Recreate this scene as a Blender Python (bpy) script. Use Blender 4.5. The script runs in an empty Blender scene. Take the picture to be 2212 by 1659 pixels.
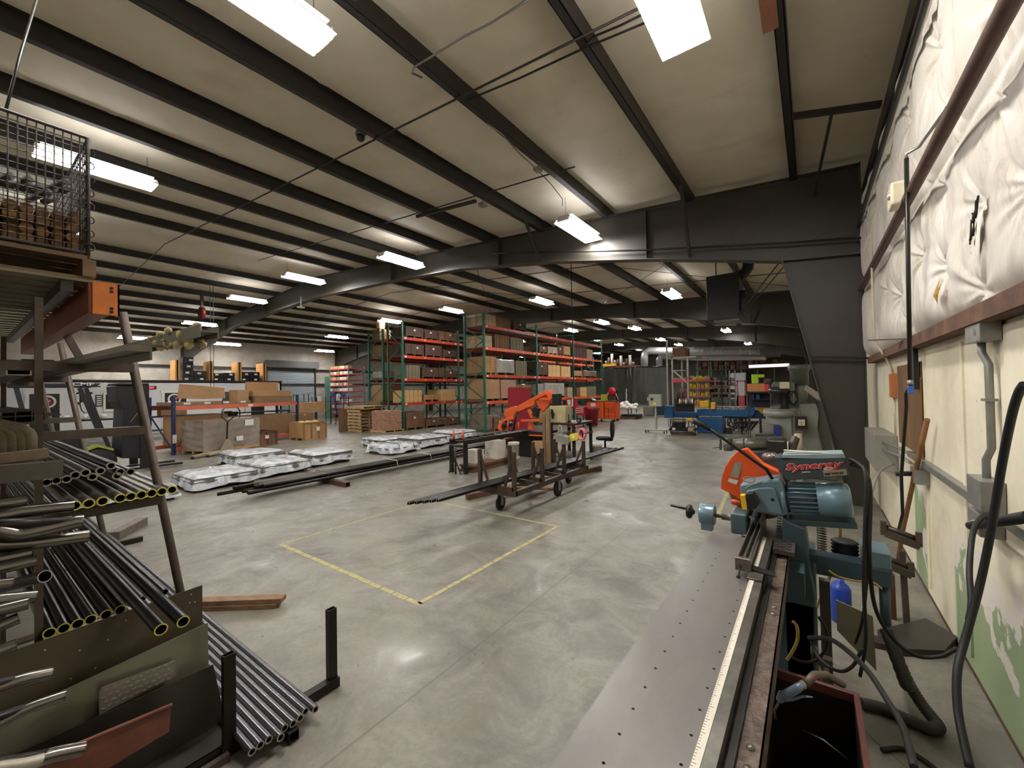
import bpy, math, random
from mathutils import Vector as V, Matrix as M
rnd = random.Random(7)
C = bpy.context.scene.collection
# ---------------------------------------------------------------- camera
Fpx, CX, CY, HH = 888.0, 1106.0, 829.5, 1.75
_y = V((646, -2.5, -888)).normalized()
_x = V((1221, 34.5, 888)); _x = (_x - _y * _x.dot(_y)).normalized()
_z = _x.cross(_y)
RW = M((_x, _y, _z))                      # camera axes -> world axes
cam_d = bpy.data.cameras.new('camera'); cam = bpy.data.objects.new('camera', cam_d); C.objects.link(cam)
cam_d.sensor_width = 36; cam_d.lens = 36 * Fpx / 2212; cam_d.clip_start = 0.02; cam_d.clip_end = 300
cam.matrix_world = M.Translation((0, 0, HH)) @ RW.to_4x4()
bpy.context.scene.camera = cam

def at(px, py, z=None, X=None, Y=None):
    """world point that a ray through an image point meets on a known plane"""
    d = RW @ V(((px - CX) / Fpx, -(py - CY) / Fpx, -1.0))
    t = (z - HH) / d.z if z is not None else X / d.x if X is not None else Y / d.y
    return V((0, 0, HH)) + d * t

# ---------------------------------------------------------------- materials
def lin(c):
    if isinstance(c, str):
        c = [int(c[i:i + 2], 16) / 255 for i in (0, 2, 4)]
    return tuple(((x / 12.92) if x <= .04045 else ((x + .055) / 1.055) ** 2.4) for x in c) + (1.0,)

class NT:
    def __init__(s, name):
        s.m = bpy.data.materials.new(name); s.m.use_nodes = True; s.t = s.m.node_tree; s.n = s.t.nodes; s.n.clear()
        s.out = s.n.new('ShaderNodeOutputMaterial'); s.b = s.n.new('ShaderNodeBsdfPrincipled')
        s.t.links.new(s.b.outputs[0], s.out.inputs[0])
    def node(s, typ, **kw):
        n = s.n.new('ShaderNode' + typ)
        for k, v in kw.items():
            if k.startswith('i_'):
                n.inputs[k[2:].replace('_', ' ')].default_value = v
            elif k.startswith('n'):
                n.inputs[int(k[1:])].default_value = v
            else: setattr(n, k, v)
        return n
    def link(s, a, b): s.t.links.new(a, b)
    def mix(s, fac, a, b, mode='MIX'):
        n = s.n.new('ShaderNodeMix'); n.data_type = 'RGBA'; n.blend_type = mode
        for sock, val in ((n.inputs[0], fac), (n.inputs[6], a), (n.inputs[7], b)):
            if hasattr(val, 'links'): s.link(val, sock)
            else: sock.default_value = val
        return n.outputs[2]
    def ramp(s, src, lo, hi, a=0.0, b=1.0):
        n = s.n.new('ShaderNodeMath'); n.operation = 'MULTIPLY_ADD'; n.use_clamp = True
        s.link(src, n.inputs[0]); n.inputs[1].default_value = 1 / (hi - lo); n.inputs[2].default_value = -lo / (hi - lo)
        if (a, b) == (0.0, 1.0): return n.outputs[0]
        q = s.n.new('ShaderNodeMath'); q.operation = 'MULTIPLY_ADD'
        s.link(n.outputs[0], q.inputs[0]); q.inputs[1].default_value = b - a; q.inputs[2].default_value = a
        return q.outputs[0]
    def coord(s, scale=(1, 1, 1), which='Object', rot=(0, 0, 0)):
        c = s.n.new('ShaderNodeTexCoord'); m = s.n.new('ShaderNodeMapping')
        m.inputs['Scale'].default_value = scale; m.inputs['Rotation'].default_value = rot
        s.link(c.outputs[which], m.inputs[0]); return m.outputs[0]
    def noise(s, co, scale, detail=4, rough=.6, dist=0):
        n = s.node('TexNoise', i_Scale=scale, i_Detail=detail, i_Roughness=rough, i_Distortion=dist)
        s.link(co, n.inputs['Vector']); return n.outputs[0]
    def bump(s, h, strength=.2, dist=.01):
        n = s.node('Bump', i_Strength=strength, i_Distance=dist); s.link(h, n.inputs['Height'])
        s.link(n.outputs[0], s.b.inputs['Normal'])

MATS = {}
def mat(name, col, rough=.5, metal=0.0, var=.18, scale=6.0, bump=0.0, col2=None, amt=.5, em=0, stretch=(1, 1, 1), spec=.5, trans=0):
    if name in MATS: return MATS[name]
    t = NT(name); c = lin(col)
    co = t.coord(stretch)
    n1 = t.noise(co, scale, 5, .65)
    dark = tuple(x * (1 - var) for x in c[:3]) + (1,); lite = tuple(min(1, x * (1 + var)) for x in c[:3]) + (1,)
    col_o = t.mix(t.ramp(n1, .3, .7), dark, lite)
    if col2:
        n2 = t.noise(co, scale * .45, 6, .7, .4)
        col_o = t.mix(t.ramp(n2, .55 - amt * .3, .78 - amt * .2, 0, .75), col_o, lin(col2))
    t.link(col_o, t.b.inputs['Base Color'])
    t.b.inputs['Roughness'].default_value = rough
    t.b.inputs['Metallic'].default_value = metal
    t.b.inputs['Specular IOR Level'].default_value = spec
    if trans: t.b.inputs['Transmission Weight'].default_value = trans
    if bump: t.bump(n1, bump, .01)
    if em:
        t.b.inputs['Emission Color'].default_value = c; t.b.inputs['Emission Strength'].default_value = em
    MATS[name] = t.m
    return t.m

# ---------------------------------------------------------------- mesh builder
def frame(d, up=None):
    d = d.normalized(); up = up or (V((0, 0, 1)) if abs(d.z) < .95 else V((0, 1, 0)))
    s = d.cross(up).normalized(); return s, s.cross(d).normalized()

class MB:
    def __init__(s): s.v = []; s.f = []; s.m = []; s.s = []
    def add(s, vs, fs, m=0, sm=False):
        o = len(s.v); s.v += [tuple(v) for v in vs]
        for f in fs: s.f.append([i + o for i in f]); s.m.append(m); s.s.append(sm)
        return s
    def box(s, x0, x1, y0, y1, z0, z1, m=0):
        x0, x1 = sorted((x0, x1)); y0, y1 = sorted((y0, y1)); z0, z1 = sorted((z0, z1))
        return s.add([(x, y, z) for z in (z0, z1) for y in (y0, y1) for x in (x0, x1)],
              [(0, 2, 3, 1), (4, 5, 7, 6), (0, 1, 5, 4), (2, 6, 7, 3), (0, 4, 6, 2), (1, 3, 7, 5)], m)
    def cbox(s, c, sx, sy, sz, rot=None, m=0):
        R = rot or M.Identity(3); c = V(c)
        vs = [c + R @ V((x * sx / 2, y * sy / 2, z * sz / 2)) for z in (-1, 1) for y in (-1, 1) for x in (-1, 1)]
        return s.add(vs, [(0, 2, 3, 1), (4, 5, 7, 6), (0, 1, 5, 4), (2, 6, 7, 3), (0, 4, 6, 2), (1, 3, 7, 5)], m)
    def beam(s, p0, p1, w, h, up=None, m=0):
        p0, p1 = V(p0), V(p1); sd, u = frame(p1 - p0, up)
        vs = [p + sd * a * w / 2 + u * b * h / 2 for p in (p0, p1) for b in (-1, 1) for a in (-1, 1)]
        return s.add(vs, [(0, 1, 3, 2), (4, 6, 7, 5), (0, 4, 5, 1), (2, 3, 7, 6), (0, 2, 6, 4), (1, 5, 7, 3)], m)
    def rtube(s, p0, p1, w, h, t, up=None, m=0, mi=None):
        """hollow rectangular tube, open at both ends"""
        p0, p1 = V(p0), V(p1); sd, u = frame(p1 - p0, up); vs = []
        for p in (p0, p1):
            for k in (0, t):
                for a, b in ((-1, -1), (1, -1), (1, 1), (-1, 1)):
                    vs.append(p + sd * a * (w / 2 - k) + u * b * (h / 2 - k))
        fs = []; fi = []
        for i in range(4):
            j = (i + 1) % 4
            fs += [(i, 8 + i, 8 + j, j), (i, j, 4 + j, 4 + i), (8 + i, 12 + i, 12 + j, 8 + j)]
            fi.append((4 + i, 4 + j, 12 + j, 12 + i))
        s.add(vs, fs + fi, m); return s
    def tube(s, pts, r, n=8, m=0, caps=True, sm=True):
        pts = [V(p) for p in pts]; k = len(pts); rr = r if isinstance(r, (list, tuple)) else [r] * k
        d = (pts[1] - pts[0]).normalized(); sd, u = frame(d); vs = []
        for i, p in enumerate(pts):
            nd = ((pts[min(i + 1, k - 1)] - pts[max(i - 1, 0)])).normalized()
            q = d.rotation_difference(nd); sd = q @ sd; u = q @ u; d = nd
            for j in range(n):
                a = 2 * math.pi * j / n; vs.append(p + (sd * math.cos(a) + u * math.sin(a)) * rr[i])
        fs = [(i * n + j, i * n + (j + 1) % n, (i + 1) * n + (j + 1) % n, (i + 1) * n + j) for i in range(k - 1) for j in range(n)]
        s.add(vs, fs, m, sm)
        if caps:
            o = len(s.v) - k * n
            s.f.append([o + j for j in range(n)][::-1]); s.m.append(m); s.s.append(False)
            s.f.append([o + (k - 1) * n + j for j in range(n)]); s.m.append(m); s.s.append(False)
        return s
    def cyl(s, p0, p1, r0, r1=None, n=16, m=0, sm=True): return s.tube([p0, p1], [r0, r0 if r1 is None else r1], n, m, True, sm)
    def pipe(s, p0, p1, ro, ri, n=14, m=0, mend=None, depth=None):
        """hollow round pipe; mend = material index of its end rings, inside bore dark by shape"""
        p0, p1 = V(p0), V(p1); sd, u = frame(p1 - p0); vs = []
        for p in (p0, p1):
            for r in (ro, ri):
                for j in range(n):
                    a = 2 * math.pi * j / n; vs.append(p + (sd * math.cos(a) + u * math.sin(a)) * r)
        A, B, Cc, D = 0, n, 2 * n, 3 * n
        q = [(j, (j + 1) % n) for j in range(n)]
        s.add(vs, [(A + i, A + j, Cc + j, Cc + i) for i, j in q] + [(B + j, B + i, D + i, D + j) for i, j in q], m, True)
        o = len(s.v); me = m if mend is None else mend
        s.v += [tuple(v) for v in vs]
        for i, j in q:
            s.f.append([o + A + j, o + A + i, o + B + i, o + B + j]); s.m.append(me); s.s.append(False)
            s.f.append([o + Cc + i, o + Cc + j, o + D + j, o + D + i]); s.m.append(me); s.s.append(False)
        return s
    def lathe(s, prof, base=(0, 0, 0), axis=(0, 0, 1), n=20, m=0, sm=True):
        b = V(base); ax = V(axis).normalized(); sd, u = frame(ax); vs = []
        for r, h in prof:
            for j in range(n):
                a = 2 * math.pi * j / n; vs.append(b + ax * h + (sd * math.cos(a) + u * math.sin(a)) * max(r, 1e-4))
        k = len(prof)
        return s.add(vs, [(i * n + j, i * n + (j + 1) % n, (i + 1) * n + (j + 1) % n, (i + 1) * n + j) for i in range(k - 1) for j in range(n)], m, sm)
    def prism(s, poly, o, u, v, depth, m=0):
        """polygon in the (u,v) plane at o, extruded by depth along u x v"""
        o, u, v = V(o), V(u).normalized(), V(v).normalized(); w = u.cross(v) * depth; n = len(poly)
        a = [o + u * x + v * y for x, y in poly]; vs = a + [p + w for p in a]
        return s.add(vs, [list(range(n))[::-1], list(range(n, 2 * n))] + [(i, (i + 1) % n, n + (i + 1) % n, n + i) for i in range(n)], m)
    def sphere(s, c, r, n=12, m=0, sc=(1, 1, 1)):
        k = n // 2; vs = []; c = V(c)
        for i in range(k + 1):
            t = math.pi * i / k
            for j in range(n):
                a = 2 * math.pi * j / n
                vs.append(c + V((math.sin(t) * math.cos(a) * r * sc[0], math.sin(t) * math.sin(a) * r * sc[1], math.cos(t) * r * sc[2])))
        return s.add(vs, [(i * n + j, (i + 1) * n + j, (i + 1) * n + (j + 1) % n, i * n + (j + 1) % n) for i in range(k) for j in range(n)], m, True)
    def grid(s, f, nu, nv, m=0, sm=True):
        vs = [f(i / nu, j / nv) for j in range(nv + 1) for i in range(nu + 1)]
        return s.add(vs, [(j * (nu + 1) + i, j * (nu + 1) + i + 1, (j + 1) * (nu + 1) + i + 1, (j + 1) * (nu + 1) + i) for j in range(nv) for i in range(nu)], m, sm)

OFF = {}
def build(name, mb, mats, parent=None, bevel=0.0):
    me = bpy.data.meshes.new(name); off = OFF.get(parent, V()) if parent else V()
    me.from_pydata([(v[0] - off.x, v[1] - off.y, v[2] - off.z) for v in mb.v], [], mb.f)
    for mt in (mats if isinstance(mats, (list, tuple)) else [mats]): me.materials.append(mt)
    me.polygons.foreach_set('material_index', mb.m); me.polygons.foreach_set('use_smooth', mb.s); me.update()
    o = bpy.data.objects.new(name, me); C.objects.link(o)
    if parent: o.parent = parent; OFF[o] = off
    if bevel:
        b = o.modifiers.new('bevel', 'BEVEL'); b.width = bevel; b.segments = 2; b.limit_method = 'ANGLE'; b.angle_limit = .7
        b.harden_normals = False
    return o
def tag(o, label=None, cat=None, group=None, kind=None):
    if label: o['label'] = label
    if cat: o['category'] = cat
    if group: o['group'] = group
    if kind: o['kind'] = kind
    return o
def thing(name, label, cat, loc=(0, 0, 0), rotz=0.0, group=None, world=True):
    o = bpy.data.objects.new(name, None); C.objects.link(o); o.location = loc; o.rotation_euler = (0, 0, rotz)
    o.empty_display_size = .1
    OFF[o] = V(loc) if world else V()
    return tag(o, label, cat, group)
def one(name, mb, mats, label, cat, group=None, bevel=0.0): return tag(build(name, mb, mats, None, bevel), label, cat, group)
def struct(name, mb, mats, label=None, bevel=0.0): return tag(build(name, mb, mats, None, bevel), label, None, None, 'structure')
KIDS = {}
def dup(root, loc, rotz=0.0, label=None, group=None):
    """copy a thing with copies of its parts and their sub-parts"""
    def cp(o, par):
        c = o.copy(); C.objects.link(c)
        if par: c.parent = par
        for ch in [x for x in list(bpy.data.objects) if x.parent == o]: cp(ch, c)
        return c
    if root not in KIDS: KIDS[root] = [(ch, [g for g in bpy.data.objects if g.parent == ch]) for ch in bpy.data.objects if ch.parent == root]
    r = root.copy(); C.objects.link(r); r.location = loc; r.rotation_euler = (0, 0, rotz)
    for ch, gs in KIDS[root]:
        c = ch.copy(); C.objects.link(c); c.parent = r
        for g in gs:
            d = g.copy(); C.objects.link(d); d.parent = c
    if label: r['label'] = label
    if group: r['group'] = group
    return r
ORD = ['first', 'second', 'third', 'fourth', 'fifth', 'sixth', 'seventh', 'eighth', 'ninth', 'tenth', 'eleventh', 'twelfth', 'thirteenth', 'fourteenth', 'fifteenth', 'sixteenth']
def text(name, body, p, right, up, size, material, parent, thick=.0015, shear=0.0, sx=1.0, bold=0.0):
    """lettering as real extruded type on a surface; p = lower left corner, right/up = directions in the surface"""
    cu = bpy.data.curves.new(name, 'FONT'); cu.body = body; cu.size = 1.0; cu.extrude = thick / size / 2; cu.shear = shear; cu.offset = bold
    cu.resolution_u = 3
    tmp = bpy.data.objects.new(name, cu); C.objects.link(tmp)
    dg = bpy.context.evaluated_depsgraph_get(); me = bpy.data.meshes.new_from_object(tmp.evaluated_get(dg)); bpy.data.objects.remove(tmp)
    me.name = name; r = V(right).normalized(); u = V(up).normalized(); w = r.cross(u)
    off = OFF.get(parent, V()) if parent else V(); p = V(p) - off
    for v in me.vertices: v.co = p + r * v.co.x * size * sx + u * v.co.y * size + w * (v.co.z * size + thick / 2)
    me.materials.clear(); me.materials.append(material)
    for pl in me.polygons: pl.material_index = 0
    o = bpy.data.objects.new(name, me); C.objects.link(o)
    if parent: o.parent = parent; OFF[o] = off
    return o
# ================================================================ building shell
XW, XL, YF, YB, XR = .752, -28.4, 53.0, -5.0, -14.0      # right wall, left wall, far wall, back wall, ridge line
def zr(x): return 4.93 + .068 * (min(-x, 28.0 + x) - .14)   # underside of the purlins
PH = .21                                                   # purlin depth
FRY = [7.741, 16.9, 26.05, 35.2, 44.35]                    # steel frames

def floor_mat():
    t = NT('polished_concrete'); co = t.coord()
    big = t.noise(co, .55, 6, .62, .6); mid = t.noise(co, 2.6, 8, .7, .8); fine = t.noise(co, 30, 4, .7)
    c = t.mix(t.ramp(big, .34, .66), lin('55524b'), lin('7e7a70'))
    c = t.mix(t.ramp(mid, .38, .66, 0, .75), c, lin('918d82'))
    c = t.mix(t.ramp(t.noise(co, 1.3, 5, .6, 1.5), .58, .72, 0, .45), c, lin('6f6853'))
    c = t.mix(t.ramp(fine, .35, .6, .22, 0), c, lin('54514a'))
    n4 = t.noise(co, 22, 2, .5); c = t.mix(t.ramp(n4, .72, .76, 0, .6), c, lin('45423b')); c = t.mix(t.ramp(t.noise(co, 5, 6, .75, .3), .56, .70, 0, .35), c, lin('57544b'))
    # cracks
    w = t.node('TexNoise', i_Scale=3.0, i_Detail=5); t.link(co, w.inputs['Vector'])
    mx = t.n.new('ShaderNodeMix'); mx.data_type = 'VECTOR'; mx.inputs[0].default_value = .12
    t.link(co, mx.inputs[4]); t.link(w.outputs['Color'], mx.inputs[5])
    vo = t.node('TexVoronoi', feature='DISTANCE_TO_EDGE', i_Scale=.33); t.link(mx.outputs[1], vo.inputs['Vector'])
    crack = t.ramp(vo.outputs['Distance'], .0004, .0012, .8, 0)
    mask = t.ramp(t.noise(co, .5, 2), .50, .56)
    mm = t.node('Math', operation='MULTIPLY'); t.link(crack, mm.inputs[0]); t.link(mask, mm.inputs[1])
    c = t.mix(mm.outputs[0], c, lin('3d3830'))
    # control joints every 4.6 m across and along
    sep = t.node('SeparateXYZ'); t.link(co, sep.inputs[0])
    for ax, off, per in (('X', 1.9, 5.6), ('Y', 2.05, 6.1)):
        a = t.node('Math', operation='ADD'); t.link(sep.outputs[ax], a.inputs[0]); a.inputs[1].default_value = off + 100 * per
        b = t.node('Math', operation='MODULO'); t.link(a.outputs[0], b.inputs[0]); b.inputs[1].default_value = per
        l = t.node('Math', operation='LESS_THAN'); t.link(b.outputs[0], l.inputs[0]); l.inputs[1].default_value = .014
        k = t.node('Math', operation='MULTIPLY'); t.link(l.outputs[0], k.inputs[0]); k.inputs[1].default_value = .5
        c = t.mix(k.outputs[0], c, lin('57503f'))
    t.link(c, t.b.inputs['Base Color'])
    q = t.node('Math', operation='MULTIPLY_ADD'); t.link(t.noise(co, 1.7, 7, .7, .9), q.inputs[0]); q.inputs[1].default_value = .95; q.inputs[2].default_value = -.05; t.link(q.outputs[0], t.b.inputs['Roughness']); t.b.inputs['Specular IOR Level'].default_value = .55
    t.bump(mid, .08, .01)
    return t.m
struct('floor', MB().box(XL, 1.6, YB, YF, -.15, 0), floor_mat())

def ceil_mat():
    t = NT('vinyl_faced_roof_insulation'); co = t.coord()
    n = t.noise(co, .8, 5, .6); c = t.mix(t.ramp(n, .3, .7), lin('cdc2aa'), lin('e0d7c2'))
    sp = t.noise(co, 7, 3, .5); c = t.mix(t.ramp(sp, .74, .78, 0, .5), c, lin('6f5f40'))
    c = t.mix(t.ramp(t.noise(co, .35, 4, .6, .5), .55, .7, 0, .35), c, lin('a68a5c'))
    t.link(c, t.b.inputs['Base Color']); t.b.inputs['Roughness'].default_value = .55
    t.bump(t.noise(co, 2.0, 4), .25, .03)
    return t.m
# two roof slopes of vinyl-faced blanket sagging between the purlins, seams every 1.25 m
def roof(x0, x1):
    mb = MB(); nx = int(abs(x1 - x0) / .3825); ny = 720
    def f(u, v):
        x = x0 + (x1 - x0) * u; y = YB + (YF - YB) * v
        ph = (min(-x, 28 + x) - .1) / 1.53; s = abs(math.sin(math.pi * ph))
        seam = y % 1.25; ridge = .022 if seam < .09 else 0
        return V((x, y + .12 * math.sin(s * 1.5), zr(x) + PH - .05 * s - ridge * s))
    return mb.grid(f, nx, ny)
mc = roof(1.2, XR); mc2 = roof(XL - .4, XR); mc.add(mc2.v, mc2.f, 0, True)
mc.box(XL - .4, XR, YB, YF, 6.6, 6.7); mc.box(XR, 1.2, YB, YF, 6.6, 6.7)
struct('ceiling', mc, ceil_mat())
seam = mat('ceiling_seam', '8d8166', .6)

steel = mat('dark_primer_steel', '292522', .45, .0, .25, 3, .05, spec=.5)
steel2 = mat('rafter_steel', '38352c', .45, .0, .2, 2, .03, spec=.55)
black_steel = mat('black_steel', '1d1b19', .4, .2, .3, 8)
# purlins: one Z-section each
pur = []
i = 0; k = 0
for side in (0, 1):
    for j in range(9):
        x = -.11 - 1.53 * j if side == 0 else -27.89 + 1.53 * j
        z = zr(x); mb = MB(); y0, y1 = YB, YF; t_ = .008
        s = 1 if side == 0 else -1
        mb.box(x - t_, x + t_, y0, y1, z, z + PH); mb.box(x, x - s * .085, y0, y1, z, z + .012); mb.box(x, x + s * .085, y0, y1, z + PH - .012, z + PH)
        mb.box(x - s * .085, x - s * .077, y0, y1, z, z + .03)
        k += 1
        struct('trim_%d' % k, mb, steel, 'dark steel roof purlin running away from the camera, %s from the %s wall' % (ORD[j], 'right' if side == 0 else 'left'))
# tapered rigid frames
def frame_prof():
    # (x, bottom z) measured on the nearest frame; mirrored about the ridge
    h = [(-.32, 3.70), (-.9, 3.83), (-2.42, 4.15), (-4.41, 4.50), (-7.1, 4.855), (-9.9, 5.02), (-14.0, 5.16)]
    return h
def rigid_frame(y, k):
    h = frame_prof(); hm = [(-28 - x, z) for x, z in h][::-1]
    bot = h + hm[1:]
    xo = XW - .12
    # web
    for a in (0,):
        mb = MB(); w = .012
        P = [(xo, 0)] + [(xo, zr(0) - .03)] + [(-14, zr(-14))] + [(XL + .12 + .0, zr(XL + .12) - .03)] + [(XL + .12, 0), (XL + .45, 0)]
        bb = [(XL + .45, 0)] + [(x, z) for x, z in bot[::-1]] + [(.30, 0)]
        top = [(xo, 0), (xo, zr(0))] ; 
        # build the web as a strip of quads: right column, rafters, left column
        def quad(p, q, r, s_): mb.prism([p, q, r, s_], (0, y + w / 2, 0), (1, 0, 0), (0, 0, 1), w)
        quad((.42, 0), (xo, 0), (xo, 3.60), (-.32, 3.70))
        quad((-.32, 3.70), (xo, 3.60), (xo, zr(0) - .02), (-.32, zr(-.32)))
        for (xa, za), (xb, zb) in zip(bot[:-1], bot[1:]): quad((xb, zb), (xa, za), (xa, zr(xa)), (xb, zr(xb)))
        quad((XL + .12, 0), (XL + .4, 0), (-27.68, 3.70), (XL + .12, 3.60))
        quad((XL + .12, 3.60), (-27.68, 3.70), (-27.68, zr(-27.68)), (XL + .12, zr(XL + .12)))
        # flanges
        fw = .22; ft = .016
        def fl(p, q): mb.beam((p[0], y, p[1]), (q[0], y, q[1]), fw, ft, V((0, 0, 1)) if abs(q[0] - p[0]) > .3 * abs(q[1] - p[1]) else V((1, 0, 0)))
        for p, q in zip(bot[:-1], bot[1:]): fl(p, q)
        fl((xo, zr(0) - .02), (-14, zr(-14) - .01)); fl((-14, zr(-14) - .01), (XL + .12, zr(XL + .12) - .02))
        for p, q in (((.42, 0), (-.32, 3.70)), ((xo, 0), (xo, zr(0))), ((XL + .4, 0), (-27.68, 3.70)), ((XL + .12, 0), (XL + .12, zr(XL + .12)))):
            mb.beam((p[0], y, p[1]), (q[0], y, q[1]), fw, ft, V((0, 1, 0)) if False else None) if False else mb.beam((p[0], y, p[1]), (q[0], y, q[1]), ft, fw, V((0, 1, 0)))
        # knee plate and web stiffeners
        mb.beam((-.32, y, 3.70), (xo, y, 3.62), .2, .02)
        for x in (-2.42, -5.9, -9.9, -18.1, -22.1, -25.58):
            zb = min(4.15 + (abs(x + 2.42)) * .18, 5.05) if x > -14 else min(4.15 + abs(x + 25.58) * .18, 5.05)
            zb = [z for xx, z in bot][0] if False else zb
            za = next(za + (zb2 - za) * (x - xa) / (xb - xa) for (xa, za), (xb, zb2) in zip(bot[:-1], bot[1:]) if xb <= x <= xa)
            mb.box(x - .005, x + .005, y - .1, y - .006, za, zr(x) - .02)
    struct('trim_%d' % k, mb, steel2, 'tapered dark steel portal frame spanning the hall, %s from the camera' % ORD[FRY.index(y)])
for y in FRY:
    k += 1; rigid_frame(y, k)
# flange braces on the nearest frames
for y in FRY[:2]:
    for x in (-1.64, -4.7):
        k += 1
        za = 4.02 if x == -1.64 else 4.55
        struct('trim_%d' % k, MB().beam((x, y - .75, zr(x) + .05), (x - .02, y - .1, za), .05, .05), steel)
k += 1; struct('trim_%d' % k, MB().tube([at(1062, 548, Y=7.58), at(1100, 546, Y=7.58), at(1370, 541, Y=7.58), at(1500, 535, Y=7.58), at(1700, 525, Y=7.58), at(1890, 511, Y=7.58)], .018, 8), black_steel, 'thin conduit running along the nearest steel frame')
k += 1; struct('trim_%d' % k, MB().beam(at(1750, 771, Y=7.6), at(1892, 774, Y=7.6), .04, .03), black_steel, 'dark bar across the nearest steel column')
# sag rods across the purlins
for n_, (y, x0, x1, dz) in enumerate(((3.45, .5, -27, .12), (5.75, -2.9, -14, .0), (10.8, .5, -27, .1), (14.0, .5, -27, .1), (20.0, 0, -27, .1), (23.5, 0, -27, .1))):
    k += 1
    pts = [(x0, y, zr(x0) - dz + .1), (-14, y, zr(-14) - dz + .1)] + ([(x1, y, zr(x1) - dz + .1)] if x1 < -14 else [])
    struct('trim_%d' % k, MB().tube(pts, .012, 6), steel)
# diagonal cable bracing in the second bay
for a, b in (((-.4, 8.2, 5.0), (-7.0, 16.4, 5.35)), ((-7.0, 8.2, 5.4), (-.4, 16.4, 5.0)), ((-7.2, 8.2, 5.4), (-13.2, 16.4, 5.8)), ((-13.2, 8.2, 5.8), (-7.2, 16.4, 5.4))):
    k += 1; struct('trim_%d' % k, MB().tube([a, b], .008, 5), steel)
# eave strut, girts and bracing at the right wall
rust = mat('rusty_brown_steel', '4a2f22', .6, .1, .35, 9, .1, '5d4a3a')
k += 1; struct('trim_%d' % k, MB().box(.66, .75, YB, YF, 4.42, 4.60), black_steel)
k += 1; struct('trim_%d' % k, MB().tube([(.60, YB, 3.98), (.60, 7.7, 4.02)], .022, 6), steel)
k += 1; struct('trim_%d' % k, MB().beam((-.1, 5.6, 4.78), (.66, 5.75, 4.68), .05, .06), steel)
k += 1; struct('trim_%d' % k, MB().beam((.25, 5.7, 4.72), (.1, 7.7, 4.6), .03, .03), steel)
k += 1; struct('trim_%d' % k, MB().tube([(.585, YB, 3.05), (.585, 1, 3.06), (.59, 3.2, 3.07), (.60, 7.6, 3.09)], .036, 10), rust)
k += 1; struct('trim_%d' % k, MB().box(.66, .76, YB, 7.6, 2.04, 2.09).box(.65, .665, YB, 7.6, 2.04, 2.125), mat('rusted_ledge', '6a4a38', .8, 0, .4, 7, .3, '3c2a20'))

# ---- right wall: painted plywood below, quilted insulation above
def wall_mat():
    t = NT('patched_painted_wall'); co = t.coord(); sep = t.node('SeparateXYZ'); t.link(co, sep.inputs[0])
    c = t.mix(t.ramp(t.noise(co, 3, 6, .7), .3, .7), lin('d3caae'), lin('e6dfca'))
    c = t.mix(t.ramp(t.noise(co, 1.2, 5, .6, 1), .55, .75, 0, .5), c, lin('b5aa8c'))
    # white joint compound then green board near the floor, ragged edges
    wob = t.noise(co, 1.6, 6, .55, .4)
    def band(h, lo, hi):   # 1 below a ragged height
        a = t.node('Math', operation='MULTIPLY_ADD'); t.link(wob, a.inputs[0]); a.inputs[1].default_value = -1.5; t.link(sep.outputs['Z'], a.inputs[2])
        return t.ramp(a.outputs[0], h - .01, h + .01, 1, 0)
    ylim = t.ramp(sep.outputs['Y'], 3.95, 4.0, 1, 0)
    ylim2 = t.ramp(sep.outputs['Y'], 4.80, 4.83, 0, 1)
    ylim3 = t.ramp(sep.outputs['Y'], 5.25, 5.3, 1, 0)
    yl = t.node('Math', operation='MULTIPLY'); t.link(ylim2, yl.inputs[0]); t.link(ylim3, yl.inputs[1])
    y2 = t.node('Math', operation='MAXIMUM'); t.link(yl.outputs[0], y2.inputs[0]); t.link(ylim, y2.inputs[1])
    def both(b):
        n = t.node('Math', operation='MULTIPLY'); t.link(b, n.inputs[0]); t.link(y2.outputs[0], n.inputs[1]); return n.outputs[0]
    c = t.mix(both(band(-.02, 0, 0)), c, lin('d9d2c8'))
    c = t.mix(both(band(-.17, 0, 0)), c, lin('8fa07c'))
    pat = t.noise(co, 2.3, 4, .5, .5)
    g = t.node('Math', operation='MULTIPLY'); t.link(t.ramp(pat, .60, .62), g.inputs[0]); t.link(both(band(-.17, 0, 0)), g.inputs[1])
    c = t.mix(g.outputs[0], c, lin('d3cdc2'))
    c = t.mix(t.ramp(t.noise(co, 16, 3, .5), .72, .76, 0, .6), c, lin('8a7a5c'))
    t.link(c, t.b.inputs['Base Color']); t.b.inputs['Roughness'].default_value = .7
    t.bump(t.noise(co, 25, 4, .6), .25, .004)
    return t.m
wm = wall_mat()
struct('wall_right', MB().box(XW, XW + .12, YB, YF, 0, 4.9), wm)
k += 1; struct('trim_%d' % k, MB().box(XW - .014, XW, YB, 2.98, .98, 2.02).box(XW - .012, XW, 3.62, 3.66, .1, 2.0).box(XW - .012, XW, 4.66, 4.70, .1, 2.0), wm)
k += 1; struct('trim_%d' % k, MB().box(XW - .02, XW, 4.72, 5.86, 1.14, 1.93).box(XW - .028, XW - .018, 4.70, 4.80, 1.10, 1.8),
       mat('bare_plywood', '7c5a34', .7, 0, .4, 5, .1, '5c3f22', .5, stretch=(1, 1, .25)), 'bare brown plywood panel on the right wall')
k += 1; struct('trim_%d' % k, MB().box(XW - .004, XW, YB, 7.6, 0, .02), rust)

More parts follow.
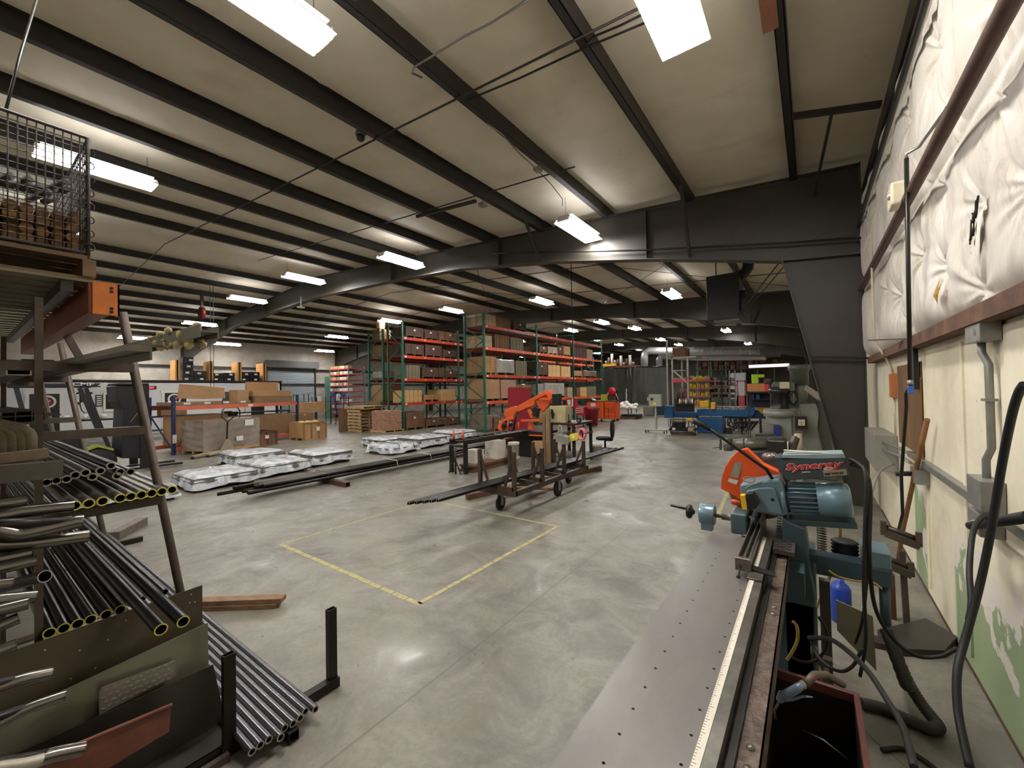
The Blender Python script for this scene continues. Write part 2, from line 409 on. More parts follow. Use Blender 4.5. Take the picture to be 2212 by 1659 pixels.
tufts = [(3.663, 2.467), (2.994, 2.632), (3.037, 2.206), (4.239, 2.69), (3.644, 2.963), (5.15, 2.55), (4.75, 2.25), (5.9, 2.75), (6.6, 2.4), (2.42, 2.5), (2.3, 2.95),
         (2.72, 3.0), (1.5, 2.6), (.8, 2.5), (0, 2.6), (-1, 2.5), (4.9, 3.05), (5.9, 3.2), (6.9, 3.1), (4.2, 3.25), (3.4, 3.3), (2.6, 3.35), (1.7, 3.2), (.7, 3.1), (4.5, 3.85), (3.6, 3.8),
         (2.7, 3.9), (5.4, 3.9), (6.4, 3.85), (1.8, 3.8), (.8, 3.9), (3.1, 4.3), (4.2, 4.35), (5.2, 4.3), (6.3, 4.35), (7.2, 3.8), (7.1, 2.8), (1.5, 4.3)]
def quilt(y, z, off=0):
    d = min(1.0, 1e9); h = 1.0
    for (ty, tz) in tufts:
        r2 = ((y - ty) ** 2 + (z - tz) ** 2)
        if r2 < 2.0:
            r = math.sqrt(r2) + 1e-5; a = math.atan2(z - tz, y - ty)
            h *= 1 - .90 * math.exp(-r / .21)
            h += .17 * math.exp(-r / .24) * (math.sin(a * 8 + ty * 7) * .55 + math.sin(a * 15 + tz * 5) * .45) * min(1, r / .05)
    for gz in (2.12, 3.14, 4.22): h *= 1 - .95 * math.exp(-abs(z - gz) / .08)
    h += .05 * math.sin(y * 9 + math.sin(z * 4) * 2) * math.sin(z * 3 + y)
    return h
def qf(y0, y1, z0, z1):
    def f(u, v):
        y = y0 + (y1 - y0) * u; z = z0 + (z1 - z0) * v
        return V((XW - .02 - .135 * quilt(y, z), y, z))
    return f
mq = MB().grid(qf(1.6, 7.65, 2.09, 4.34), 460, 190)
mq.grid(qf(YB, 1.6, 2.09, 4.34), 80, 44)
def ins_mat():
    t = NT('quilted_white_insulation'); co = t.coord()
    c = t.mix(t.ramp(t.noise(co, 2, 5, .6, .5), .35, .7), lin('c9c2b6'), lin('dbd6cc'))
    c = t.mix(t.ramp(t.noise(t.coord((1, 3, .7)), 3.0, 7, .7, 1.2), .54, .72, 0, .6), c, lin('8b7c66'))
    c = t.mix(t.ramp(t.noise(co, .9, 4, .5, .5), .6, .75, 0, .4), c, lin('c8bf9a'))
    t.link(c, t.b.inputs['Base Color']); t.b.inputs['Roughness'].default_value = .42
    t.bump(t.noise(t.coord((1, 2.2, 1)), 9, 4, .5, .6), .3, .02)
    return t.m
im = ins_mat()
ins = thing('wall_insulation', 'white quilted vinyl insulation blanket pinned over the upper right wall', 'insulation', (XW, 3, 2.1))
build('blanket', mq, im, ins)
def on_quilt(y, z, d=.02): return V((XW - .02 - .135 * quilt(y, z) - d, y, z))
# torn hole with yellow fibre, and the printed roll label
mt = MB(); P = [(3.60, 2.42), (3.66, 2.30), (3.60, 2.24), (3.50, 2.28), (3.44, 2.34), (3.53, 2.32), (3.57, 2.33)]
mt.add([on_quilt(a, b, .035) for a, b in P] + [on_quilt(3.56, 2.29, .045)], [(i, (i + 1) % 7, 7) for i in range(7)])
build('torn_patch', mt, mat('yellow_glass_fibre', 'a97f2e', .9, 0, .4, 40, .5), ins)['label'] = 'torn hole showing yellow fibre'
ink = mat('black_ink', '14130f', .6)
mt = MB().grid(lambda u, v: on_quilt(3.03 - .22 * u - .05 * v, 2.43 + .20 * v - .05 * (1 - u), .03), 8, 6)
lb = build('printed_label', mt, mat('label_white', 'cfc8b8', .5), ins)
mt = MB()
for q in range(7):
    a = 3.015 - .034 * q
    mt.tube([on_quilt(a, 2.44 + .012 * q, .034), on_quilt(a - .012, 2.50 + .008 * q, .034), on_quilt(a - .02, 2.56 + .004 * q, .034), on_quilt(a - .035, 2.545 + .01 * q, .034)], .0045, 5)
build('printing', mt, ink, lb)
# ---- other walls
pale = mat('pale_wall_insulation', 'b3aea4', .6, 0, .14, 1.5, .2, '857c6c', .35)
def pillow_wall(name, f3, nu, nv):
    return struct(name, MB().grid(f3, nu, nv), pale)
pillow_wall('wall_left', lambda u, v: V((XL + .12 * abs(math.sin(v * 4 * math.pi)) * abs(math.sin(u * 40)), YB + (YF - YB) * u, 5.2 * v)), 300, 24)
pillow_wall('wall_front', lambda u, v: V((XL + (1.2 - XL) * u, YF - .1 * abs(math.sin(v * 4 * math.pi)), 6.3 * v)), 60, 24)
struct('wall_back', MB().box(XL, 1.2, YB - .1, YB, 0, 6.6), pale)
for z in (2.3, 3.3):
    k += 1; struct('trim_%d' % k, MB().box(XL + .1, XL + .2, YB, YF, z, z + .16), steel)

# ---- floor tape rectangle
tape = mat('worn_yellow_tape', 'bbb060', .6, 0, .3, 30, 0, '97917c', .9)
ft = thing('floor_marking', 'worn yellow tape rectangle marked on the concrete floor', 'floor marking', (-3.85, 3.45, 0))
tw = .028
for (xa, xb, ya, yb) in ((-5.05, -2.63, 2.27, 2.32), (-5.03, -2.65, 4.575, 4.61), (-5.05, -5.02, 2.3, 4.6), (-2.685, -2.64, 2.3, 4.6)):
    mb = MB(); L = max(xb - xa, yb - ya); n_ = 14; h_ = xb - xa > yb - ya
    for q in range(n_):
        a0, a1 = q / n_, (q + .96 - .04 * rnd.random()) / n_; j = rnd.uniform(-.003, .003)
        if h_: mb.box(xa + L * a0, xa + L * a1, ya + j, yb + j, .0005, .0018)
        else: mb.box(xa + j, xb + j, ya + L * a0, ya + L * a1, .0005, .0018)
    build('tape_strip', mb, tape, ft)
# faint line by the far machines
one('floor_marking', MB().beam((-1.05, 5.9, .001), (-1.35, 10.5, .001), .05, .001), tape, 'faded yellow line on the floor beyond the cold saw', 'floor marking')

# ================================================================ lights
lens = NT('lamp_lens'); lens.b.inputs['Base Color'].default_value = (1, 1, 1, 1)
lens.b.inputs['Emission Color'].default_value = lin('fffaf4'); lens.b.inputs['Emission Strength'].default_value = 42; lens = lens.m
upl = mat('added_uplight_glow', 'fbfaff', .5, em=10)
lampw = mat('lamp_housing', 'c9c7c0', .5)
def make_light():
    t = thing('ceiling_light', '', 'ceiling light', (0, 0, 0), 0, 'suspended fluorescent ceiling lights', False)
    mb = MB(); W, L = .19, .63
    mb.prism([(-W, 0), (-W + .02, 0), (-.09, .075), (.09, .075), (W - .02, 0), (W, 0), (.10, .095), (-.10, .095)], (0, L, 0), (1, 0, 0), (0, 0, 1), L * 2)
    mb.box(-.12, .12, -L, -L + .01, .0, .09); mb.box(-.12, .12, L - .01, L, .0, .09)
    build('reflector', mb, lampw, t)
    mb = MB(); mb.prism([(-W + .012, -.004), (W - .012, -.004), (.1, .06), (-.1, .06)], (0, L - .012, 0), (1, 0, 0), (0, 0, 1), L * 2 - .024)
    build('lamp', mb, lens, t)
    for s in (-1, 1): build('added_uplight', MB().box(s * .105, s * .150, -L + .05, L - .05, .1, .104), upl, t)  # unseen glowing strips added on top of the fixture to brighten the ceiling
    for y in (-L + .1, L - .1): build('hanging_wire', MB().tube([(0, y, .09), (0, y, .45)], .003, 4), black_steel, t)
    return t
LP = [(-3.26, 1.25), (-8.3, 1.3), (-3.45, 6.98), (-8.32, 6.78), (-12.9, 6.65), (-16.8, 6.55), (-21.85, 6.6), (-26.6, 5.4), (-.77, 2.95), (-13, 1.1), (-17, 1.1),
      (-8.05, 13.07), (-13.0, 13.35), (-16.75, 12.9), (-3.55, 13.7), (-21.65, 13.0), (-26.5, 9.3), (-26.5, 15.0), (-8.4, 19.3), (-11.6, 22.1), (-7.75, 22.2), (-3.6, 24.5),
      (-12.8, 32.8), (-12.7, 28.1), (-8.3, 28.9), (-8.25, 33.4), (-13.1, 38.3), (-16.9, 37.5), (-8.4, 38.5), (-3.5, 33), (-16.8, 24), (-21.7, 20), (-22, 32), (-3.5, -2.5), (-8.4, -3.5)]
L0 = make_light()
for i, (x, y) in enumerate(LP):
    z = zr(x) - .45
    if i == 0: o = L0; o.location = (x, y, z)
    else: o = dup(L0, (x, y, z))
    wherex = 'nearest the right wall' if x > -2 else ('%s line from the right wall' % ORD[min(5, int((-x) / 4.7))])
    near = sum(1 for (a, b) in LP if abs(a - x) < 2 and b < y and b > -2)
    o['label'] = ('fluorescent ceiling light, %s, %s going away' % (wherex, ORD[near])) if y > -2 else 'fluorescent ceiling light behind the camera, %s' % wherex
# world: dim, mostly closed hall
w = bpy.data.worlds.new('world'); bpy.context.scene.world = w; w.use_nodes = True
w.node_tree.nodes['Background'].inputs[0].default_value = (.5, .52, .55, 1); w.node_tree.nodes['Background'].inputs[1].default_value = .05
sc = bpy.context.scene
sc.view_settings.view_transform = 'Standard'; sc.view_settings.look = 'None'; sc.view_settings.exposure = 0.9; sc.view_settings.gamma = 1
sc.view_settings.use_curve_mapping = False
# ================================================================ left foreground: pipe rack, tubes, sheets
rackm = mat('worn_brown_rack_steel', '51443a', .5, .15, .2, 14, .06, '3c322a')
tubem = mat('oiled_dark_pipe', '232427', .24, .6, .04, 2, 0, stretch=(.3, 3, 3))
tubeg = mat('mill_scale_pipe', '57524b', .38, .3, .06, 3, 0, stretch=(.4, 3, 3))
yel = mat('yellow_end_paint', 'cbc258', .6, 0, .3, 60)
ringg = mat('cut_steel_end', 'a39d8e', .4, .5, .2, 50)
shiny = mat('bright_bent_tube', '7d7974', .22, .9, .05, 3, 0)
legs = [(-2.75, 1), (-4.64, 0), (-6.2, 0)]
for i, (x, near) in enumerate(legs):
    t = thing('pipe_rack', ['brown steel A-frame of the pipe rack at the front, under the orange beam', 'brown steel A-frame of the pipe rack, second from the front', 'brown steel A-frame of the pipe rack, third from the front'][i], 'pipe rack', (x, .2, 0), 0, None)
    mb = MB(); mb.tube([(x, .845, .0), (x, .74, .68), (x, .51, 2.17)], .019, 12); build('leg', mb, rackm, t)
    build('leg', MB().tube([(x, -.30, 0), (x, .0, 2.17)], .022, 12), rackm, t)
    build('post', MB().box(x + .03, x + .05, .222, .247, .0, 2.19), rackm, t)
    for z, ye in ((1.894, .551), (1.583, .598), (1.215, .66), (.60, .745)):
        build('crossbar', MB().box(x - .02, x + .02, -.25, ye, z - .022, z + .018), rackm, t)
    build('foot_plate', MB().box(x - .05, x + .05, -.4, .93, 0, .012), rackm, t)
# long yellow-ended pipes on the upper crossbars
def pipe_thing(p, L, r, ri, dark, paint, label, group, X, name='steel_pipe', n=16):
    mb = MB(); mb.pipe((X - L, p.y, p.z), (X, p.y, p.z), r, ri, n, 0, 1)
    return one(name, mb, [tubem if dark else tubeg, yel if paint else ringg], label, 'pipe', group)
A1 = [(162, 1092), (192, 1087), (222, 1085), (260, 1079), (283, 1074), (306, 1070), (328, 1066), (350, 1063), (372, 1059)]
for i, (a, b) in enumerate(A1):
    p = at(a, b, X=-2.62); p.z = 1.277
    pipe_thing(p, 6.1, .0215, .0158, 0, 1, 'grey yellow-ended pipe, bottom row of the upper rack level, %s from left' % ORD[i], 'upper level pipes with yellow ends', -2.62)
A2 = [(101, 1042), (122, 1038), (144, 1035), (185, 1021), (200, 1030), (253, 1028), (282, 1019), (163, 1026), (217, 1017), (260, 1019), (240, 1006)]
lay = {0: 0, 1: 0, 2: 0, 3: 1, 4: 0, 5: 0, 6: 0, 7: 1, 8: 1, 9: 0, 10: 1}
for i, (a, b) in enumerate(A2):
    X = -2.80; p = at(a, b, X=X)
    pipe_thing(p, 5.8, .0185, .0125, i % 2 == 0 or i > 5, 0, 'bare dark pipe lying on top of the yellow-ended pipes, %s counted' % ORD[i] if False else 'bare dark steel pipe piled on top of the yellow-ended pipes in the rack', 'bare pipes piled on the upper rack level', X)
A3 = [(107, 1359), (138, 1351), (168, 1338), (196, 1329), (229, 1320), (260, 1311)]
for i, (a, b) in enumerate(A3):
    p = at(a, b, X=-2.66); p.z = .655
    p.y = .20 + i * .0555
    p = at(a, b, X=-2.66)
    pipe_thing(V((0, p.y, .745)), 6.0, .0215, .017, 1, 1, 'black pipe with yellow rim on the lower rack level, %s from left' % ORD[i], 'lower level black pipes', -2.66)
for i, (a, b) in enumerate([(348, 1360), (396, 1343)]):
    X = -2.12; p = at(a, b, X=X)
    mb = MB(); mb.pipe((X - 6, p.y, p.z + .012), (X, p.y, p.z), .0225, .018, 20, 0, 1)
    one('steel_pipe', mb, [tubem, yel], ['black pipe with yellow rim sticking out over the sheets, left one', 'black pipe with yellow rim sticking out over the sheets, right one'][i], 'pipe', 'pipes sticking out over the sheets')
for i in range(5):
    y = .50 + .046 * i
    one('steel_pipe', MB().pipe((-8.4, y, .71), (-2.80 - .0 * i, y, .71), .016, .012, 12, 0, 1), [tubem, ringg], 'thin dark pipe on the right side of the lower rack level', 'pipe', 'thin pipes on the lower rack level')
# pipes lying in the floor cradle
cr = thing('pipe_cradle', 'black square-tube floor cradle with two open uprights around the pipes', 'cradle', (-2.34, 1.08, 0))
bk = mat('black_square_tube', '26221f', .38, .5, .3, 12, .03)
mb = MB(); mb.rtube((-2.34, .78, .03), (-2.34, 1.385, .03), .05, .055, .004)
build('base_tube', mb, bk, cr)
for y, zt in ((1.351, .467), (.817, .48)):
    build('upright', MB().rtube((-2.345, y, .055), (-2.345, y, zt), .052, .034, .004, V((1, 0, 0))), bk, cr)
build('cross_tube', MB().rtube((-2.6, 1.03, .03), (-2.14, 1.03, .03), .05, .05, .004), bk, cr)
FP = [(691.8, 1523), (671, 1527), (660, 1541), (646, 1552), (628.6, 1561), (621.6, 1580), (595.8, 1585), (580, 1595), (562.6, 1609)]
for i, (a, b) in enumerate(FP):
    p = at(a, b, z=.085)
    y = .845 + (8 - i) * .0385
    mb = MB(); mb.pipe((-8.5, y, .078), (p.x, y, .078), .0188, .0125, 16, 0, 1)
    one('steel_pipe', mb, [mat('bright_grey_pipe', '66656a', .26, .75, .05, 2, 0, stretch=(.3, 3, 3)), ringg],
        'grey steel pipe lying in the floor cradle, %s from the right' % ORD[i], 'pipe', 'pipes lying in the floor cradle')
one('pipe_cradle', MB().rtube((-6.6, .8, .03), (-6.6, 1.4, .03), .05, .055, .004), bk, 'dark steel bar under the far part of the floor pipes', 'cradle')
one('timber_block', MB().cbox((-7.18, 1.39, .05), .62, .12, .10, M.Rotation(math.radians(143), 3, 'Z')), mat('grey_timber', '6b625a', .7, 0, .3, 8, .1, stretch=(.3, 2, 2)), 'grey squared timber block lying behind the pipe rack', 'timber')
wood = mat('weathered_timber', '8a6b4c', .7, 0, .2, 7, .12, '6a4d35', .5, stretch=(.35, 3, 3))
for i, (dx, dy, z, c) in enumerate(((0, 0, .0, 0), (-.05, .07, .04, 0))):
    d = (at(605, 1312, z=0) - at(448, 1318, z=0)).normalized(); a = at(600, 1310, z=z) + V((dx, dy, 0)); b = a - d * 1.2
    one('timber_plank', MB().beam(a + V((0, 0, .02)), b + V((0, 0, .02)), .085, .038), wood, ['rough brown plank on the floor behind the cradle, lower one', 'rough brown plank on the floor behind the cradle, upper one'][i], 'plank', None, .003)
# leaning sheets
shA = mat('brown_steel_sheet', '51473b', .38, .3, .2, 3, .02, '5f533f', .6)
shB = mat('galvanised_sheet', '8f8c78', .28, .45, .12, 1.5, .01, '76735f', .5)
shC = mat('dark_steel_sheet', '3d3a36', .38, .45, .2, 5, .02, '4a463f')
mb = MB(); mb.prism([(-.6, .0), (.795, 0), (.795, .75), (-.6, .72)], (-2.625, 0, 0), (0, 1, 0), (0, 0, 1), .004)
o = one('steel_sheet', mb, shA, 'brown steel sheet with small holes leaning on the pipe rack, rearmost and tallest', 'sheet')
hm = mat('hole_light', 'b5ac95', .8)
mb = MB()
for (a, b) in ((97, 1404), (172, 1405), (233, 1382), (272, 1340), (413, 1284), (421, 1300), (410, 1302), (206, 1443), (153, 1466)):
    p = at(a, b, X=-2.62); mb.cyl(p, p + V((.001, 0, 0)), .0035, n=10)
build('hole', mb, hm, o)
one('steel_sheet', MB().prism([(-.6, 0), (.805, 0), (.80, .57), (.12, .512), (-.6, .45)], (-2.565, 0, 0), (0, 1, 0), (0, 0, 1), .004), shB, 'olive grey galvanised sheet leaning in front of the brown sheet', 'sheet')
one('steel_sheet', MB().prism([(-.6, .0), (.84, 0), (.845, .12), (.802, .378), (.12, .39), (-.6, .41)], (-2.50, 0, 0), (0, 1, 0), (0, 0, 1), .004), shC, 'dark steel sheet leaning in front of the galvanised sheet', 'sheet')
dm = MB().prism([(.392, .37), (.661, .39), (.656, .462), (.40, .487), (.392, .47)], (-2.535, 0, 0), (0, 1, 0), (0, 0, 1), .004)
o = one('tread_plate', dm, mat('tread_plate_steel', '8f897e', .33, .5, .1, 10, .03), 'small diamond tread plate between the galvanised and the dark sheet', 'tread plate')
mb = MB()
for i in range(12):
    for j in range(4):
        y = .405 + i * .0225 + (j % 2) * .011; z = .392 + j * .024
        if y < .645: mb.beam((-2.530, y - .007, z), (-2.530, y + .007, z + .004 * (1 if (i + j) % 2 else -1)), .004, .0045)
build('raised_lozenge', tag(mb and None or None, None) if False else mb, ringg, o)['kind'] = 'stuff'
one('steel_sheet', MB().box(-2.50, -2.34, -.3, .86, .055, .062).box(-2.345, -2.34, -.3, .86, .03, .06), shC, 'speckled steel tray flange at the foot of the leaning sheets', 'sheet')
one('steel_sheet', MB().prism([(-.3, .15), (.598, .225), (.607, .343), (.30, .374), (-.3, .42)], (-2.40, 0, 0), (0, 1, 0), (0, 0, 1), .004).tube([(-2.39, .607, .343), (-2.39, .3, .374), (-2.39, -.3, .42)], .008, 8),
    mat('rust_red_sheet', '7a4a3a', .5, .1, .3, 6, .05, '5b3328'), 'rust red painted steel panel with slots, in front of the dark sheet', 'sheet')
one('steel_angle', MB().beam((-2.45, -.4, .03), (-2.45, .84, .03), .04, .04).beam((-2.3, -.4, .02), (-2.3, .80, .02), .03, .03), rackm, 'steel bars on the floor under the leaning sheets', 'steel bar')
# short bent tubes on the near rack
def btube(px, X, r, label, m=shiny, hollow=True, dx=0.0, name='bent_tube', end_ring=False):
    pts = [at(a, b, X=X + dx * i) for i, (a, b) in enumerate(px)]
    # extend backwards out of frame
    e = pts[0] + (pts[0] - pts[1]).normalized() * (.25 if len(px) == 2 else .12)
    P = [e] + pts; Q = []
    if len(px) == 2: Q = P[:-1]
    for i in range(len(P) - 1 if len(px) > 2 else 0):      # smooth
        p0, p1, p2, p3 = P[max(0, i - 1)], P[i], P[i + 1], P[min(len(P) - 1, i + 2)]
        for s in range(5):
            t_ = s / 5; Q.append(.5 * ((2 * p1) + (p2 - p0) * t_ + (2 * p0 - 5 * p1 + 4 * p2 - p3) * t_ ** 2 + (3 * p1 - p0 - 3 * p2 + p3) * t_ ** 3))
    Q.append(P[-1])
    mb = MB().tube(Q, r, 16, 0, False)
    d = (Q[-1] - Q[-2]).normalized(); mb.pipe(Q[-1] - d * .002, Q[-1] + d * .001, r, r * .86, 16, 0, 0)
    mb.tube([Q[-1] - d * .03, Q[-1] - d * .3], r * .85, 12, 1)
    return one(name, mb, [m, bk], label, 'tube', 'bent tubes on the near rack')
BT = [([(0, 1089), (58, 1081)], -2.32, .0215, 'short bright tube in front of the post, upper left'),
      ([(0, 1114), (60, 1104), (158, 1094)], -2.3, .0225, 'long bright bent tube pointing at the yellow-ended pipes'),
      ([(0, 1146), (40, 1153), (90, 1144), (160, 1128), (176, 1126)], -2.26, .025, 'large bright bent tube with a slotted end'),
      ([(0, 1176), (80, 1172), (190, 1158)], -2.3, .0225, 'dull bent tube just below the slotted one'),
      ([(0, 1208), (67, 1194)], -2.28, .019, 'short olive tube, below the slotted tube'),
      ([(0, 1228), (54, 1216), (78, 1211)], -2.25, .019, 'olive tube with a bright sleeve end'),
      ([(0, 1262), (26, 1259)], -2.2, .018, 'short brown tube at the left edge, above the tan one'),
      ([(0, 1296), (76, 1288)], -2.15, .020, 'tan brown tube at the left edge'),
      ([(0, 1318), (60, 1303)], -2.1, .019, 'tan tube with slanted end, below the longer tan one'),
      ([(0, 1352), (40, 1335)], -2.1, .018, 'dull tube low at the left edge'),
      ([(0, 1405), (35, 1392)], -2.05, .017, 'dark tube end at the left edge, above the sheets'),
      ([(0, 1484), (50, 1468), (110, 1455)], -2.0, .019, 'bright tube with a weld mark over the brown sheet'),
      ([(0, 1562), (60, 1530), (140, 1502)], -1.95, .016, 'thin dark bent tube over the galvanised sheet'),
      ([(30, 1659), (110, 1632), (178, 1618)], -1.85, .020, 'polished tube over the red panel')]
for px, X, r, lb in BT: btube(px, X, r, lb)
o = btube([(5, 1659), (50, 1652), (90, 1642)], -1.8, .016, 'pale tubes at the lower left corner', mat('pale_tube', 'a8a294', .5, .3, .2, 20))
# slotted end collar
for q, (a, b) in enumerate(((165, 1127), (176, 1126))): pass
p = at(97, 1245, X=-2.3)
mb = MB().pipe(p + V((-.35, -.16, -.10)), p, .0135 * 1.6, .0185, 18, 0, 1)
one('steel_pipe', mb, [tubem, ringg], 'thin-walled open tube pointing at the camera beside the rack post', 'pipe')
# the rack that carries the short tubes, just out of view
nr = thing('tube_rack', 'brown steel rack arms holding the short bent tubes at the left edge', 'tube rack', (-2.3, -.3, 0))
build('post', MB().box(-2.55, -2.50, -.45, -.40, 0, 1.6), rackm, nr)
for q, (X_, Z_) in enumerate(((-2.3, 1.24), (-2.3, 1.15), (-2.25, 1.05), (-2.15, .95), (-2.05, .82), (-2.0, .70), (-1.9, .45))): build('arm', MB().box(-2.6, X_ + .25, -.42, -.40, Z_ - .03, Z_ - .01), rackm, nr)
# near rack shelf beams and elbows
def beam_px(name, a, b, X, w, h, m, label, ext=.6):
    p, q = at(*a, X=X), at(*b, X=X); d = (q - p).normalized()
    return one(name, MB().rtube(p - d * ext, q, w, h, .004), m, label, 'steel bar')
beam_px('square_tube', (0, 990), (104, 978), -2.45, .03, .036, mat('tan_steel', '7b6a58', .5, .2, .25, 8), 'tan square tube lying across the near rack')
beam_px('steel_channel', (0, 1024), (134, 1012), -2.35, .05, .062, mat('grey_channel', '55514a', .4, .4, .15, 8, .03), 'grey steel channel across the near rack below the tan tube')
el = mat('dusty_mandrel_bend', '6a614f', .6, .3, .3, 20)
for q, (a, b) in enumerate(((12, 948), (34, 945), (53, 942), (70, 945))):
    X = -2.62; p = at(a, b, X=X); mb = MB()
    pts = [p + V((0, -.10 + .09 * math.sin(u), .055 * math.cos(u) - .0)) for u in [i * math.pi / 2 / 8 for i in range(9)]]
    pts = [pts[0] + V((0, -.08, 0))] + pts + [pts[-1] + V((0, 0, -.12))]
    one('bent_tube', mb.tube(pts, .0245, 14), el, 'dusty bent elbow tube standing in the rack, %s from the left' % ORD[q], 'tube', 'dusty elbow tubes')
for q, (a, b) in enumerate(((37, 901), (66, 900))):
    p = at(a, b, X=-3.0); one('square_tube', MB().rtube(p + V((-2.5, 0, 0)), p, .095, .05, .004), tubeg, 'dark rectangular tube end above the elbow tubes, %s one' % ('left', 'right')[q], 'tube')
one('steel_plate', MB().box(-5.4, -2.98, .12, .33, 1.665, 1.672), shC, 'thin dark steel plate lying on the rectangular tubes', 'sheet')
for q, (a, b) in enumerate(((41, 803), (228, 785))):
    p = at(a, b, X=-3.0); one('square_tube', MB().rtube(p + V((-3.0, 0, 0)), p, .075, .032, .004, None, 0), [tubeg], 'dark rectangular tube with pale rim on the top crossbar, %s one' % ('left', 'right')[q], 'tube')
    build('pale_rim', MB().rtube(p + V((-.003, 0, 0)), p + V((.002, 0, 0)), .077, .034, .005), mat('pale_rim', 'd8d0b0', .6), bpy.data.objects[-1] if False else [ob for ob in bpy.data.objects if ob.name.startswith('square_tube')][-1])
# channel with torn fibre sticking out of the rack
g = mat('grey_green_channel', '6d6a5c', .5, .2, .15, 5)
t = thing('long_channel', 'long grey channel with torn yellow wrapping sticking out of the rack', 'steel channel', (-2.2, .5, 1.99))
A_, B_ = at(452, 716, Y=.5), V((-6.0, .47, 1.99))
mb = MB(); d_ = (B_ - A_); sd = V((0, 1, 0))
mb.beam(A_, B_, .05, .004); mb.beam(A_ + V((0, .025, -.0)), B_ + V((0, .025, 0)), .004, .04); mb.beam(A_ + V((0, -.025, 0)), B_ + V((0, -.025, 0)), .004, .04)
build('channel', mb, g, t)
mb = MB(); 
for q in range(60):
    s = rnd.uniform(.08, .42); c = A_ + d_.normalized() * s * 1.3 + V((0, rnd.uniform(-.035, .035), rnd.uniform(-.035, .03)))
    rr = rnd.uniform(.008, .02); mb.sphere(c, rr, 6, 0, (1.4, .8, rnd.uniform(.4, 1)))
build('torn_wrapping', mb, mat('torn_fibre_wrap', 'b3a67c', .9, 0, .3, 40, .5), t)
one('long_channel', MB().beam(at(300, 752, Y=.36), V((-6, .30, 1.95)), .06, .02).beam(at(300, 755, Y=.36) + V((0, .03, -.012)), V((-6, .33, 1.938)), .006, .04), g, 'shorter grey channel with a cut end lying beside the wrapped one', 'steel channel')
one('flat_bars', MB().beam((-2.9, .42, 1.925), (-6.5, .42, 1.925), .12, .012).beam((-2.9, .25, 1.925), (-6.5, .25, 1.925), .1, .012), shC, 'dark flat bars lying on the top crossbars of the rack', 'steel bar')

# ---- shelf with orange beam on top of the rack, pallet and wire cage
orange = mat('orange_rack_paint', 'd0762e', .45, .0, .15, 12, .03, 'b4602a', .4)
redo = mat('red_brown_rack_paint', '7f3f2b', .45, 0, .2, 8, .02)
sh = thing('storage_deck', 'high slatted steel deck on red brown beams with an orange end plate', 'storage deck', (-3.8, 0, 2.2))
build('beam', MB().box(-5.6, -2.66, .38, .43, 2.14, 2.275).box(-5.6, -2.66, .43, .455, 2.14, 2.235), redo, sh)
mb = MB(); 
for z in (2.18, 2.23): pass
mb.box(-2.66, -2.652, .392, .482, 2.135, 2.285); mb.box(-2.70, -2.652, .476, .482, 2.135, 2.285)
build('end_plate', mb, orange, sh)
mb = MB()
for z in (2.262, 2.246, 2.166, 2.150): mb.cyl((-2.6525, .455, z), (-2.650, .455, z), .007, n=12)
build('bolt_hole', mb, ink, sh)
mb = MB()
for i in range(20):
    x = -2.70 - i * .145; mb.box(x - .11, x, -1.6, .47, 2.285, 2.297)
build('deck', mb, mat('weathered_deck', '6d6250', .6, .2, .4, 4, .1, '8f8468', .5, stretch=(3, .4, 1)), sh)
mb = MB()
for i in range(7): mb.box(-5.6, -2.72, .30 - i * .28, .34 - i * .28, 2.235, 2.285)
build('deck_support', mb, shC, sh)
mb = MB()
for i in range(3): mb.tube([(-3.85 - i * .9, .40, 2.14), (-3.85 - i * .9, .50, 1.90)], .016, 8)
build('strut', MB().beam((-3.75, .44, 2.14), (-3.75, .53, 1.92), .035, .035), rackm, sh)
pal = mat('pallet_wood', '6f5a44', .75, 0, .3, 6, .15, '4d3d2e', stretch=(2, .5, 2))
def pallet(name, label, x0, x1, y0, y1, z, m=pal, group=None, along='x'):
    t = thing(name, label, 'pallet', ((x0 + x1) / 2, (y0 + y1) / 2, z), 0, group); h = .12
    def bb(mb, a0, a1, b0, b1, c0, c1): return mb.box(a0, a1, b0, b1, c0, c1)
    n = 7; mb = MB()
    for i in range(n):
        w_ = (x1 - x0) / n; mb.box(x0 + i * w_ + .012, x0 + (i + 1) * w_ - .012, y0, y1, z + h - .02, z + h)
    build('top_board', mb, m, t)
    mb = MB()
    for i in range(3):
        y = y0 + (y1 - y0) * (i * .48 + .02); build('stringer', MB().box(x0, x1, y - .0, y + .045, z + .02, z + h - .02), m, t)
    mb = MB()
    for i in (0, 3, 6):
        w_ = (x1 - x0) / n; mb.box(x0 + i * w_ + .012, x0 + (i + 1) * w_ - .012, y0, y1, z, z + .02)
    build('bottom_board', mb, m, t)
    return t
t = pallet('pallet', 'grey brown wooden pallet on the high deck under the wire cage', -3.75, -2.74, -1.0, .40, 2.30)
cg = thing('wire_cage', 'rusty wire mesh stillage full of brown parts on the high deck', 'wire cage', (-3.25, -.3, 2.43))
rw = mat('rusty_wire', '332c26', .6, .3, .3, 30)
X0, X1, Y0, Y1, Z0, Z1 = -3.7, -2.76, -1.0, .392, 2.435, 2.985
def gridw(mb, o, u, v, nu, nv, r):
    o, u, v = V(o), V(u), V(v)
    for i in range(nu + 1): mb.tube([o + u * (i / nu), o + u * (i / nu) + v], r, 5)
    for j in range(nv + 1): mb.tube([o + v * (j / nv), o + v * (j / nv) + u], r, 5)
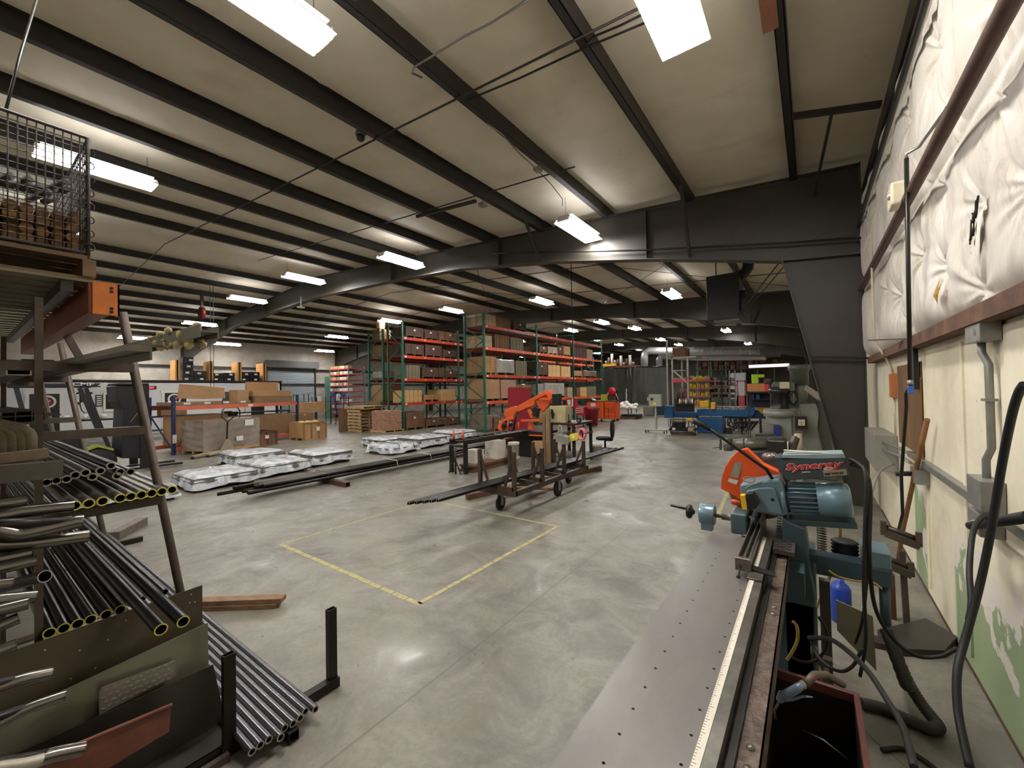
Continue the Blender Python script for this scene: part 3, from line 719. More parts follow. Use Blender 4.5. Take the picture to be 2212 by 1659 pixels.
for nm, o_, u, v, nu, nv in (('mesh_side', (X1, Y0, Z0), (0, Y1 - Y0, 0), (0, 0, Z1 - Z0), 52, 18), ('mesh_side', (X0, Y0, Z0), (0, Y1 - Y0, 0), (0, 0, Z1 - Z0), 34, 12),
                             ('mesh_side', (X0, Y1, Z0), (X1 - X0, 0, 0), (0, 0, Z1 - Z0), 22, 12)):
    mb = MB(); gridw(mb, o_, u, v, nu, nv, .0026); build(nm, mb, rw, cg)
mb = MB()
for x in (X0, X1):
    for y in (Y0, Y1): mb.tube([(x, y, Z0 - .06), (x, y, Z1)], .009, 8)
for z in (Z0, Z1): mb.tube([(X0, Y1, z), (X1, Y1, z), (X1, Y0, z)], .008, 6)
build('frame', mb, rw, cg)
mb = MB()
for i in range(8): mb.lathe([(.016, -.004), (.02, 0), (.016, .004)], (X1 + .004, Y1 + .006, Z0 + .03 + i * .065), (1, .3, 0), 10)
build('hook', mb, rw, cg)
br = mat('brown_card_parts', '8a6236', .7, 0, .35, 25, .2, '4d331c', .5)
for q in range(48):
    y = .362 - (q % 12) * .048; z = 2.468 + (q // 12) * .046; x = -2.80 - rnd.random() * .05
    o = MB().cyl((x, y - .01, z), (x - .25, y - .01, z + rnd.uniform(-.005, .005)), .0225, n=10)
    one('brown_part', o, br, 'tan wrapped part lying in the wire stillage', 'part', 'brown parts in the wire stillage')
for q in range(10):
    y = .33 - q * .06; z = 2.68 + rnd.random() * .2
    one('metal_part', MB().tube([(-2.95, y, z - .05), (-3.0, y + .04, z), (-3.1, y + .03, z + .06), (-3.2, y - .03, z + .02)], .014, 8), rw, 'dark bent bracket piled high in the wire stillage', 'part', 'dark brackets in the wire stillage')
# long tapered steel trough leaning behind the rack, parts carton
one('hanging_rod', MB().tube([at(12, 240, X=-2.95), at(40, 130, X=-3.1), at(80, -5, X=-3.3)], .006, 6), black_steel, 'dark rod running up from the wire cage to the roof', 'rod')
# ================================================================ right foreground: cold saw, feed table, hoses
blue = mat('slate_blue_machine_paint', '6c8793', .3, .2, .08, 6, .02, '5a727d', .3)
blued = mat('dark_blue_grey_paint', '3a4c55', .4, .1, .15, 6, .02)
dkblue = mat('blue_grey_panel', '3d4a52', .35, .1, .1, 5)
guard = mat('orange_guard', 'd9521c', .4, 0, .12, 6, .02)
tabm = mat('worn_table_steel', '75706d', .34, .25, .07, 9, 0, stretch=(2, .7, 2))
cast = mat('dull_machined_steel', '77736c', .38, .7, .25, 10, .04, '4d4945')
darkcast = mat('oily_dark_metal', '35322f', .35, .5, .3, 12, .05)
rub = mat('black_rubber', '0b0b0b', .6, 0, .2, 10)
T0, T1, TZ = -.495, -.235, .90
t = thing('feed_table', 'long narrow grey steel feed table with drilled holes leading to the cold saw', 'feed table', (-.3, 1.4, 0))
# plate with real holes
def holed(x0, x1, y0, y1, z, th, holes, r):
    mb = MB(); import itertools
    ys = sorted({y0, y1} | {round(h[1] - .02, 4) for h in holes} | {round(h[1] + .02, 4) for h in holes})
    for a, b in zip(ys[:-1], ys[1:]):
        hs = sorted([h for h in holes if a < h[1] < b])
        if not hs:
            mb.box(x0, x1, a, b, z - th, z); continue
        xs = x0
        for hx, hy in hs:
            mb.box(xs, hx - .02, a, b, z - th, z); n = 16; vs = []; 
            for i in range(n):
                an = 2 * math.pi * (i + .5) / n; c_, s_ = math.cos(an), math.sin(an); k_ = .02 / max(abs(c_), abs(s_))
                vs.append((hx + c_ * k_, hy + s_ * k_, z))
            for i in range(n):
                an = 2 * math.pi * (i + .5) / n; vs.append((hx + math.cos(an) * r, hy + math.sin(an) * r, z))
            for i in range(n):
                an = 2 * math.pi * (i + .5) / n; vs.append((hx + math.cos(an) * r, hy + math.sin(an) * r, z - th))
            # square corners
            fs = [(i, (i + 1) % n, n + (i + 1) % n, n + i) for i in range(n)] + [(n + i, n + (i + 1) % n, 2 * n + (i + 1) % n, 2 * n + i) for i in range(n)]
            o = len(mb.v); mb.add(vs, fs)
            for cx, cy in ((1, 1), (-1, 1), (-1, -1), (1, -1)):
                an = math.atan2(cy, cx); i0 = int((an / (2 * math.pi) * n - .5) // 1) % n; mb.v.append((hx + cx * .02, hy + cy * .02, z)); mb.f.append([o + i0, len(mb.v) - 1, o + (i0 + 1) % n]); mb.m.append(0); mb.s.append(False)
            xs = hx + .02
        mb.box(xs, x1, a, b, z - th, z)
    return mb
LH = [(401, 1622), (512, 1418), (612, 1242), (697, 1090), (769, 956), (835, 838), (894, 733), (943, 640), (991, 553), (1033, 479), (1071, 409), (1105, 346), (1137, 287), (1168, 234), (1195, 184), (1219, 140)]
RH = [(948, 1634), (1019, 1427), (1081, 1249), (1134, 1095), (1182, 961), (1223, 842), (1259, 735), (1291, 641), (1321, 555), (1346, 479), (1371, 408)]
holes = []
for L_ in (LH, RH):
    for a, b in L_:
        p = at(1180 + a * .3068, 1150 + b * .3068, z=TZ); holes.append((p.x, p.y))
gx = sum(h[0] for h in holes[:16]) / 16; gr = sum(h[0] for h in holes[16:]) / 11
hl = [(gx, h[1]) for h in holes[:16]]; hr = [(gr, h[1]) for h in holes[16:]]
hh = []
for (x, y) in hl: hh.append((x, y))
# rows differ slightly between the two sides: build two strips
mid = (gx + gr) / 2
mbt = holed(T0, mid, -.3, 2.636, TZ, .012, hl, .0042); m2_ = holed(mid, T1, -.3, 2.636, TZ, .012, hr, .0042); mbt.add(m2_.v, m2_.f)
build('table_top', mbt, tabm, t)
build('table_apron', MB().box(T0, T0 + .012, -.3, 2.62, TZ - .06, TZ - .012).box(T0, T1, 2.615, 2.63, TZ - .08, TZ - .012), tabm, t)
for y in (.1, 2.2):
    for x in (T0 + .05, T1 - .02): build('leg', MB().box(x - .025, x + .025, y - .025, y + .025, 0, TZ - .012), darkcast, t)
# slide rail with ruler and slotted angle
rl = thing('stop_rail', 'steel length stop rail with white ruler beside the feed table', 'rail', (-.2, 1.4, .9))
build('rail', MB().box(-.232, -.185, -.3, 2.62, .885, .925), cast, rl)
build('ruler', MB().box(-.232, -.214, -.3, 2.62, .9255, .9270), mat('ruler_white', 'd9d4c4', .35, 0, .1, 20), rl)['label'] = 'white ruler strip'
mb = MB()
for i in range(290):
    y = -.2 + i * .0097; mb.box(-.2315, -.2315 + (.010 if i % 5 == 0 else .005), y, y + .0010, .927, .9274)
build('ruler_marks', mb, ink, rl)
build('guide_channel', MB().box(-.185, -.16, -.3, 2.6, .86, .885).box(-.163, -.16, -.3, 2.6, .86, .90), darkcast, rl)
o = build('slotted_angle', MB().box(-.160, -.112, -.3, 2.55, .88, .886).box(-.116, -.112, -.3, 2.55, .80, .886), mat('gritty_brown_angle', '4f4038', .5, .3, .5, 60, .4, '8b7b6c', .3), rl)
mb = MB()
for (a, b) in ((1303, 1455), (1271, 1600), (1520, 507), (1506, 553)):
    p = at(1180 + a * .3068, 1150 + b * .3068, z=.887); mb.lathe([(.0, .006), (.009, .005), (.0105, 0)], (-.136, p.y, .886), (0, 0, 1), 14)
build('bolt_head', mb, cast, rl)
# stop carriage clamped to the rail
st = thing('stop_carriage', 'steel channel length stop clamped on the rail by the saw', 'length stop', (-.25, 2.1, .93))
a0 = at(1683, 1130, z=.985); 
yA, yB = at(1636, 1225, z=.95).y, at(1655, 1120, z=.985).y
x_ = -.262
mb = MB(); W_ = .052
mb.box(x_ - W_ / 2, x_ + W_ / 2, yA, yB + .0, .945, .951)
mb.box(x_ - W_ / 2, x_ - W_ / 2 + .005, yA, yB, .951, .985); mb.box(x_ + W_ / 2 - .005, x_ + W_ / 2, yA, yB, .951, .985); mb.box(x_ - .003, x_ + .003, yA, yB, .951, .975)
build('channel', mb, cast, st, .001)
build('end_block', MB().box(x_ - .032, x_ + .03, yA - .03, yA, .93, .985), cast, st, .002)
build('clamp_sleeve', MB().box(-.24, -.178, yA - .10, yA + .02, .92, .935).box(-.185, -.178, yA - .1, yA + .02, .87, .935), cast, st, .001)
mb = MB(); mb.prism([(0, 0), (.10, -.03), (.095, .012), (0, .055)], (-.235, yA - .015, .937), (1, 0, 0), (0, 1, 0), .004)
build('wing_plate', mb, darkcast, st)
build('screw', MB().cyl((x_ - .012, yA - .034, .95), (x_ - .012, yA - .085, .925), .004, n=8).cyl((x_ - .012, yA - .082, .927), (x_ - .012, yA - .09, .922), .008, n=10), darkcast, st)

# ---- the saw (screen width of the motor box gives its distance)
SY = 2.72
def S(px, py, Y=SY): return at(px, py, Y=Y)
sw = thing('cold_saw', 'blue grey circular cold saw with orange blade guard at the end of the feed table', 'saw', (-.1, 2.85, 0))
def plate(name, pts, Y, depth, m, parent, bevel=0.0, label=None):
    """outline in the image traced on plane y=Y, given real depth away from the camera"""
    P_ = [at(a, b, Y=Y) for a, b in pts]
    poly = [(p.x, p.z) for p in P_]
    # orient so that extrusion goes +Y : u=z? use u=(0,0,1), v=(1,0,0) -> u x v = (0,1,0)
    mb = MB().prism([(q, p) for p, q in poly], (0, Y, 0), (0, 0, 1), (1, 0, 0), depth)
    o = build(name, mb, m, parent, bevel)
    if label: o['label'] = label
    return o
# base pedestal and column
build('pedestal', MB().box(-.22, .0, 2.62, 3.1, 0, .62).box(-.2, .0, 2.66, 3.1, .62, .80), blued, sw, .012)
plate('column', [(1690, 1120), (1712, 1132), (1740, 1142), (1748, 1215), (1762, 1290), (1762, 1480), (1700, 1470), (1690, 1240)], 2.62, .30, blued, sw, .008)
plate('vented_box', [(1686, 1248), (1700, 1230), (1738, 1238), (1740, 1300), (1700, 1302), (1684, 1290)], 2.48, .16, blued, sw, .004)
mb = MB()
for i in range(6): p = at(1678, 1254 + i * 7, Y=2.475); mb.beam(p, p + V((.045, 0, -.004)), .003, .004)
build('vent_slot', mb, ink, sw)
build('work_table', MB().box(-.34, -.08, 2.66, 3.06, .86, .905), cast, sw, .004)
# grooved roller plate on the table
mb = MB(); P0 = at(1675, 1150, z=.95)
for j in range(3):
    for i in range(14):
        a = at(1672 + j * 13 + i * .6, 1185 - i * 5.5, z=.93); mb.beam(a, a + V((.022, 0, 0)), .007, .006)
mb.box(-.175, -.085, at(1680, 1190, z=.92).y, at(1680, 1115, z=.92).y, .905, .925)
build('grooved_plate', mb, cast, sw)
# vise
vz = .955
hw = at(1532, 1134, z=vz); yv = 2.80
build('vise_screw', MB().cyl((-.52, yv, vz), (-.30, yv, vz), .012, n=12).cyl((-.46, yv, vz), (-.33, yv, vz), .020, n=14), cast, sw)
hub = thing if False else None
def X_at(px, py, Y): return at(px, py, Y=Y).x
build('vise_housing', MB().cyl((X_at(1513, 1135, yv), yv, vz), (X_at(1545, 1135, yv), yv, vz), .060, n=24).box(X_at(1516, 1135, yv), X_at(1540, 1135, yv), yv - .03, yv + .03, .86, vz), blue, sw, .003)
hx = X_at(1490, 1130, yv)
build('hand_wheel', MB().lathe([(.012, -.018), (.040, -.014), (.046, 0), (.040, .012), (.02, .02), (.012, .03)], (hx, yv, vz), (1, 0, 0), 20), darkcast, sw)
build('wheel_handle', MB().cyl((hx, yv + .0, vz + .012), (X_at(1450, 1125, yv), yv, vz + .022), .008, .009, 10), darkcast, sw)
build('vise_jaw', MB().box(-.40, -.315, 2.70, 2.86, .89, 1.01).box(-.30, -.27, 2.70, 2.9, .89, 1.0), mat('blue_grey_casting', '56666c', .4, .3, .2, 8), sw, .01)
build('vise_jaw', MB().box(-.255, -.235, 2.7, 2.9, .89, .99).sphere((-.285, 2.68, .92), .02), cast, sw, .003)
# blade and guard (disc in a plane facing the camera)
bc = at(1641, 1060, Y=2.86)
mb = MB().cyl((bc.x, 2.875, bc.z), (bc.x, 2.872, bc.z), .168, n=64)
for i in range(90):
    a = 2 * math.pi * i / 90; mb.cbox((bc.x + math.cos(a) * .169, 2.8735, bc.z + math.sin(a) * .169), .006, .003, .004, M.Rotation(-a, 3, 'Y'))
build('saw_blade', mb, mat('bronze_saw_blade', '8d6a3e', .35, .7, .15, 5), sw)
plate('blade_guard', [(1557, 1056), (1559, 1032), (1566, 1010), (1578, 990), (1592, 976), (1606, 970), (1640, 1005), (1668, 1018), (1685, 1032), (1680, 1060), (1640, 1078), (1597, 1078), (1573, 1064)], 2.80, .05, guard, sw, .003, 'orange blade guard')
plate('guard_side', [(1606, 970), (1614, 972), (1648, 1004), (1680, 1020), (1688, 1034), (1668, 1024), (1640, 1008)], 2.785, .09, guard, sw, .002)
plate('warning_label', [(1587, 998), (1604, 1000), (1595, 1034), (1577, 1030)], 2.797, .002, mat('label_grey', '8e8675', .5, 0, .1, 40), sw)
mb = MB()
for i in range(6):
    p = at(1587 + .2 * i, 1003 + i * 5, Y=2.795); mb.beam(p + V((0, 0, 0)), p + V((.014, 0, -.002)), .001, .0012)
build('label_print', mb, mat('label_cream', 'd8d2c0', .5), sw)
plate('warning_label', [(1575, 1033), (1595, 1038), (1591, 1047), (1572, 1040)], 2.797, .002, mat('label_white2', 'cfc9bb', .5), sw)
# gearbox and motor
gb = plate('gearbox', [(1597, 1048), (1604, 1045), (1660, 1036), (1685, 1036), (1696, 1062), (1702, 1110), (1690, 1118), (1640, 1108), (1614, 1098), (1600, 1070)], 2.64, .17, blue, sw, .012)
plate('gearbox_cover', [(1610, 1062), (1640, 1054), (1672, 1054), (1680, 1076), (1690, 1112), (1645, 1106), (1622, 1096)], 2.625, .03, blue, sw, .006)
p = at(1669, 1080, Y=2.622); build('bolt', MB().cyl(p, p + V((0, .01, 0)), .009, n=16), ink, sw)
mc_ = at(1765, 1078, Y=2.72); ml, mr_ = at(1690, 1076, Y=2.72), at(1840, 1082, Y=2.72)
ax = (mr_ - ml).normalized(); R_ = .09
build('motor_flange', MB().lathe([(.03, 0), (.096, 0), (.096, .014), (.08, .02)], ml, ax, 28), blue, sw)
build('motor_body', MB().lathe([(.03, .01), (.074, .012), (.074, .20), (.03, .202)], ml, ax, 28), blued, sw)
for i in range(22):
    a = 2 * math.pi * i / 22; sd, u_ = frame(ax); d_ = sd * math.cos(a) + u_ * math.sin(a)
    build('cooling_fin', MB().beam(ml + ax * .035 + d_ * .080, ml + ax * .165 + d_ * .080, .0035, .018, d_), blue, sw)
L_ = (mr_ - ml).length
build('fan_cover', MB().lathe([(.03, .158), (.090, .158), (.090, L_ - .03), (.084, L_ - .008), (.062, L_), (.0, L_)], ml, ax, 32), blue, sw)
# control box with lettering
cb = plate('control_box', [(1672, 988), (1826, 990), (1834, 1028), (1700, 1038), (1684, 1020)], 2.66, .14, dkblue, sw, .003)
plate('box_lid', [(1690, 983), (1822, 980), (1827, 989), (1690, 993)], 2.66, .15, mat('pale_blue_lid', '93a4a8', .3, .1, .08, 8), sw, .001)
p = at(1692, 984, Y=2.66); build('lid_label', MB().box(p.x, p.x + .19, 2.69, 2.72, at(1750, 980, Y=2.66).z + .004, at(1750, 980, Y=2.66).z + .006), mat('label_cream', 'd8d2c0', .5), sw)
red = mat('red_lettering', 'c02530', .4, 0, .05, 5); pink = mat('pale_outline', 'e2c4bd', .5)
yb_ = 2.6590
p = at(1697, 1016, Y=yb_); r2 = (at(1795, 1010, Y=yb_) - p).normalized(); upv = V((.0, 0, 1)); upv = (upv - r2 * upv.dot(r2)).normalized()
wS = (at(1797, 1008, Y=yb_) - at(1693, 1020, Y=yb_)).length
text('logo_shadow', 'Synergy', p - V((.003, -.0008, .002)), r2, upv, .048, ink, sw, .0006, .25, wS / .048 / 2.78, .10)
text('logo_outline', 'Synergy', p - V((.001, -.0004, .0)), r2, upv, .048, pink, sw, .0012, .25, wS / .048 / 2.8, .055)
text('logo_lettering', 'Synergy', p, r2, upv, .048, red, sw, .0026, .25, wS / .048 / 2.8, .018)
text('logo_subtitle', 'MFG', at(1731, 1022, Y=yb_), r2, upv, .0105, mat('white_lettering', 'e6e2da', .5), sw, .0012, .2, 1.9, .02)
plate('voltage_label', [(1777, 1017), (1828, 1013), (1830, 1026), (1780, 1030)], 2.6585, .0015, mat('label_tan', '9b8d78', .5, 0, .1, 30), sw)
text('voltage_lettering', '460 VOLTS', at(1781, 1026.5, Y=2.658), (at(1828, 1023, Y=2.658) - at(1781, 1026.5, Y=2.658)), V((0, 0, 1)), .0155, ink, sw, .0012, 0, 1.05, .045)
# hand lever with grip
lv = [at(1668, 1034, Y=2.66), at(1656, 1014, Y=2.63), at(1640, 1003, Y=2.62), at(1566, 950, Y=2.55), at(1530, 925, Y=2.52)]
build('lever', MB().tube(lv, .0085, 12), rub, sw)
g1, g2 = at(1532, 927, Y=2.52), at(1496, 908, Y=2.48)
build('grip', MB().cyl(g1, g2, .0115, .0165, 14), rub, sw)
# emergency stop
e = at(1612, 1085, Y=2.60)
plate('switch_box', [(1598, 1070), (1610, 1070), (1616, 1102), (1603, 1101)], 2.57, .05, mat('switch_yellow', 'd9b31a', .4, 0, .08, 8), sw, .003)
plate('switch_housing', [(1610, 1068), (1626, 1066), (1640, 1088), (1632, 1100), (1614, 1102)], 2.565, .06, rub, sw, .004)
e1, e2 = at(1598, 1086, Y=2.595), at(1581, 1084, Y=2.595)
build('emergency_stop_button', MB().lathe([(.0, 0), (.010, 0), (.010, .012), (.0145, .014), (.0145, (e2 - e1).length), (.010, (e2 - e1).length + .003), (0, (e2 - e1).length + .003)], e1, e2 - e1, 18), mat('button_red', 'cf4a38', .35, 0, .05, 5), sw)
w0 = [at(1610, 1066, Y=2.6), at(1612, 1054, Y=2.6), at(1626, 1047, Y=2.62), at(1660, 1036, Y=2.66), at(1690, 1026, Y=2.66)]
build('switch_cable', MB().tube(w0, .0035, 8), mat('grey_cable', '6d6a63', .5), sw)
cc = at(1618, 1036, Y=2.62)
build('cable_loop', MB().tube([cc + V((.028 * math.cos(a), .01 * math.sin(a), .013 * math.sin(a))) for a in [i * math.pi / 8 for i in range(17)]], .0028, 6), mat('grey_cable', '6d6a63', .5), sw)
# boom and right hand support box
build('motor_cradle', MB().beam(at(1700, 1122, Y=2.72), at(1850, 1130, Y=2.72), .12, .03), blued, sw, .004)
build('boom', MB().beam(at(1745, 1210, Y=2.80), at(1925, 1243, Y=2.80), .10, .10), blued, sw, .004)
build('hydraulic_tank', MB().box(*(sorted((at(1865, 1200, Y=2.75).x, at(1925, 1200, Y=2.75).x))), 2.75, 2.95, at(1900, 1235, Y=2.75).z, at(1900, 1195, Y=2.75).z), blue, sw, .004)
sp = at(1775, 1155, Y=2.95); mb = MB()
pts = []
for i in range(120):
    a = i * .55; pts.append(sp + V((.022 * math.cos(a), .022 * math.sin(a), .05 - i * .00125)))
build('return_spring', mb.tube(pts, .003, 5), darkcast, sw)
bl = at(1825, 1190, Y=2.9); prof = []
for i in range(13): prof.append((.062 if i % 2 else .048, -.055 + i * .0095))
build('rubber_bellows', MB().lathe([(0, -.055)] + prof + [(.03, .065), (0, .066)], bl, (0, 0, 1), 24), rub, sw)
build('drain_outlet', MB().cyl((at(1912, 1295, Y=2.82).x, 2.82, .52), (at(1910, 1260, Y=2.82).x, 2.82, .72), .022, n=14), blued, sw)
build('filter_regulator', MB().cyl((.02, 2.42, .36), (.02, 2.42, .44), .018, n=14).box(-.03, .05, 2.4, 2.44, .44, .475).cyl((-.015, 2.42, .475), (-.015, 2.42, .51), .016, n=12), cast, sw)
yh = mat('yellow_hose', 'a8913a', .5)
def cable(name, px, Yk, r, m, label, cat='cable', z=None, n=8):
    P_ = [at(a, b, Y=y) if not z else at(a, b, z=z) for (a, b), y in zip(px, Yk)]
    Q = []
    for i in range(len(P_) - 1):
        p0, p1, p2, p3 = P_[max(0, i - 1)], P_[i], P_[i + 1], P_[min(len(P_) - 1, i + 2)]
        for s in range(6):
            t_ = s / 6; Q.append(.5 * ((2 * p1) + (p2 - p0) * t_ + (2 * p0 - 5 * p1 + 4 * p2 - p3) * t_ ** 2 + (3 * p1 - p0 - 3 * p2 + p3) * t_ ** 3))
    Q.append(P_[-1])
    for q in Q: q.z = max(q.z, r)
    return one(name, MB().tube(Q, r, n), m, label, cat)
cable('electric_cable', [(1835, 992), (1855, 1002), (1870, 1030), (1868, 1150), (1866, 1270), (1870, 1380), (1858, 1460)], [2.7, 2.6, 2.5, 2.45, 2.45, 2.5, 2.6], .0075, rub, 'black cable dropping from the right end of the saw control box, left one')
cable('electric_cable', [(1838, 1003), (1866, 1015), (1880, 1060), (1878, 1200), (1890, 1310), (1925, 1375), (1975, 1415), (2030, 1418), (2068, 1400)], [2.7, 2.6, 2.5, 2.45, 2.6, 2.7, 2.75, 2.75, 2.75], .0085, rub, 'black cable from the saw looping down towards the right wall')
cable('electric_cable', [(1840, 998), (1860, 1006), (1874, 1040), (1873, 1160), (1872, 1260), (1862, 1345), (1848, 1390)], [2.72, 2.62, 2.52, 2.5, 2.5, 2.6, 2.8], .006, rub, 'black cable dropping from the saw control box, right one')
cable('electric_cable', [(1878, 1085), (1890, 1040), (1905, 1015), (1930, 1003)], [3.3, 3.6, 3.9, 4.2], .008, mat('grey_cable', '6d6a63', .5), 'grey cord from the wall socket curving down behind the saw')
cable('yellow_hose', [(1805, 1125), (1815, 1140), (1813, 1170), (1800, 1200), (1795, 1240), (1755, 1330)], [2.95, 2.95, 2.95, 2.95, 3.1, 3.3], .008, yh, 'yellow hose hanging below the saw head', 'hose')
cable('yellow_hose', [(1790, 1232), (1810, 1245), (1850, 1255), (1885, 1258), (1905, 1272)], [2.7] * 5, .005, yh, 'thin yellow hoses running along the saw boom', 'hose')
cable('yellow_hose', [(1712, 1342), (1722, 1355), (1722, 1385), (1710, 1410), (1700, 1425)], [2.4] * 5, .007, yh, 'thick yellow hose beside the air regulator', 'hose')
cable('air_hose', [(1748, 1378), (1790, 1380), (1830, 1405), (1875, 1450), (1915, 1510), (1950, 1570), (1975, 1659)], [2.4, 2.3, 2.15, 2.0, 1.85, 1.7, 1.5], .010, rub, 'thick black air hose arching from the regulator to the lower right', 'hose')
cable('air_hose', [(1752, 1385), (1765, 1415), (1790, 1440), (1820, 1450), (1845, 1435), (1862, 1400)], [2.4, 2.35, 2.3, 2.3, 2.3, 2.3], .007, rub, 'black hose looping below the regulator', 'hose')
cable('air_hose', [(1768, 1332), (1784, 1360), (1785, 1395), (1765, 1425), (1735, 1430), (1712, 1420)], [2.35] * 6, .0065, rub, 'thin black hose curling beside the yellow hose', 'hose')
# blow gun lying on the bin edge
bg = thing('air_blow_gun', 'blue grey air blow gun hanging over the scrap bin', 'blow gun', (0, 1.75, .62))
gm = mat('gun_grey', '6f8298', .35, .1, .1, 8)
def G(a, b, Y=1.62): return at(a, b, Y=Y)
build('hose', MB().tube([G(1820, 1478, 1.9), G(1785, 1458, 1.78), G(1760, 1458, 1.7), G(1738, 1478, 1.64)], .012, 10), mat('brown_hose', '5a4a3a', .5), bg)
build('handle', MB().tube([G(1738, 1476, 1.64), G(1722, 1487), G(1700, 1500), G(1688, 1505)], [.009, .013, .014, .013], 12), gm, bg)
build('body', MB().tube([G(1690, 1498), G(1684, 1513)], [.012, .011], 12), gm, bg)
build('trigger', MB().tube([G(1692, 1512), G(1712, 1511), G(1735, 1504), G(1756, 1506)], [.006, .005, .004, .002], 8), gm, bg)
build('nozzle', MB().tube([G(1684, 1513), G(1673, 1535), G(1676, 1553)], .0035, 8), cast, bg)
build('collar', MB().cyl(G(1736, 1478, 1.64), G(1731, 1481, 1.635), .013, n=12), mat('brass', 'b89a5a', .3, .8), bg)
# scrap bin
binm = mat('red_brown_bin_paint', '6d3f3a', .5, .1, .3, 10, .08, '4d2a26')
sb = thing('scrap_bin', 'open red brown steel scrap bin beside the feed table', 'bin', (0, 1.4, 0))
bx0, bx1, by0, by1, bz = -.16, .107, .2, 1.98, .60
mb = MB(); w_ = .004
mb.box(bx0, bx1, by1 - w_, by1, .08, bz).box(bx1 - w_, bx1, by0, by1, .08, bz).box(bx0, bx0 + w_, by0, by1, .08, bz).box(bx0, bx1, by0, by1, .08, .085).box(bx0, bx1, by0, by0 + w_, .08, bz)
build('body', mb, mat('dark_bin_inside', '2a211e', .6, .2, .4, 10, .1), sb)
build('rim', MB().box(bx0 - .01, bx1 + .012, by1 - .006, by1 + .012, bz - .03, bz + .004).box(bx1 - .006, bx1 + .012, by0, by1, bz - .03, bz + .004), binm, sb, .002)
build('foot', MB().box(bx0, bx0 + .05, by0, by1, 0, .08).box(bx1 - .05, bx1, by0, by1, 0, .08), binm, sb)
dk = mat('dark_offcut_steel', '1f1d1b', .4, .4, .3, 12)
for i in range(16):
    x = rnd.uniform(bx0 + .04, bx1 - .04); y = rnd.uniform(.7, 1.85); z = rnd.uniform(.12, .30); a = rnd.uniform(-.5, .5)
    d_ = V((math.sin(a) * .08, math.cos(a) * .16, rnd.uniform(-.03, .06)))
    y0_ = V((x, y, z)); e1_, e2_ = y0_ - d_, y0_ + d_
    for e_ in (e1_, e2_): e_.x = min(bx1 - .03, max(bx0 + .03, e_.x)); e_.z = max(.11, e_.z); e_.y = min(1.94, e_.y)
    one('steel_offcut', MB().rtube(e1_, e2_, .035, .035, .003), dk, 'dark steel tube offcut lying in the scrap bin', 'offcut', 'offcuts in the scrap bin')
one('steel_strip', MB().tube([at(1735, 1578, z=.42), at(1780, 1600, z=.45), at(1830, 1640, z=.42)], [.004] * 3, 6), cast, 'thin bright strip lying across the scrap bin', 'steel strip')
# corrugated drain hose on floor
hp = [(1912, 1295), (1914, 1340), (1930, 1400), (1960, 1470), (1990, 1520), (2020, 1558), (2025, 1572), (2000, 1572), (1940, 1545), (1900, 1528), (1860, 1520)]
HY = [2.85, 2.75, None, None, None, None, None, None, None, None, None]
P_ = [V((at(1912, 1295, Y=2.82).x, 2.82, .50)), V((.34, 2.72, .30))] + [at(a, b, z=zz) for (a, b), zz in zip(hp[2:], (.24, .16, .08, .035, .03, .03, .03, .03, .03))]
Q = []; 
for i in range(len(P_) - 1):
    p0, p1, p2, p3 = P_[max(0, i - 1)], P_[i], P_[i + 1], P_[min(len(P_) - 1, i + 2)]
    for s in range(14):
        t_ = s / 14; Q.append(.5 * ((2 * p1) + (p2 - p0) * t_ + (2 * p0 - 5 * p1 + 4 * p2 - p3) * t_ ** 2 + (3 * p1 - p0 - 3 * p2 + p3) * t_ ** 3))
one('corrugated_hose', MB().tube(Q, [.026 + (.0035 if i % 2 else 0) for i in range(len(Q))], 14), mat('dark_olive_hose', '35312a', .6, 0, .2, 20), 'fat dark corrugated hose folded on the floor beside the scrap bin', 'hose')
cable('electric_cable', [(1905, 1620), (1950, 1618), (2000, 1645), (2040, 1680)], [1] * 4, .011, rub, 'black cable on the floor at the lower right', z=.012)
# big black cable hanging from the wall socket
cable('electric_cable', [(2212, 830), (2200, 850), (2185, 900), (2165, 1000), (2140, 1150), (2115, 1270), (2085, 1380), (2068, 1450), (2070, 1540), (2095, 1659)],
      [1.95, 1.98, 2.02, 2.1, 2.15, 2.15, 2.1, 2.02, 1.95, 1.85], .0115, rub, 'thick black cord hanging down along the right wall in front', n=12)
cable('electric_cable', [(2140, 1110), (2120, 1118), (2102, 1150), (2094, 1230), (2098, 1300), (2092, 1340)], [2.9, 2.75, 2.6, 2.45, 2.35, 2.3], .010, rub, 'second black cord looping from the wall plug down to the thick one', n=10)

# ---- things on the right wall
gal = mat('galvanised_box', '8b8b86', .4, .5, .15, 10, .03)
def wbox(name, y0, y1, z0, z1, d, m, label, cat, x=XW, bevel=.004, parent=None):
    mb = MB().box(x - d, x - .0005, y0, y1, z0, z1)
    return one(name, mb, m, label, cat, None, bevel)
t = thing('conduit_run', 'grey electrical conduit with metal boxes running up the cream wall', 'conduit', (XW, 3.05, 1.1))
build('upper_box', MB().box(XW - .09, XW - .016, 2.93, 3.16, 1.95, 2.06), gal, t, .004)
build('knockout', MB().cyl((XW - .088, 3.0, 2.0), (XW - .092, 3.0, 2.0), .02, n=16), mat('galv_dark', '6f6f6b', .45, .5), t)
for z in (1.98, 2.03): build('conduit_fitting', MB().cyl((XW - .05, 3.16, z), (XW - .05, 3.20, z), .018, n=12), mat('cream_fitting', 'cfc8b0', .4), t)
build('conduit', MB().tube([(XW - .05, 3.08, 1.95), (XW - .05, 3.08, 1.90), (XW - .035, 3.05, 1.84), (XW - .035, 3.05, 1.42), (XW - .05, 3.07, 1.36), (XW - .05, 3.07, 1.27)], .016, 10), gal, t)
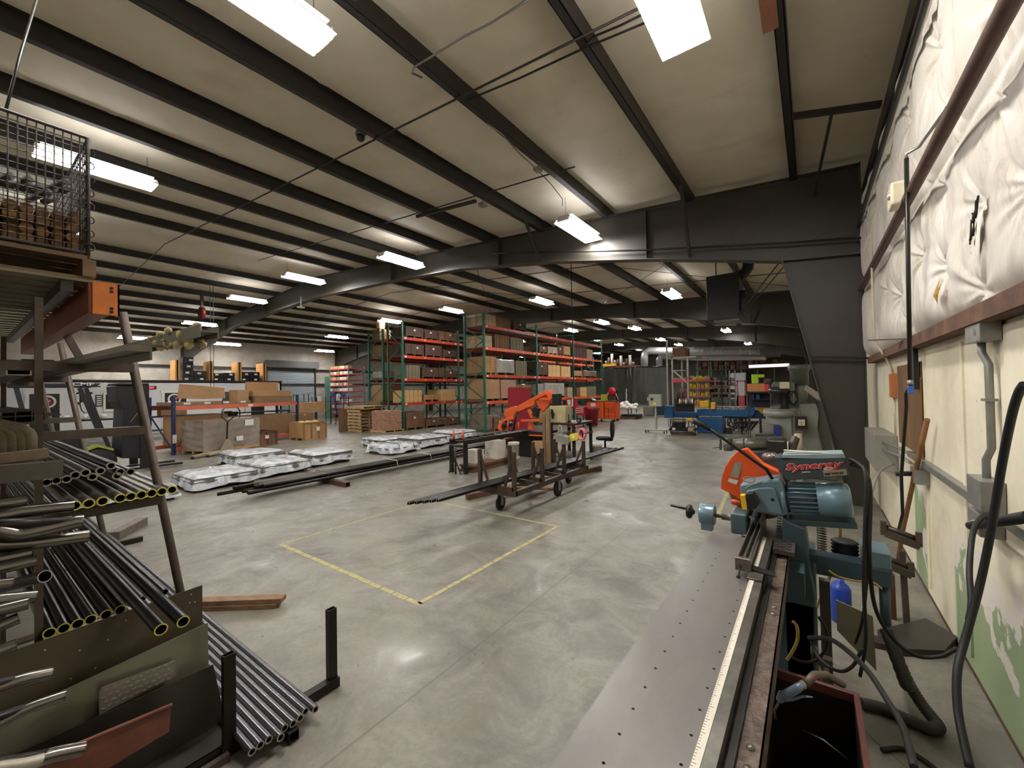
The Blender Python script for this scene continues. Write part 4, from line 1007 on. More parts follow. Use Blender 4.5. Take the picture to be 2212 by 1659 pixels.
build('conduit_strap', MB().box(XW - .055, XW - .014, 3.02, 3.10, 1.655, 1.668), gal, t)
build('lower_box', MB().box(XW - .10, XW - .016, 2.95, 3.17, 1.12, 1.27), gal, t, .004)
build('socket_box', MB().box(XW - .10, XW - .016, 2.98, 3.17, .99, 1.10), gal, t, .004)
t2 = thing('wireway', 'long grey metal cable trunking along the right wall', 'trunking', (XW, 3.5, 1.1))
build('trunking', MB().box(XW - .045, XW - .001, 3.2, 5.25, 1.075, 1.125).box(XW - .045, XW - .016, .5, 2.95, 1.075, 1.125), gal, t2, .003)
t3 = thing('power_plug', 'large black plug in the socket on the right wall with yellow tag', 'plug', (XW - .15, 2.93, 1.03))
pp = at(2155, 1106, Y=2.9)
build('plug_cap', MB().cyl((XW - .10, 3.0, 1.05), (XW - .14, 2.93, 1.052), .021, n=14), mat('cream_fitting', 'cfc8b0', .4), t3)
build('plug_body', MB().cyl((XW - .138, 2.935, 1.052), at(2225, 1116, Y=2.55), .020, .024, 14), rub, t3)
ss = thing('power_socket', 'grey metal socket box with black plug below the brown plywood panel', 'socket', (XW, 4.9, 1.0))
build('box', MB().box(XW - .09, XW - .001, 4.62, 4.80, .93, 1.06), gal, ss, .004)
build('plug', MB().cyl((XW - .09, 4.72, 1.0), (XW - .19, 4.72, .99), .02, n=12), rub, ss)
gbx = thing('electrical_cabinet', 'grey electrical cabinet on the wall beside the steel column', 'electrical cabinet', (XW, 6.9, 1.0))
build('cabinet', MB().box(XW - .19, XW - .001, 6.1, 7.2, .78, 1.18), mat('grey_cabinet', '8d8b83', .45, .1, .1, 6), gbx, .006)
for z in (1.02, 1.10): build('conduit', MB().tube([(XW - .12, 6.1, z), (XW - .05, 5.7, z + .0), (XW - .03, 5.2, z)], .012, 8), gal, gbx)
ob = thing('pull_switch', 'orange tan wooden switch block on a white conduit on the right wall', 'switch', (XW, 6.1, 1.8))
build('block', MB().box(XW - .05, XW - .0, 6.03, 6.17, 1.60, 1.86), mat('tan_block', 'a8642f', .6, 0, .15, 8), ob, .003)
build('conduit', MB().tube([(XW - .17, 6.1, 3.45), (XW - .17, 6.1, 2.25), (XW - .04, 6.1, 1.95), (XW - .02, 6.1, 1.84)], .012, 8).tube([(XW - .02, 6.1, 1.6), (XW - .02, 6.1, 1.12)], .010, 8), mat('cream_conduit', 'bdb5a0', .5), ob)
al = thing('alarm_sounder', 'cream square alarm sounder box high on the insulated wall', 'alarm', (.56, 4.3, 3.1))
ac = at(1938, 424, X=.55)
build('box', MB().cbox(ac, .09, .17, .17), mat('cream_alarm', 'd8cdb2', .5), al, .015)
build('lens', MB().sphere(ac + V((-.045, -.03, .0)), .028, 14, 0, (.6, 1, 1)), mat('alarm_lens', 'b9b3a4', .2, .2), al)
ap = thing('air_drop_pipe', 'black vertical air pipe with blue valve hanging in front of the right wall', 'air pipe', (.56, 3.85, 1.9))
a1, a2 = at(1958, 342, X=.56), at(1966, 822, X=.56)
build('pipe', MB().tube([a1, (a1 + a2) / 2, a2], .013, 10), mat('black_iron_pipe', '241f1b', .35, .3, .3, 10), ap)
build('elbow', MB().tube([a1, a1 + V((0, 0, .03)), a1 + V((.06, -.02, .05)), a1 + V((.12, -.4, .08))], .011, 8), gal, ap)
a3 = at(1967, 842, X=.56)
build('valve', MB().cyl(a2, at(1967, 832, X=.56), .016, n=10), gal, ap)
build('valve_handle', MB().cbox(a3, .03, .03, .055), mat('valve_blue', '2f5aa0', .4), ap, .004)
build('hose', MB().tube([a3 + V((0, 0, .02)), at(1957, 850, X=.55), at(1958, 880, X=.55), at(1952, 960, X=.55), at(1947, 1030, X=.55), at(1950, 1110, X=.55), at(1940, 1150, X=.55)], .011, 10), rub, ap)
one('wooden_handle', MB().tube([at(2003, 906, X=.70), at(1975, 1030, X=.67), at(1949, 1150, X=.63), V((at(1949, 1150, X=.63).x - .03, at(1949, 1150, X=.63).y + .12, .03))], .017, 12), mat('brown_wood_handle', '7a5128', .5, 0, .25, 6, .05, stretch=(3, 3, .4)), 'round brown wooden pole leaning on the right wall', 'pole')
one('steel_strip', MB().box(XW - .06, XW - .03, 4.72, 4.78, 1.70, 2.10), black_steel, 'short dark strip of steel above the brown plywood panel', 'steel strip')
one('steel_bar', MB().beam(at(1880, 735, Y=5.2), at(1990, 731, Y=4.7), .04, .012), rackm, 'thin tan bar sticking out at the ledge above the plywood panel', 'bar')
# roller stand near the wall
rs = thing('roller_stand', 'brown steel roller stand with two rollers near the right wall', 'roller stand', (.55, 4.1, 0))
def RP(a, b, Y=4.1): return at(a, b, Y=Y)
for (za, xa, xb) in ((1138, 1908, 1985), (1200, 1900, 1968)):
    a_, b_ = RP(xa + 4, za, 4.1), RP(xb, za + 28, 4.1)
    build('roller', MB().cyl(a_ + V((0, 0, .0)), b_, .020, n=14), mat('dark_roller', '3f3630', .4, .4), rs)
    build('bracket', MB().beam(a_ + V((0, -.03, -.04)), b_ + V((0, -.03, -.04)), .02, .05), rackm, rs)
for (x_p, y_p) in ((1908, 1140), (1985, 1165), (1968, 1230)):
    c_ = RP(x_p, y_p, 4.09); build('end_plate', MB().cbox(c_, .035, .03, .10), rackm, rs, .002)
build('post', MB().beam(RP(1948, 1190), V((RP(1948, 1190).x + .015, 4.1, 0)), .035, .035), rackm, rs)
build('post', MB().beam(RP(1925, 1240), V((RP(1925, 1240).x + .01, 4.15, 0)), .035, .035), mat('rust_red_post', '6a3f2c', .6, .1), rs)
one('steel_plates', MB().prism([(a.x, a.y) for a in (at(2000, 1335, z=.05), at(2068, 1375, z=.05), at(2040, 1405, z=.05), at(1920, 1400, z=.05), at(1895, 1360, z=.05))], (0, 0, .0), (1, 0, 0), (0, 1, 0), .05), shC, 'dark steel plates lying on the floor below the roller stand', 'steel plate')
one('steel_plates', MB().cbox((at(1900, 1385, z=.03).x, at(1900, 1385, z=.03).y, .02), .20, .10, .04, M.Rotation(.1, 3, 'Z')), shC, 'small dark steel block on the floor left of the roller stand', 'steel plate')
one('cardboard_sheet', MB().prism([(p.x, p.z) for p in (at(1806, 1295, Y=3.2), at(1885, 1330, Y=3.2), at(1893, 1448, Y=3.2), at(1808, 1360, Y=3.2))][::-1], (0, 3.2, 0), (1, 0, 0), (0, 0, 1), .01), mat('grey_board', '7d7560', .7, 0, .1, 6), 'grey board standing on the floor under the saw boom', 'board')
bb_ = at(1815, 1310, z=0)
t = thing('water_bottle', 'large blue plastic container under the saw boom', 'container', (bb_.x, bb_.y, 0))
build('body', MB().lathe([(0, 0), (.06, 0), (.065, .02), (.065, .24), (.05, .27), (.025, .29), (.025, .31), (0, .31)], (at(1816, 1300, Y=3.9).x, 3.9, .0), (0, 0, 1), 20), mat('blue_plastic', '1a3a94', .3, 0, .1, 4), t)
one('steel_prop', MB().beam((at(1785, 1350, Y=3.0).x, 3.0, 0), (at(1780, 1240, Y=3.0).x, 3.0, .62), .05, .05), mat('grey_post', '5b524b', .5, .2, .2, 8), 'grey steel prop standing under the saw boom', 'prop')
# ================================================================ pallet racks and what stands on them
green = mat('rack_green_paint', '1f6a55', .4, .1, .15, 8, .02)
greenB = mat('rack_green_pale', '5f8f80', .4, .1, .15, 8)
orr = mat('rack_beam_orange', 'd4542c', .42, 0, .15, 6, .02)
orr2 = mat('rack_beam_red', 'b5422c', .42, 0, .2, 6, .02)
wire = mat('galvanised_wire', '8b9090', .35, .6, .15, 20)
wht = mat('white_paper', 'dcdad4', .6, 0, .05, 20)
ylab = mat('yellow_label', 'e0a02a', .5, 0, .05, 20)
def pallet_rack(name, label, xf, xb, ys, levels, ph, beam=orr, sticker=True, lower_red=True):
    t = thing(name, label, 'pallet rack', ((xf + xb) / 2, ys[0], 0))
    pw = .08; sgn = 1 if xf > xb else -1
    for i, y in enumerate(ys):
        for x in (xf - sgn * pw / 2, xb + sgn * pw / 2):
            mb = MB(); mb.box(x - pw / 2, x + pw / 2, y - .003, y + pw, 0, ph); mb.box(x - .08, x + .08, y - .04, y + .12, 0, .01)
            build('upright', mb, green, t)
        z = .15; up = True; mb = MB(); y_ = y + .035
        while z < ph - .55:
            a, b = (xf - sgn * pw, xb + sgn * pw) if up else (xb + sgn * pw, xf - sgn * pw)
            mb.beam((a, y_, z), (b, y_, z + .62), .03, .03); z += .62; up = not up
        for zz in (.12, ph - .12, ph * .5): mb.beam((xf, y_, zz), (xb, y_, zz), .03, .03)
        build('bracing', mb, green, t)
    for j, (ya, yb) in enumerate(zip(ys[:-1], ys[1:])):
        for k_, z in enumerate(levels):
            for q, x in enumerate((xf, xb)):
                s = sgn if q == 0 else -sgn
                mb = MB(); mb.box(x - s * .05, x + s * .002, ya + pw, yb, z - .13, z); mb.box(x, x + s * .008, ya + pw - .02, ya + pw + .05, z - .15, z + .03); mb.box(x, x + s * .008, yb - .05, yb + .02, z - .15, z + .03)
                o = build('beam', mb, beam if (k_ % 2 == 0 or not lower_red) else orr2, t)
                if q == 0 and sticker:
                    for yy in (ya + .13, yb - .25): build('location_label', MB().box(x + s * .002, x + s * .004, yy, yy + .12, z - .10, z - .02), wht, o)
                    for yy in ((ya + (yb - ya) * .36), (ya + (yb - ya) * .70)): build('yellow_label', MB().box(x + s * .002, x + s * .004, yy, yy + .09, z - .10, z - .02), ylab, o)
            mb = MB()
            n = 5
            for i in range(n):
                y0 = ya + .1 + (yb - ya - .15) * i / n; mb.box(min(xf, xb) + .05, max(xf, xb) - .05, y0, y0 + (yb - ya - .15) / n - .03, z - .02, z - .008)
            build('wire_deck', mb, wire, t)
    return t
YA = [13.18, 17.24, 21.14, 25.10]; LA = [1.31, 2.435, 3.60, 4.53]
pallet_rack('pallet_rack', 'green and orange pallet rack, the right one, behind the orange bandsaw', -10.99, -12.15, YA, LA, 5.0)
YBk = [12.1, 15.75, 19.5]; LB = [1.27, 2.38, 3.43, 4.27]
pallet_rack('pallet_rack', 'green and red pallet rack, the left one, beside the stacked pallets', -14.9, -16.0, YBk, LB, 4.92, orr2)
pallet_rack('pallet_rack', 'green pallet rack standing back to back behind the left rack', -17.48, -16.3, YBk, LB, 4.75, orr2, False)
pallet_rack('pallet_rack', 'far green and orange pallet rack seen through the right rack', -13.6, -14.7, [21.5, 25.5, 29.5], LA[:3], 4.2)

def wmat(nm, c, c2=None): return mat(nm, c, .7, 0, .22, 5, .08, c2, .5, stretch=(1, 1, .3))
CM = {'dark': wmat('dark_crate_wood', '5a4338', '3f2f28'), 'brown': wmat('brown_crate_wood', '7d5c44', '5e4433'), 'light': wmat('light_crate_wood', 'b08a5e', '946f48'), 'grey': wmat('grey_board', '7d766d', '5f5952'),
      'card': mat('cardboard', 'a98560', .75, 0, .12, 3, .03, '987552'), 'cardd': mat('cardboard_dark', '836749', .75, 0, .12, 3, .03), 'kraft': mat('kraft_box', 'c4a26d', .7, 0, .12, 5), 'wrap': mat('shrink_wrap_grey', '9a9690', .14, .0, .12, 3, .35, 'b5b2ad', .5),
      'wrapb': mat('shrink_wrap_brown', '7d6858', .14, .0, .15, 3, .35, '9c8a7c', .5), 'pinkish': mat('pale_pink_card', 'a98270', .7, 0, .1, 4), 'black': mat('black_film', '151517', .2, 0, .4, 9, .5, '3a3b40', .35), 'pale': mat('pale_crate_wood', 'b8a488', .7, 0, .15, 5, .05, '9d8d76')}
CLAB = {'dark': 'dark brown wooden crate', 'brown': 'brown wooden crate', 'light': 'light wooden crate', 'grey': 'grey boarded crate', 'card': 'cardboard carton', 'cardd': 'dull cardboard carton', 'kraft': 'pale kraft box', 'wrap': 'clear wrapped pallet load', 'wrapb': 'shrink wrapped brown pallet load',
        'pinkish': 'pinkish cardboard carton', 'black': 'black film wrapped load', 'pale': 'pale slatted crate'}
def crate(x0, x1, y0, y1, z, h, kind, where, feet=.09, tagp=True, group=None, name=None):
    x0, x1 = sorted((x0, x1)); y0, y1 = sorted((y0, y1)); m = CM[kind]; wooden = kind in ('dark', 'brown', 'light', 'grey', 'pale')
    t = thing(name or ('crate' if wooden else 'carton' if kind in ('card', 'cardd', 'kraft', 'pinkish') else 'wrapped_load'), CLAB[kind] + ' ' + where, 'crate' if wooden else 'box' if kind in ('card', 'cardd', 'kraft', 'pinkish') else 'wrapped pallet load', ((x0 + x1) / 2, (y0 + y1) / 2, z), 0, group)
    mb = MB(); zb = z + feet
    if wooden:
        n = max(2, int(h / .13))
        for i in range(n):
            za = zb + (h - feet) * i / n; zc = zb + (h - feet) * (i + 1) / n - .008
            mb.box(x0 + .015, x1 - .015, y0 + .015, y1 - .015, za, zc)
        build('body', mb, m, t)
        mb = MB(); nb = max(2, int((y1 - y0) / .35) + 1)
        for i in range(nb):
            y = y0 + (y1 - y0 - .06) * i / (nb - 1); build('batten', MB().box(x1 - .02, x1 + .004, y, y + .06, zb, z + h), m, t)
        for i in range(3):
            x = x0 + (x1 - x0 - .06) * i / 2; build('batten', MB().box(x, x + .06, y0 - .004, y0 + .02, zb, z + h), m, t)
    elif kind in ('wrap', 'wrapb', 'black'):
        def f(face):
            pass
        def pt(u, v, ax):
            return None
        # bulging wrapped block: subdivided box with noise
        nx = 10
        def face(o, a, b):
            o, a, b = V(o), V(a), V(b); nrm = a.cross(b).normalized(); cc = V(((x0 + x1) / 2, (y0 + y1) / 2, (zb + z + h) / 2))
            def g_(u, v):
                p = o + a * u + b * v; s = math.sin(p.x * 17 + p.z * 9) * math.sin(p.y * 13 - p.z * 11 + p.x * 5)
                e = min(u, 1 - u, v, 1 - v)
                q = p + (cc - p).normalized() * .03 * (1 if e < .06 else .2) + (cc - p).normalized() * .012 * s
                return q
            mb.grid(g_, nx, nx)
        X_, Y_, H_ = x1 - x0, y1 - y0, h - feet
        face((x1, y0, zb), (0, Y_, 0), (0, 0, H_)); face((x0, y0, zb), (X_, 0, 0), (0, 0, H_)); face((x0, y0, zb + H_), (X_, 0, 0), (0, Y_, 0)); face((x0, y1, zb), (0, -Y_, 0), (0, 0, H_)); face((x1, y1, zb), (-X_, 0, 0), (0, 0, H_)); face((x0, y1, zb), (X_, 0, 0), (0, -Y_, 0))
        build('body', mb, m, t)
    else:
        mb.box(x0, x1, y0, y1, zb, z + h); build('body', mb, m, t, .006)
        if (y1 - y0) > .5: build('tape', MB().box(x0 + .01, x1 + .002, (y0 + y1) / 2 - .03, (y0 + y1) / 2 + .03, z + h - .1, z + h + .002), CM['kraft'], t)
    if feet > .02:
        for i in range(3):
            y = y0 + (y1 - y0 - .09) * i / 2; build('skid', MB().box(x0, x1, y, y + .09, z + .0, zb), pal if not wooden else m, t)
    if tagp: 
        ty = y0 + (y1 - y0) * rnd.uniform(.3, .6); build('paper_tag', MB().box(x1 + .004, x1 + .007, ty, ty + .11, z + h * .62, z + h * .62 + .09), wht, t)
    return t
def yA(zx): return at(980 + zx * .1809, 800, X=-11.0).y
def yBf(zx): return at(700 + zx * .1808, 800, X=-14.95).y
def place_row(xf, xb, items, z, rack, lvl, fy):
    n = 0
    for i, (a, b, h, kind) in enumerate(items):
        y0, y1 = fy(a), fy(b)
        for u in (YA if fy is yA else YBk):
            if y0 < u + .05 < y1:
                if u - y0 > y1 - u: y1 = u - .02
                else: y0 = u + .1
        if kind.startswith('row'):
            k_, cnt = kind[3:].split(':'); cnt = int(cnt); w_ = (y1 - y0) / cnt
            for q in range(cnt): crate(xb + .1, xf - .08, y0 + q * w_ + .008, y0 + (q + 1) * w_ - .008, z, h, k_, 'in a tight row on the %s of the %s' % (lvl, rack), .0, False, 'row of %s boxes on %s of %s, near y %d' % (CLAB[k_], lvl, rack, i) if False else '%s row on the %s of the %s' % (CLAB[k_], lvl, rack), 'upright_box')
        else:
            crate(xb + .08, xf - .04, y0, y1, z, h, kind, 'on the %s of the %s, %s from left' % (lvl, rack, ORD[i]), tagp=kind in ('dark', 'brown'))
RA, RB = 'right rack', 'left rack'
F_ = lambda X, Xb: (X, Xb)
for z, lvl, items in (
    (4.53, 'top level', [(382, 530, .50, 'rowpale:4'), (532, 705, .48, 'rowbrown:4'), (735, 880, .42, 'dark')]),
    (3.60, 'third level', [(378, 480, .50, 'rowpale:3'), (515, 680, .62, 'rowbrown:5'), (705, 855, .60, 'rowgrey:4'), (1040, 1135, .38, 'brown'), (1140, 1250, .42, 'pale'), (1255, 1322, .50, 'dark'), (1326, 1405, .56, 'card'), (1450, 1600, .60, 'rowdark:4'), (1612, 1675, .60, 'rowpale:3')]),
    (2.435, 'second level', [(385, 520, .78, 'light'), (525, 740, .72, 'wrap'), (762, 890, .70, 'rowgrey:4'), (1010, 1138, .75, 'dark'), (1142, 1285, .62, 'rowkraft:3'), (1300, 1410, .60, 'rowkraft:3'), (1440, 1540, .40, 'card'), (1570, 1715, .45, 'wrapb')]),
    (1.31, 'lowest level', [(388, 556, .92, 'card'), (572, 750, .90, 'pinkish'), (762, 930, .7, 'cardd'), (1000, 1085, .75, 'wrap'), (1090, 1330, .8, 'wrap'), (1370, 1470, .55, 'rowpale:3'), (1480, 1518, .55, 'rowbrown:2'), (1524, 1600, .55, 'rowkraft:4'), (1605, 1710, .6, 'rowgrey:5')]),
    (0.0, 'floor', [(400, 470, .75, 'wrapb'), (480, 640, .55, 'brown'), (760, 900, .7, 'wrap'), (1020, 1180, .8, 'card'), (1290, 1400, .6, 'brown')])):
    place_row(-11.0, -12.15, items, z, RA, lvl, yA)
for i, (z, h, kd) in enumerate(((3.60, .35, 'pale'), (2.435, .80, 'light'), (0.0, .95, 'wrapb'), (1.31, .93, 'card'))): pass
for z, lvl, items in (
    (4.27, 'top level', [(985, 1190, .52, 'dark'), (1215, 1370, .50, 'dark'), (1385, 1590, .52, 'brown')]),
    (3.43, 'third level', [(975, 1195, .56, 'dark'), (1215, 1410, .60, 'dark'), (1430, 1600, .44, 'dark')]),
    (2.38, 'second level', [(990, 1155, .62, 'rowgrey:4'), (1175, 1440, .55, 'dark'), (1455, 1600, .45, 'dark')]),
    (1.27, 'lowest level', [(975, 1175, .56, 'rowkraft:4'), (1190, 1385, .34, 'light'), (1390, 1575, .58, 'rowkraft:5')]),
    (0.0, 'floor', [(975, 1195, .82, 'brown'), (1212, 1462, .42, 'brown'), (1480, 1640, .42, 'brown')])):
    place_row(-14.92, -16.0, items, z, RB, lvl, yBf)
for i, (x0, x1, y0, y1, z, h, kd, w_) in enumerate((
    (-17.35, -16.75, 12.25, 12.9, 4.27, .55, 'cardd', 'at the top of the rear row seen through the end frame'), (-17.05, -16.8, 12.3, 12.6, 4.82, .42, 'kraft', 'standing on top of the stack at the top left of the racks'),
    (-17.35, -16.45, 12.25, 13.3, 3.43, .6, 'cardd', 'on the third level behind the left rack end frame'), (-17.35, -16.45, 12.25, 13.3, 2.38, .40, 'wrap', 'on the second level behind the left rack end frame'),
    (-17.35, -16.40, 12.25, 13.3, 1.27, .85, 'card', 'on the lowest level behind the left rack end frame'))):
    crate(x0, x1, y0, y1, z, h, kd, w_, .06, False)
# small parts shelving with red shelves far left
cx0, cx1, cy = at(713, 850, Y=16.0).x, at(752, 850, Y=16.0).x, 16.0
t = thing('parts_shelving', 'grey shelving with red shelves and many small bins near the roller door', 'shelving', ((cx0 + cx1) / 2, cy, 0))
ztop = at(735, 792, Y=16).z
for x in (cx0, (cx0 + cx1) / 2, cx1): build('upright', MB().box(x - .03, x + .03, cy, cy + .05, 0, ztop), greenB, t)
for x in (cx1,): build('upright', MB().box(x - .03, x + .03, cy + 1.25, cy + 1.3, 0, ztop), greenB, t)
mb = MB(); 
for i in range(4): mb.beam((cx1, cy + (0 if i % 2 else 1.25), .3 + i * .75), (cx1, cy + (1.25 if i % 2 else 0), .3 + (i + 1) * .75), .04, .03)
build('bracing', mb, wire, t)
red_s = mat('red_shelf', 'b03040', .45, 0, .1, 6)
NL = 8; zl = [.35 + i * (ztop - .5) / NL for i in range(NL + 1)]
for z in zl: build('shelf', MB().box(cx0, cx1, cy, cy + 1.2, z - .07, z), red_s, t)
bins = []
for i, z in enumerate(zl):
    for q in range(9):
        w_ = (cx1 - cx0) / 9; x = cx0 + w_ * (q + .5)
        c = rnd.choice(['wht', 'grey', 'grey', 'blue' if i < 4 else 'wht']) if i < 5 else rnd.choice(['wht', 'card', 'kraft'])
        m = {'wht': wht, 'grey': mat('grey_bin', '8a9296', .4), 'blue': mat('blue_bin', '2b4fa0', .4), 'card': CM['card'], 'kraft': CM['kraft']}[c]
        o = one('storage_bin', MB().box(x - w_ * .42, x + w_ * .42, cy + .02, cy + .35, z, z + .20).box(x - w_ * .3, x + w_ * .3, cy + .015, cy + .02, z + .04, z + .10), m,
                'small %s bin on the red parts shelving' % {'wht': 'white', 'grey': 'grey', 'blue': 'blue', 'card': 'cardboard', 'kraft': 'kraft'}[c], 'bin', '%s bins on the red parts shelving' % {'wht': 'white', 'grey': 'grey', 'blue': 'blue', 'card': 'cardboard', 'kraft': 'kraft'}[c])

# ================================================================ plastic wrapped bundles on the floor
film = NT('silver_plastic_film'); co = film.coord((1, 1, 1)); nn = film.noise(co, 3.2, 5, .6, .8)
film.link(film.mix(film.ramp(nn, .35, .62), lin('8f949b'), lin('d0d5db')), film.b.inputs['Base Color']); film.b.inputs['Roughness'].default_value = .16
film.b.inputs['Specular IOR Level'].default_value = .8; film.bump(film.noise(co, 9, 6, .65, 1.2), .8, .03); film = film.m
edge = mat('stacked_sheet_edges', '6f6c66', .5, .2, .4, 3, .3, stretch=(.3, .3, 40))
BUN = [(-9.55, 3.12, 1.1, 1.08, .30, .03, 'nearest full one'), (-9.80, 4.33, 1.1, 1.05, .32, .05, 'second in the near row'), (-11.75, 4.65, 1.1, 1.15, .33, 0, 'second row, by the pallet jack'), (-10.15, 5.60, 1.15, 1.05, .34, .04, 'beside the black pipes'),
       (-9.3, 1.85, 1.1, .95, .26, 0, 'leftmost, half hidden by the pipe rack'), (-11.45, 8.55, 1.05, 1.1, .30, .02, 'rear left of the far group'), (-9.95, 7.7, 1.05, 1.05, .28, .06, 'front of far group, black straps'), (-10.2, 9.05, 1.1, 1.15, .36, -.04, 'middle of the far group'), (-10.2, 10.5, 1.1, 1.2, .40, 0, 'rear right of the far group')]
for i, (x, y, sx, sy, h, rz, w_) in enumerate(BUN):
    t = thing('wrapped_bundle', 'low bundle of sheets in silver plastic film, ' + w_, 'wrapped bundle', (x, y, 0), rz, 'plastic wrapped bundles on the floor', False)
    build('pallet', MB().box(-sx / 2 + .03, sx / 2 - .03, -sy / 2 + .03, sy / 2 - .03, .05, .07).box(-sx / 2 + .05, sx / 2 - .05, -sy / 2 + .05, -sy / 2 + .13, 0, .05).box(-sx / 2 + .05, sx / 2 - .05, sy / 2 - .13, sy / 2 - .05, 0, .05), pal, t)
    mb = MB(); n = 9
    for q in range(n):
        e = rnd.uniform(0, .03); z0_ = .07 + (h - .13) * q / n; mb.box(-sx / 2 + e, sx / 2 - e, -sy / 2 + e, sy / 2 - e + .02, z0_, z0_ + (h - .13) / n - .004)
    build('sheet_stack', mb, edge, t)
    sd = rnd.random() * 10
    def f(u, v, sx=sx, sy=sy, h=h, sd=sd):
        a = (u - .5) * 2; b = (v - .5) * 2
        ex, ey = a * (sx / 2 + .03), b * (sy / 2 + .03)
        edge_ = max(abs(a), abs(b)); zz = h * (1 - max(0, edge_ - .62) ** 1.4 * .95)
        zz += .014 * math.sin(ex * 5 + sd) * math.sin(ey * 3 + sd) + .007 * math.sin(ey * 19 + ex * 2 + sd)
        if edge_ > .93: zz = h * .48 + .04 * math.sin((a - b) * 5 + sd); ex *= 1.0 + .025 * math.sin(ey * 17 + sd); ey *= 1.0 + .025 * math.sin(ex * 19 + sd)
        if edge_ > .985: zz *= .35 if (a > 0) == (b < 0) else .5
        return V((ex, ey, max(.02, zz)))
    build('plastic_film', MB().grid(f, 40, 40), film, t)
    if i == 6:
        for yy in (-.25, .3): build('strap', MB().tube([(sx / 2 + .04, yy, .12), (sx / 2, yy, h + .02), (0, yy, h + .035), (-sx / 2, yy, h + .02)], .008, 5), rub, t)
# black pipe bundle on the floor, running away from us
bp = mat('black_pipe', '29231f', .3, .6, .3, 6, .02, stretch=(3, .3, 3))
for i in range(11):
    col = i % 6; row = i // 6
    x = -7.92 + col * .072 + row * .036; z = .125 + row * .062; y0 = 2.95 + rnd.uniform(-.12, .25)
    if i == 0: y0 = 2.62
    one('steel_pipe', MB().pipe((x - .0, y0, z), (x, 12.6, z), .031, .025, 12, 0, 0), bp, 'long black pipe in the strapped bundle lying past the wrapped bundles', 'pipe', 'black pipes lying on the floor blocks')
for i, (y, lx) in enumerate(((4.40, 'near'), (8.8, 'middle'), (12.2, 'far'))):
    one('timber_block', MB().rtube((-8.05, y, .045), (-7.02, y, .045), .09, .085, .008), mat('brown_block', '52362a', .55, .2, .25, 8), 'brown square bar under the %s part of the black pipe bundle' % lx, 'timber')
for i, y in enumerate((4.3, 5.9, 6.9)):
    mb = MB().box(-8.0, -7.46, y, y + .012, .085, .225)
    one('strap', MB().tube([(-7.97, y, .10), (-7.94, y, .235), (-7.5, y, .235), (-7.46, y, .10)], .006, 5), [rub, wht, wht][i], 'strap around the black pipe bundle, %s from the near end' % ORD[i], 'strap')

# ================================================================ pipe cart
ct = thing('pipe_cart', 'rusty brown steel pipe cart with uprights and caster wheels in the middle of the floor', 'cart', (-3.7, 5.8, 0))
cm_ = mat('cart_brown_steel', '40352e', .42, .3, .2, 10, .04, '54473d', .5)
cz = .34; xa, xb, ya, yb = -4.0, -3.38, 4.66, 6.93
mb = MB()
for x in (xa, xb): build('side_rail', MB().box(x - .03, x + .03, ya, yb, cz - .075, cz).box(x - (.06 if x == xa else -.0), x + (0 if x == xa else .0) + .0, ya, yb, cz - .012, cz), cm_, ct)
for y in (ya, yb): build('end_rail', MB().box(xa - .03, xb + .03, y - .03, y + .03, cz - .075, cz), cm_, ct)
for i in range(3): build('cross_rail', MB().box(xa, xb, ya + .7 * (i + 1) - .07, ya + .7 * (i + 1) - .01, cz - .05, cz + .0), cm_, ct)
for px_n, py_t in ((1110, 977), (1171, 968), (1218.5, 959), (1261, 952)):
    y = at(px_n, 1000, X=xb).y; zt = at(px_n, py_t, X=xb).z
    build('upright', MB().box(xb - .025, xb + .025, y - .025, y + .025, cz, zt), cm_, ct)
    build('upright', MB().box(xa - .025, xa + .025, y - .025, y + .025, cz, zt), cm_, ct)
    build('brace', MB().beam((xb - .17, y, cz + .02), (xb - .01, y, zt - .06), .03, .03), cm_, ct)
    build('brace', MB().beam((xa + .17, y, cz + .02), (xa + .01, y, zt - .06), .03, .03), cm_, ct)
    build('cross_rail', MB().box(xa, xb, y - .025, y + .025, cz, cz + .05), cm_, ct)
for i, (x, y) in enumerate(((xa + .28, ya + .12), (xb - .02, ya + 1.25), (xa + .05, ya + 1.25), (xa + .3, yb - .1))):
    r_ = .105 if i != 1 else .13
    w = build('wheel', MB().lathe([(.02, -.022), (r_ - .015, -.022), (r_, -.012), (r_, .012), (r_ - .015, .022), (.02, .022)], (x, y, r_), (1, 0, 0), 24), rub, ct)
    build('wheel_fork', MB().box(x + .026, x + .034, y - .03, y + .03, r_ - .03, cz - .07).box(x - .034, x - .026, y - .03, y + .03, r_ - .03, cz - .07).cyl((x - .036, y, r_), (x + .036, y, r_), .014, n=10), gal, ct)
for i, (a, b) in enumerate(((852.5, 1061), (870, 1065), (879, 1069), (875, 1059), (900, 1061))):
    z = .455 + (.05 if i in (3, 4) else 0) + (.0)
    p0 = at(a, b, z=.52 + .01 * (i % 2)); off = (i - 2) * .05
    s = V((-3.93 + .052 * i, 3.25 + .07 * i, .418)); e_ = s + V((.30, 5.35 - .3 * (i % 2), 0))
    s.x += .0; 
    one('steel_pipe', MB().pipe(s, e_, .024, .018, 14, 0, 1), [tubem, mat('dull_yellow_end', 'a39a5c', .6)], 'dark steel pipe with yellowish end lying lengthwise on the cart', 'pipe', 'pipes lying on the cart')
wd2 = mat('floor_timber', '6a4a34', .7, 0, .3, 8, .1, '3f2d20', stretch=(1, .3, 1))
one('timber_beam', MB().beam((-4.52, 4.93, .045), (-3.72, 8.3, .045), .09, .09), wd2, 'dark square timber on the floor under the cart, long one', 'timber', None, .004)
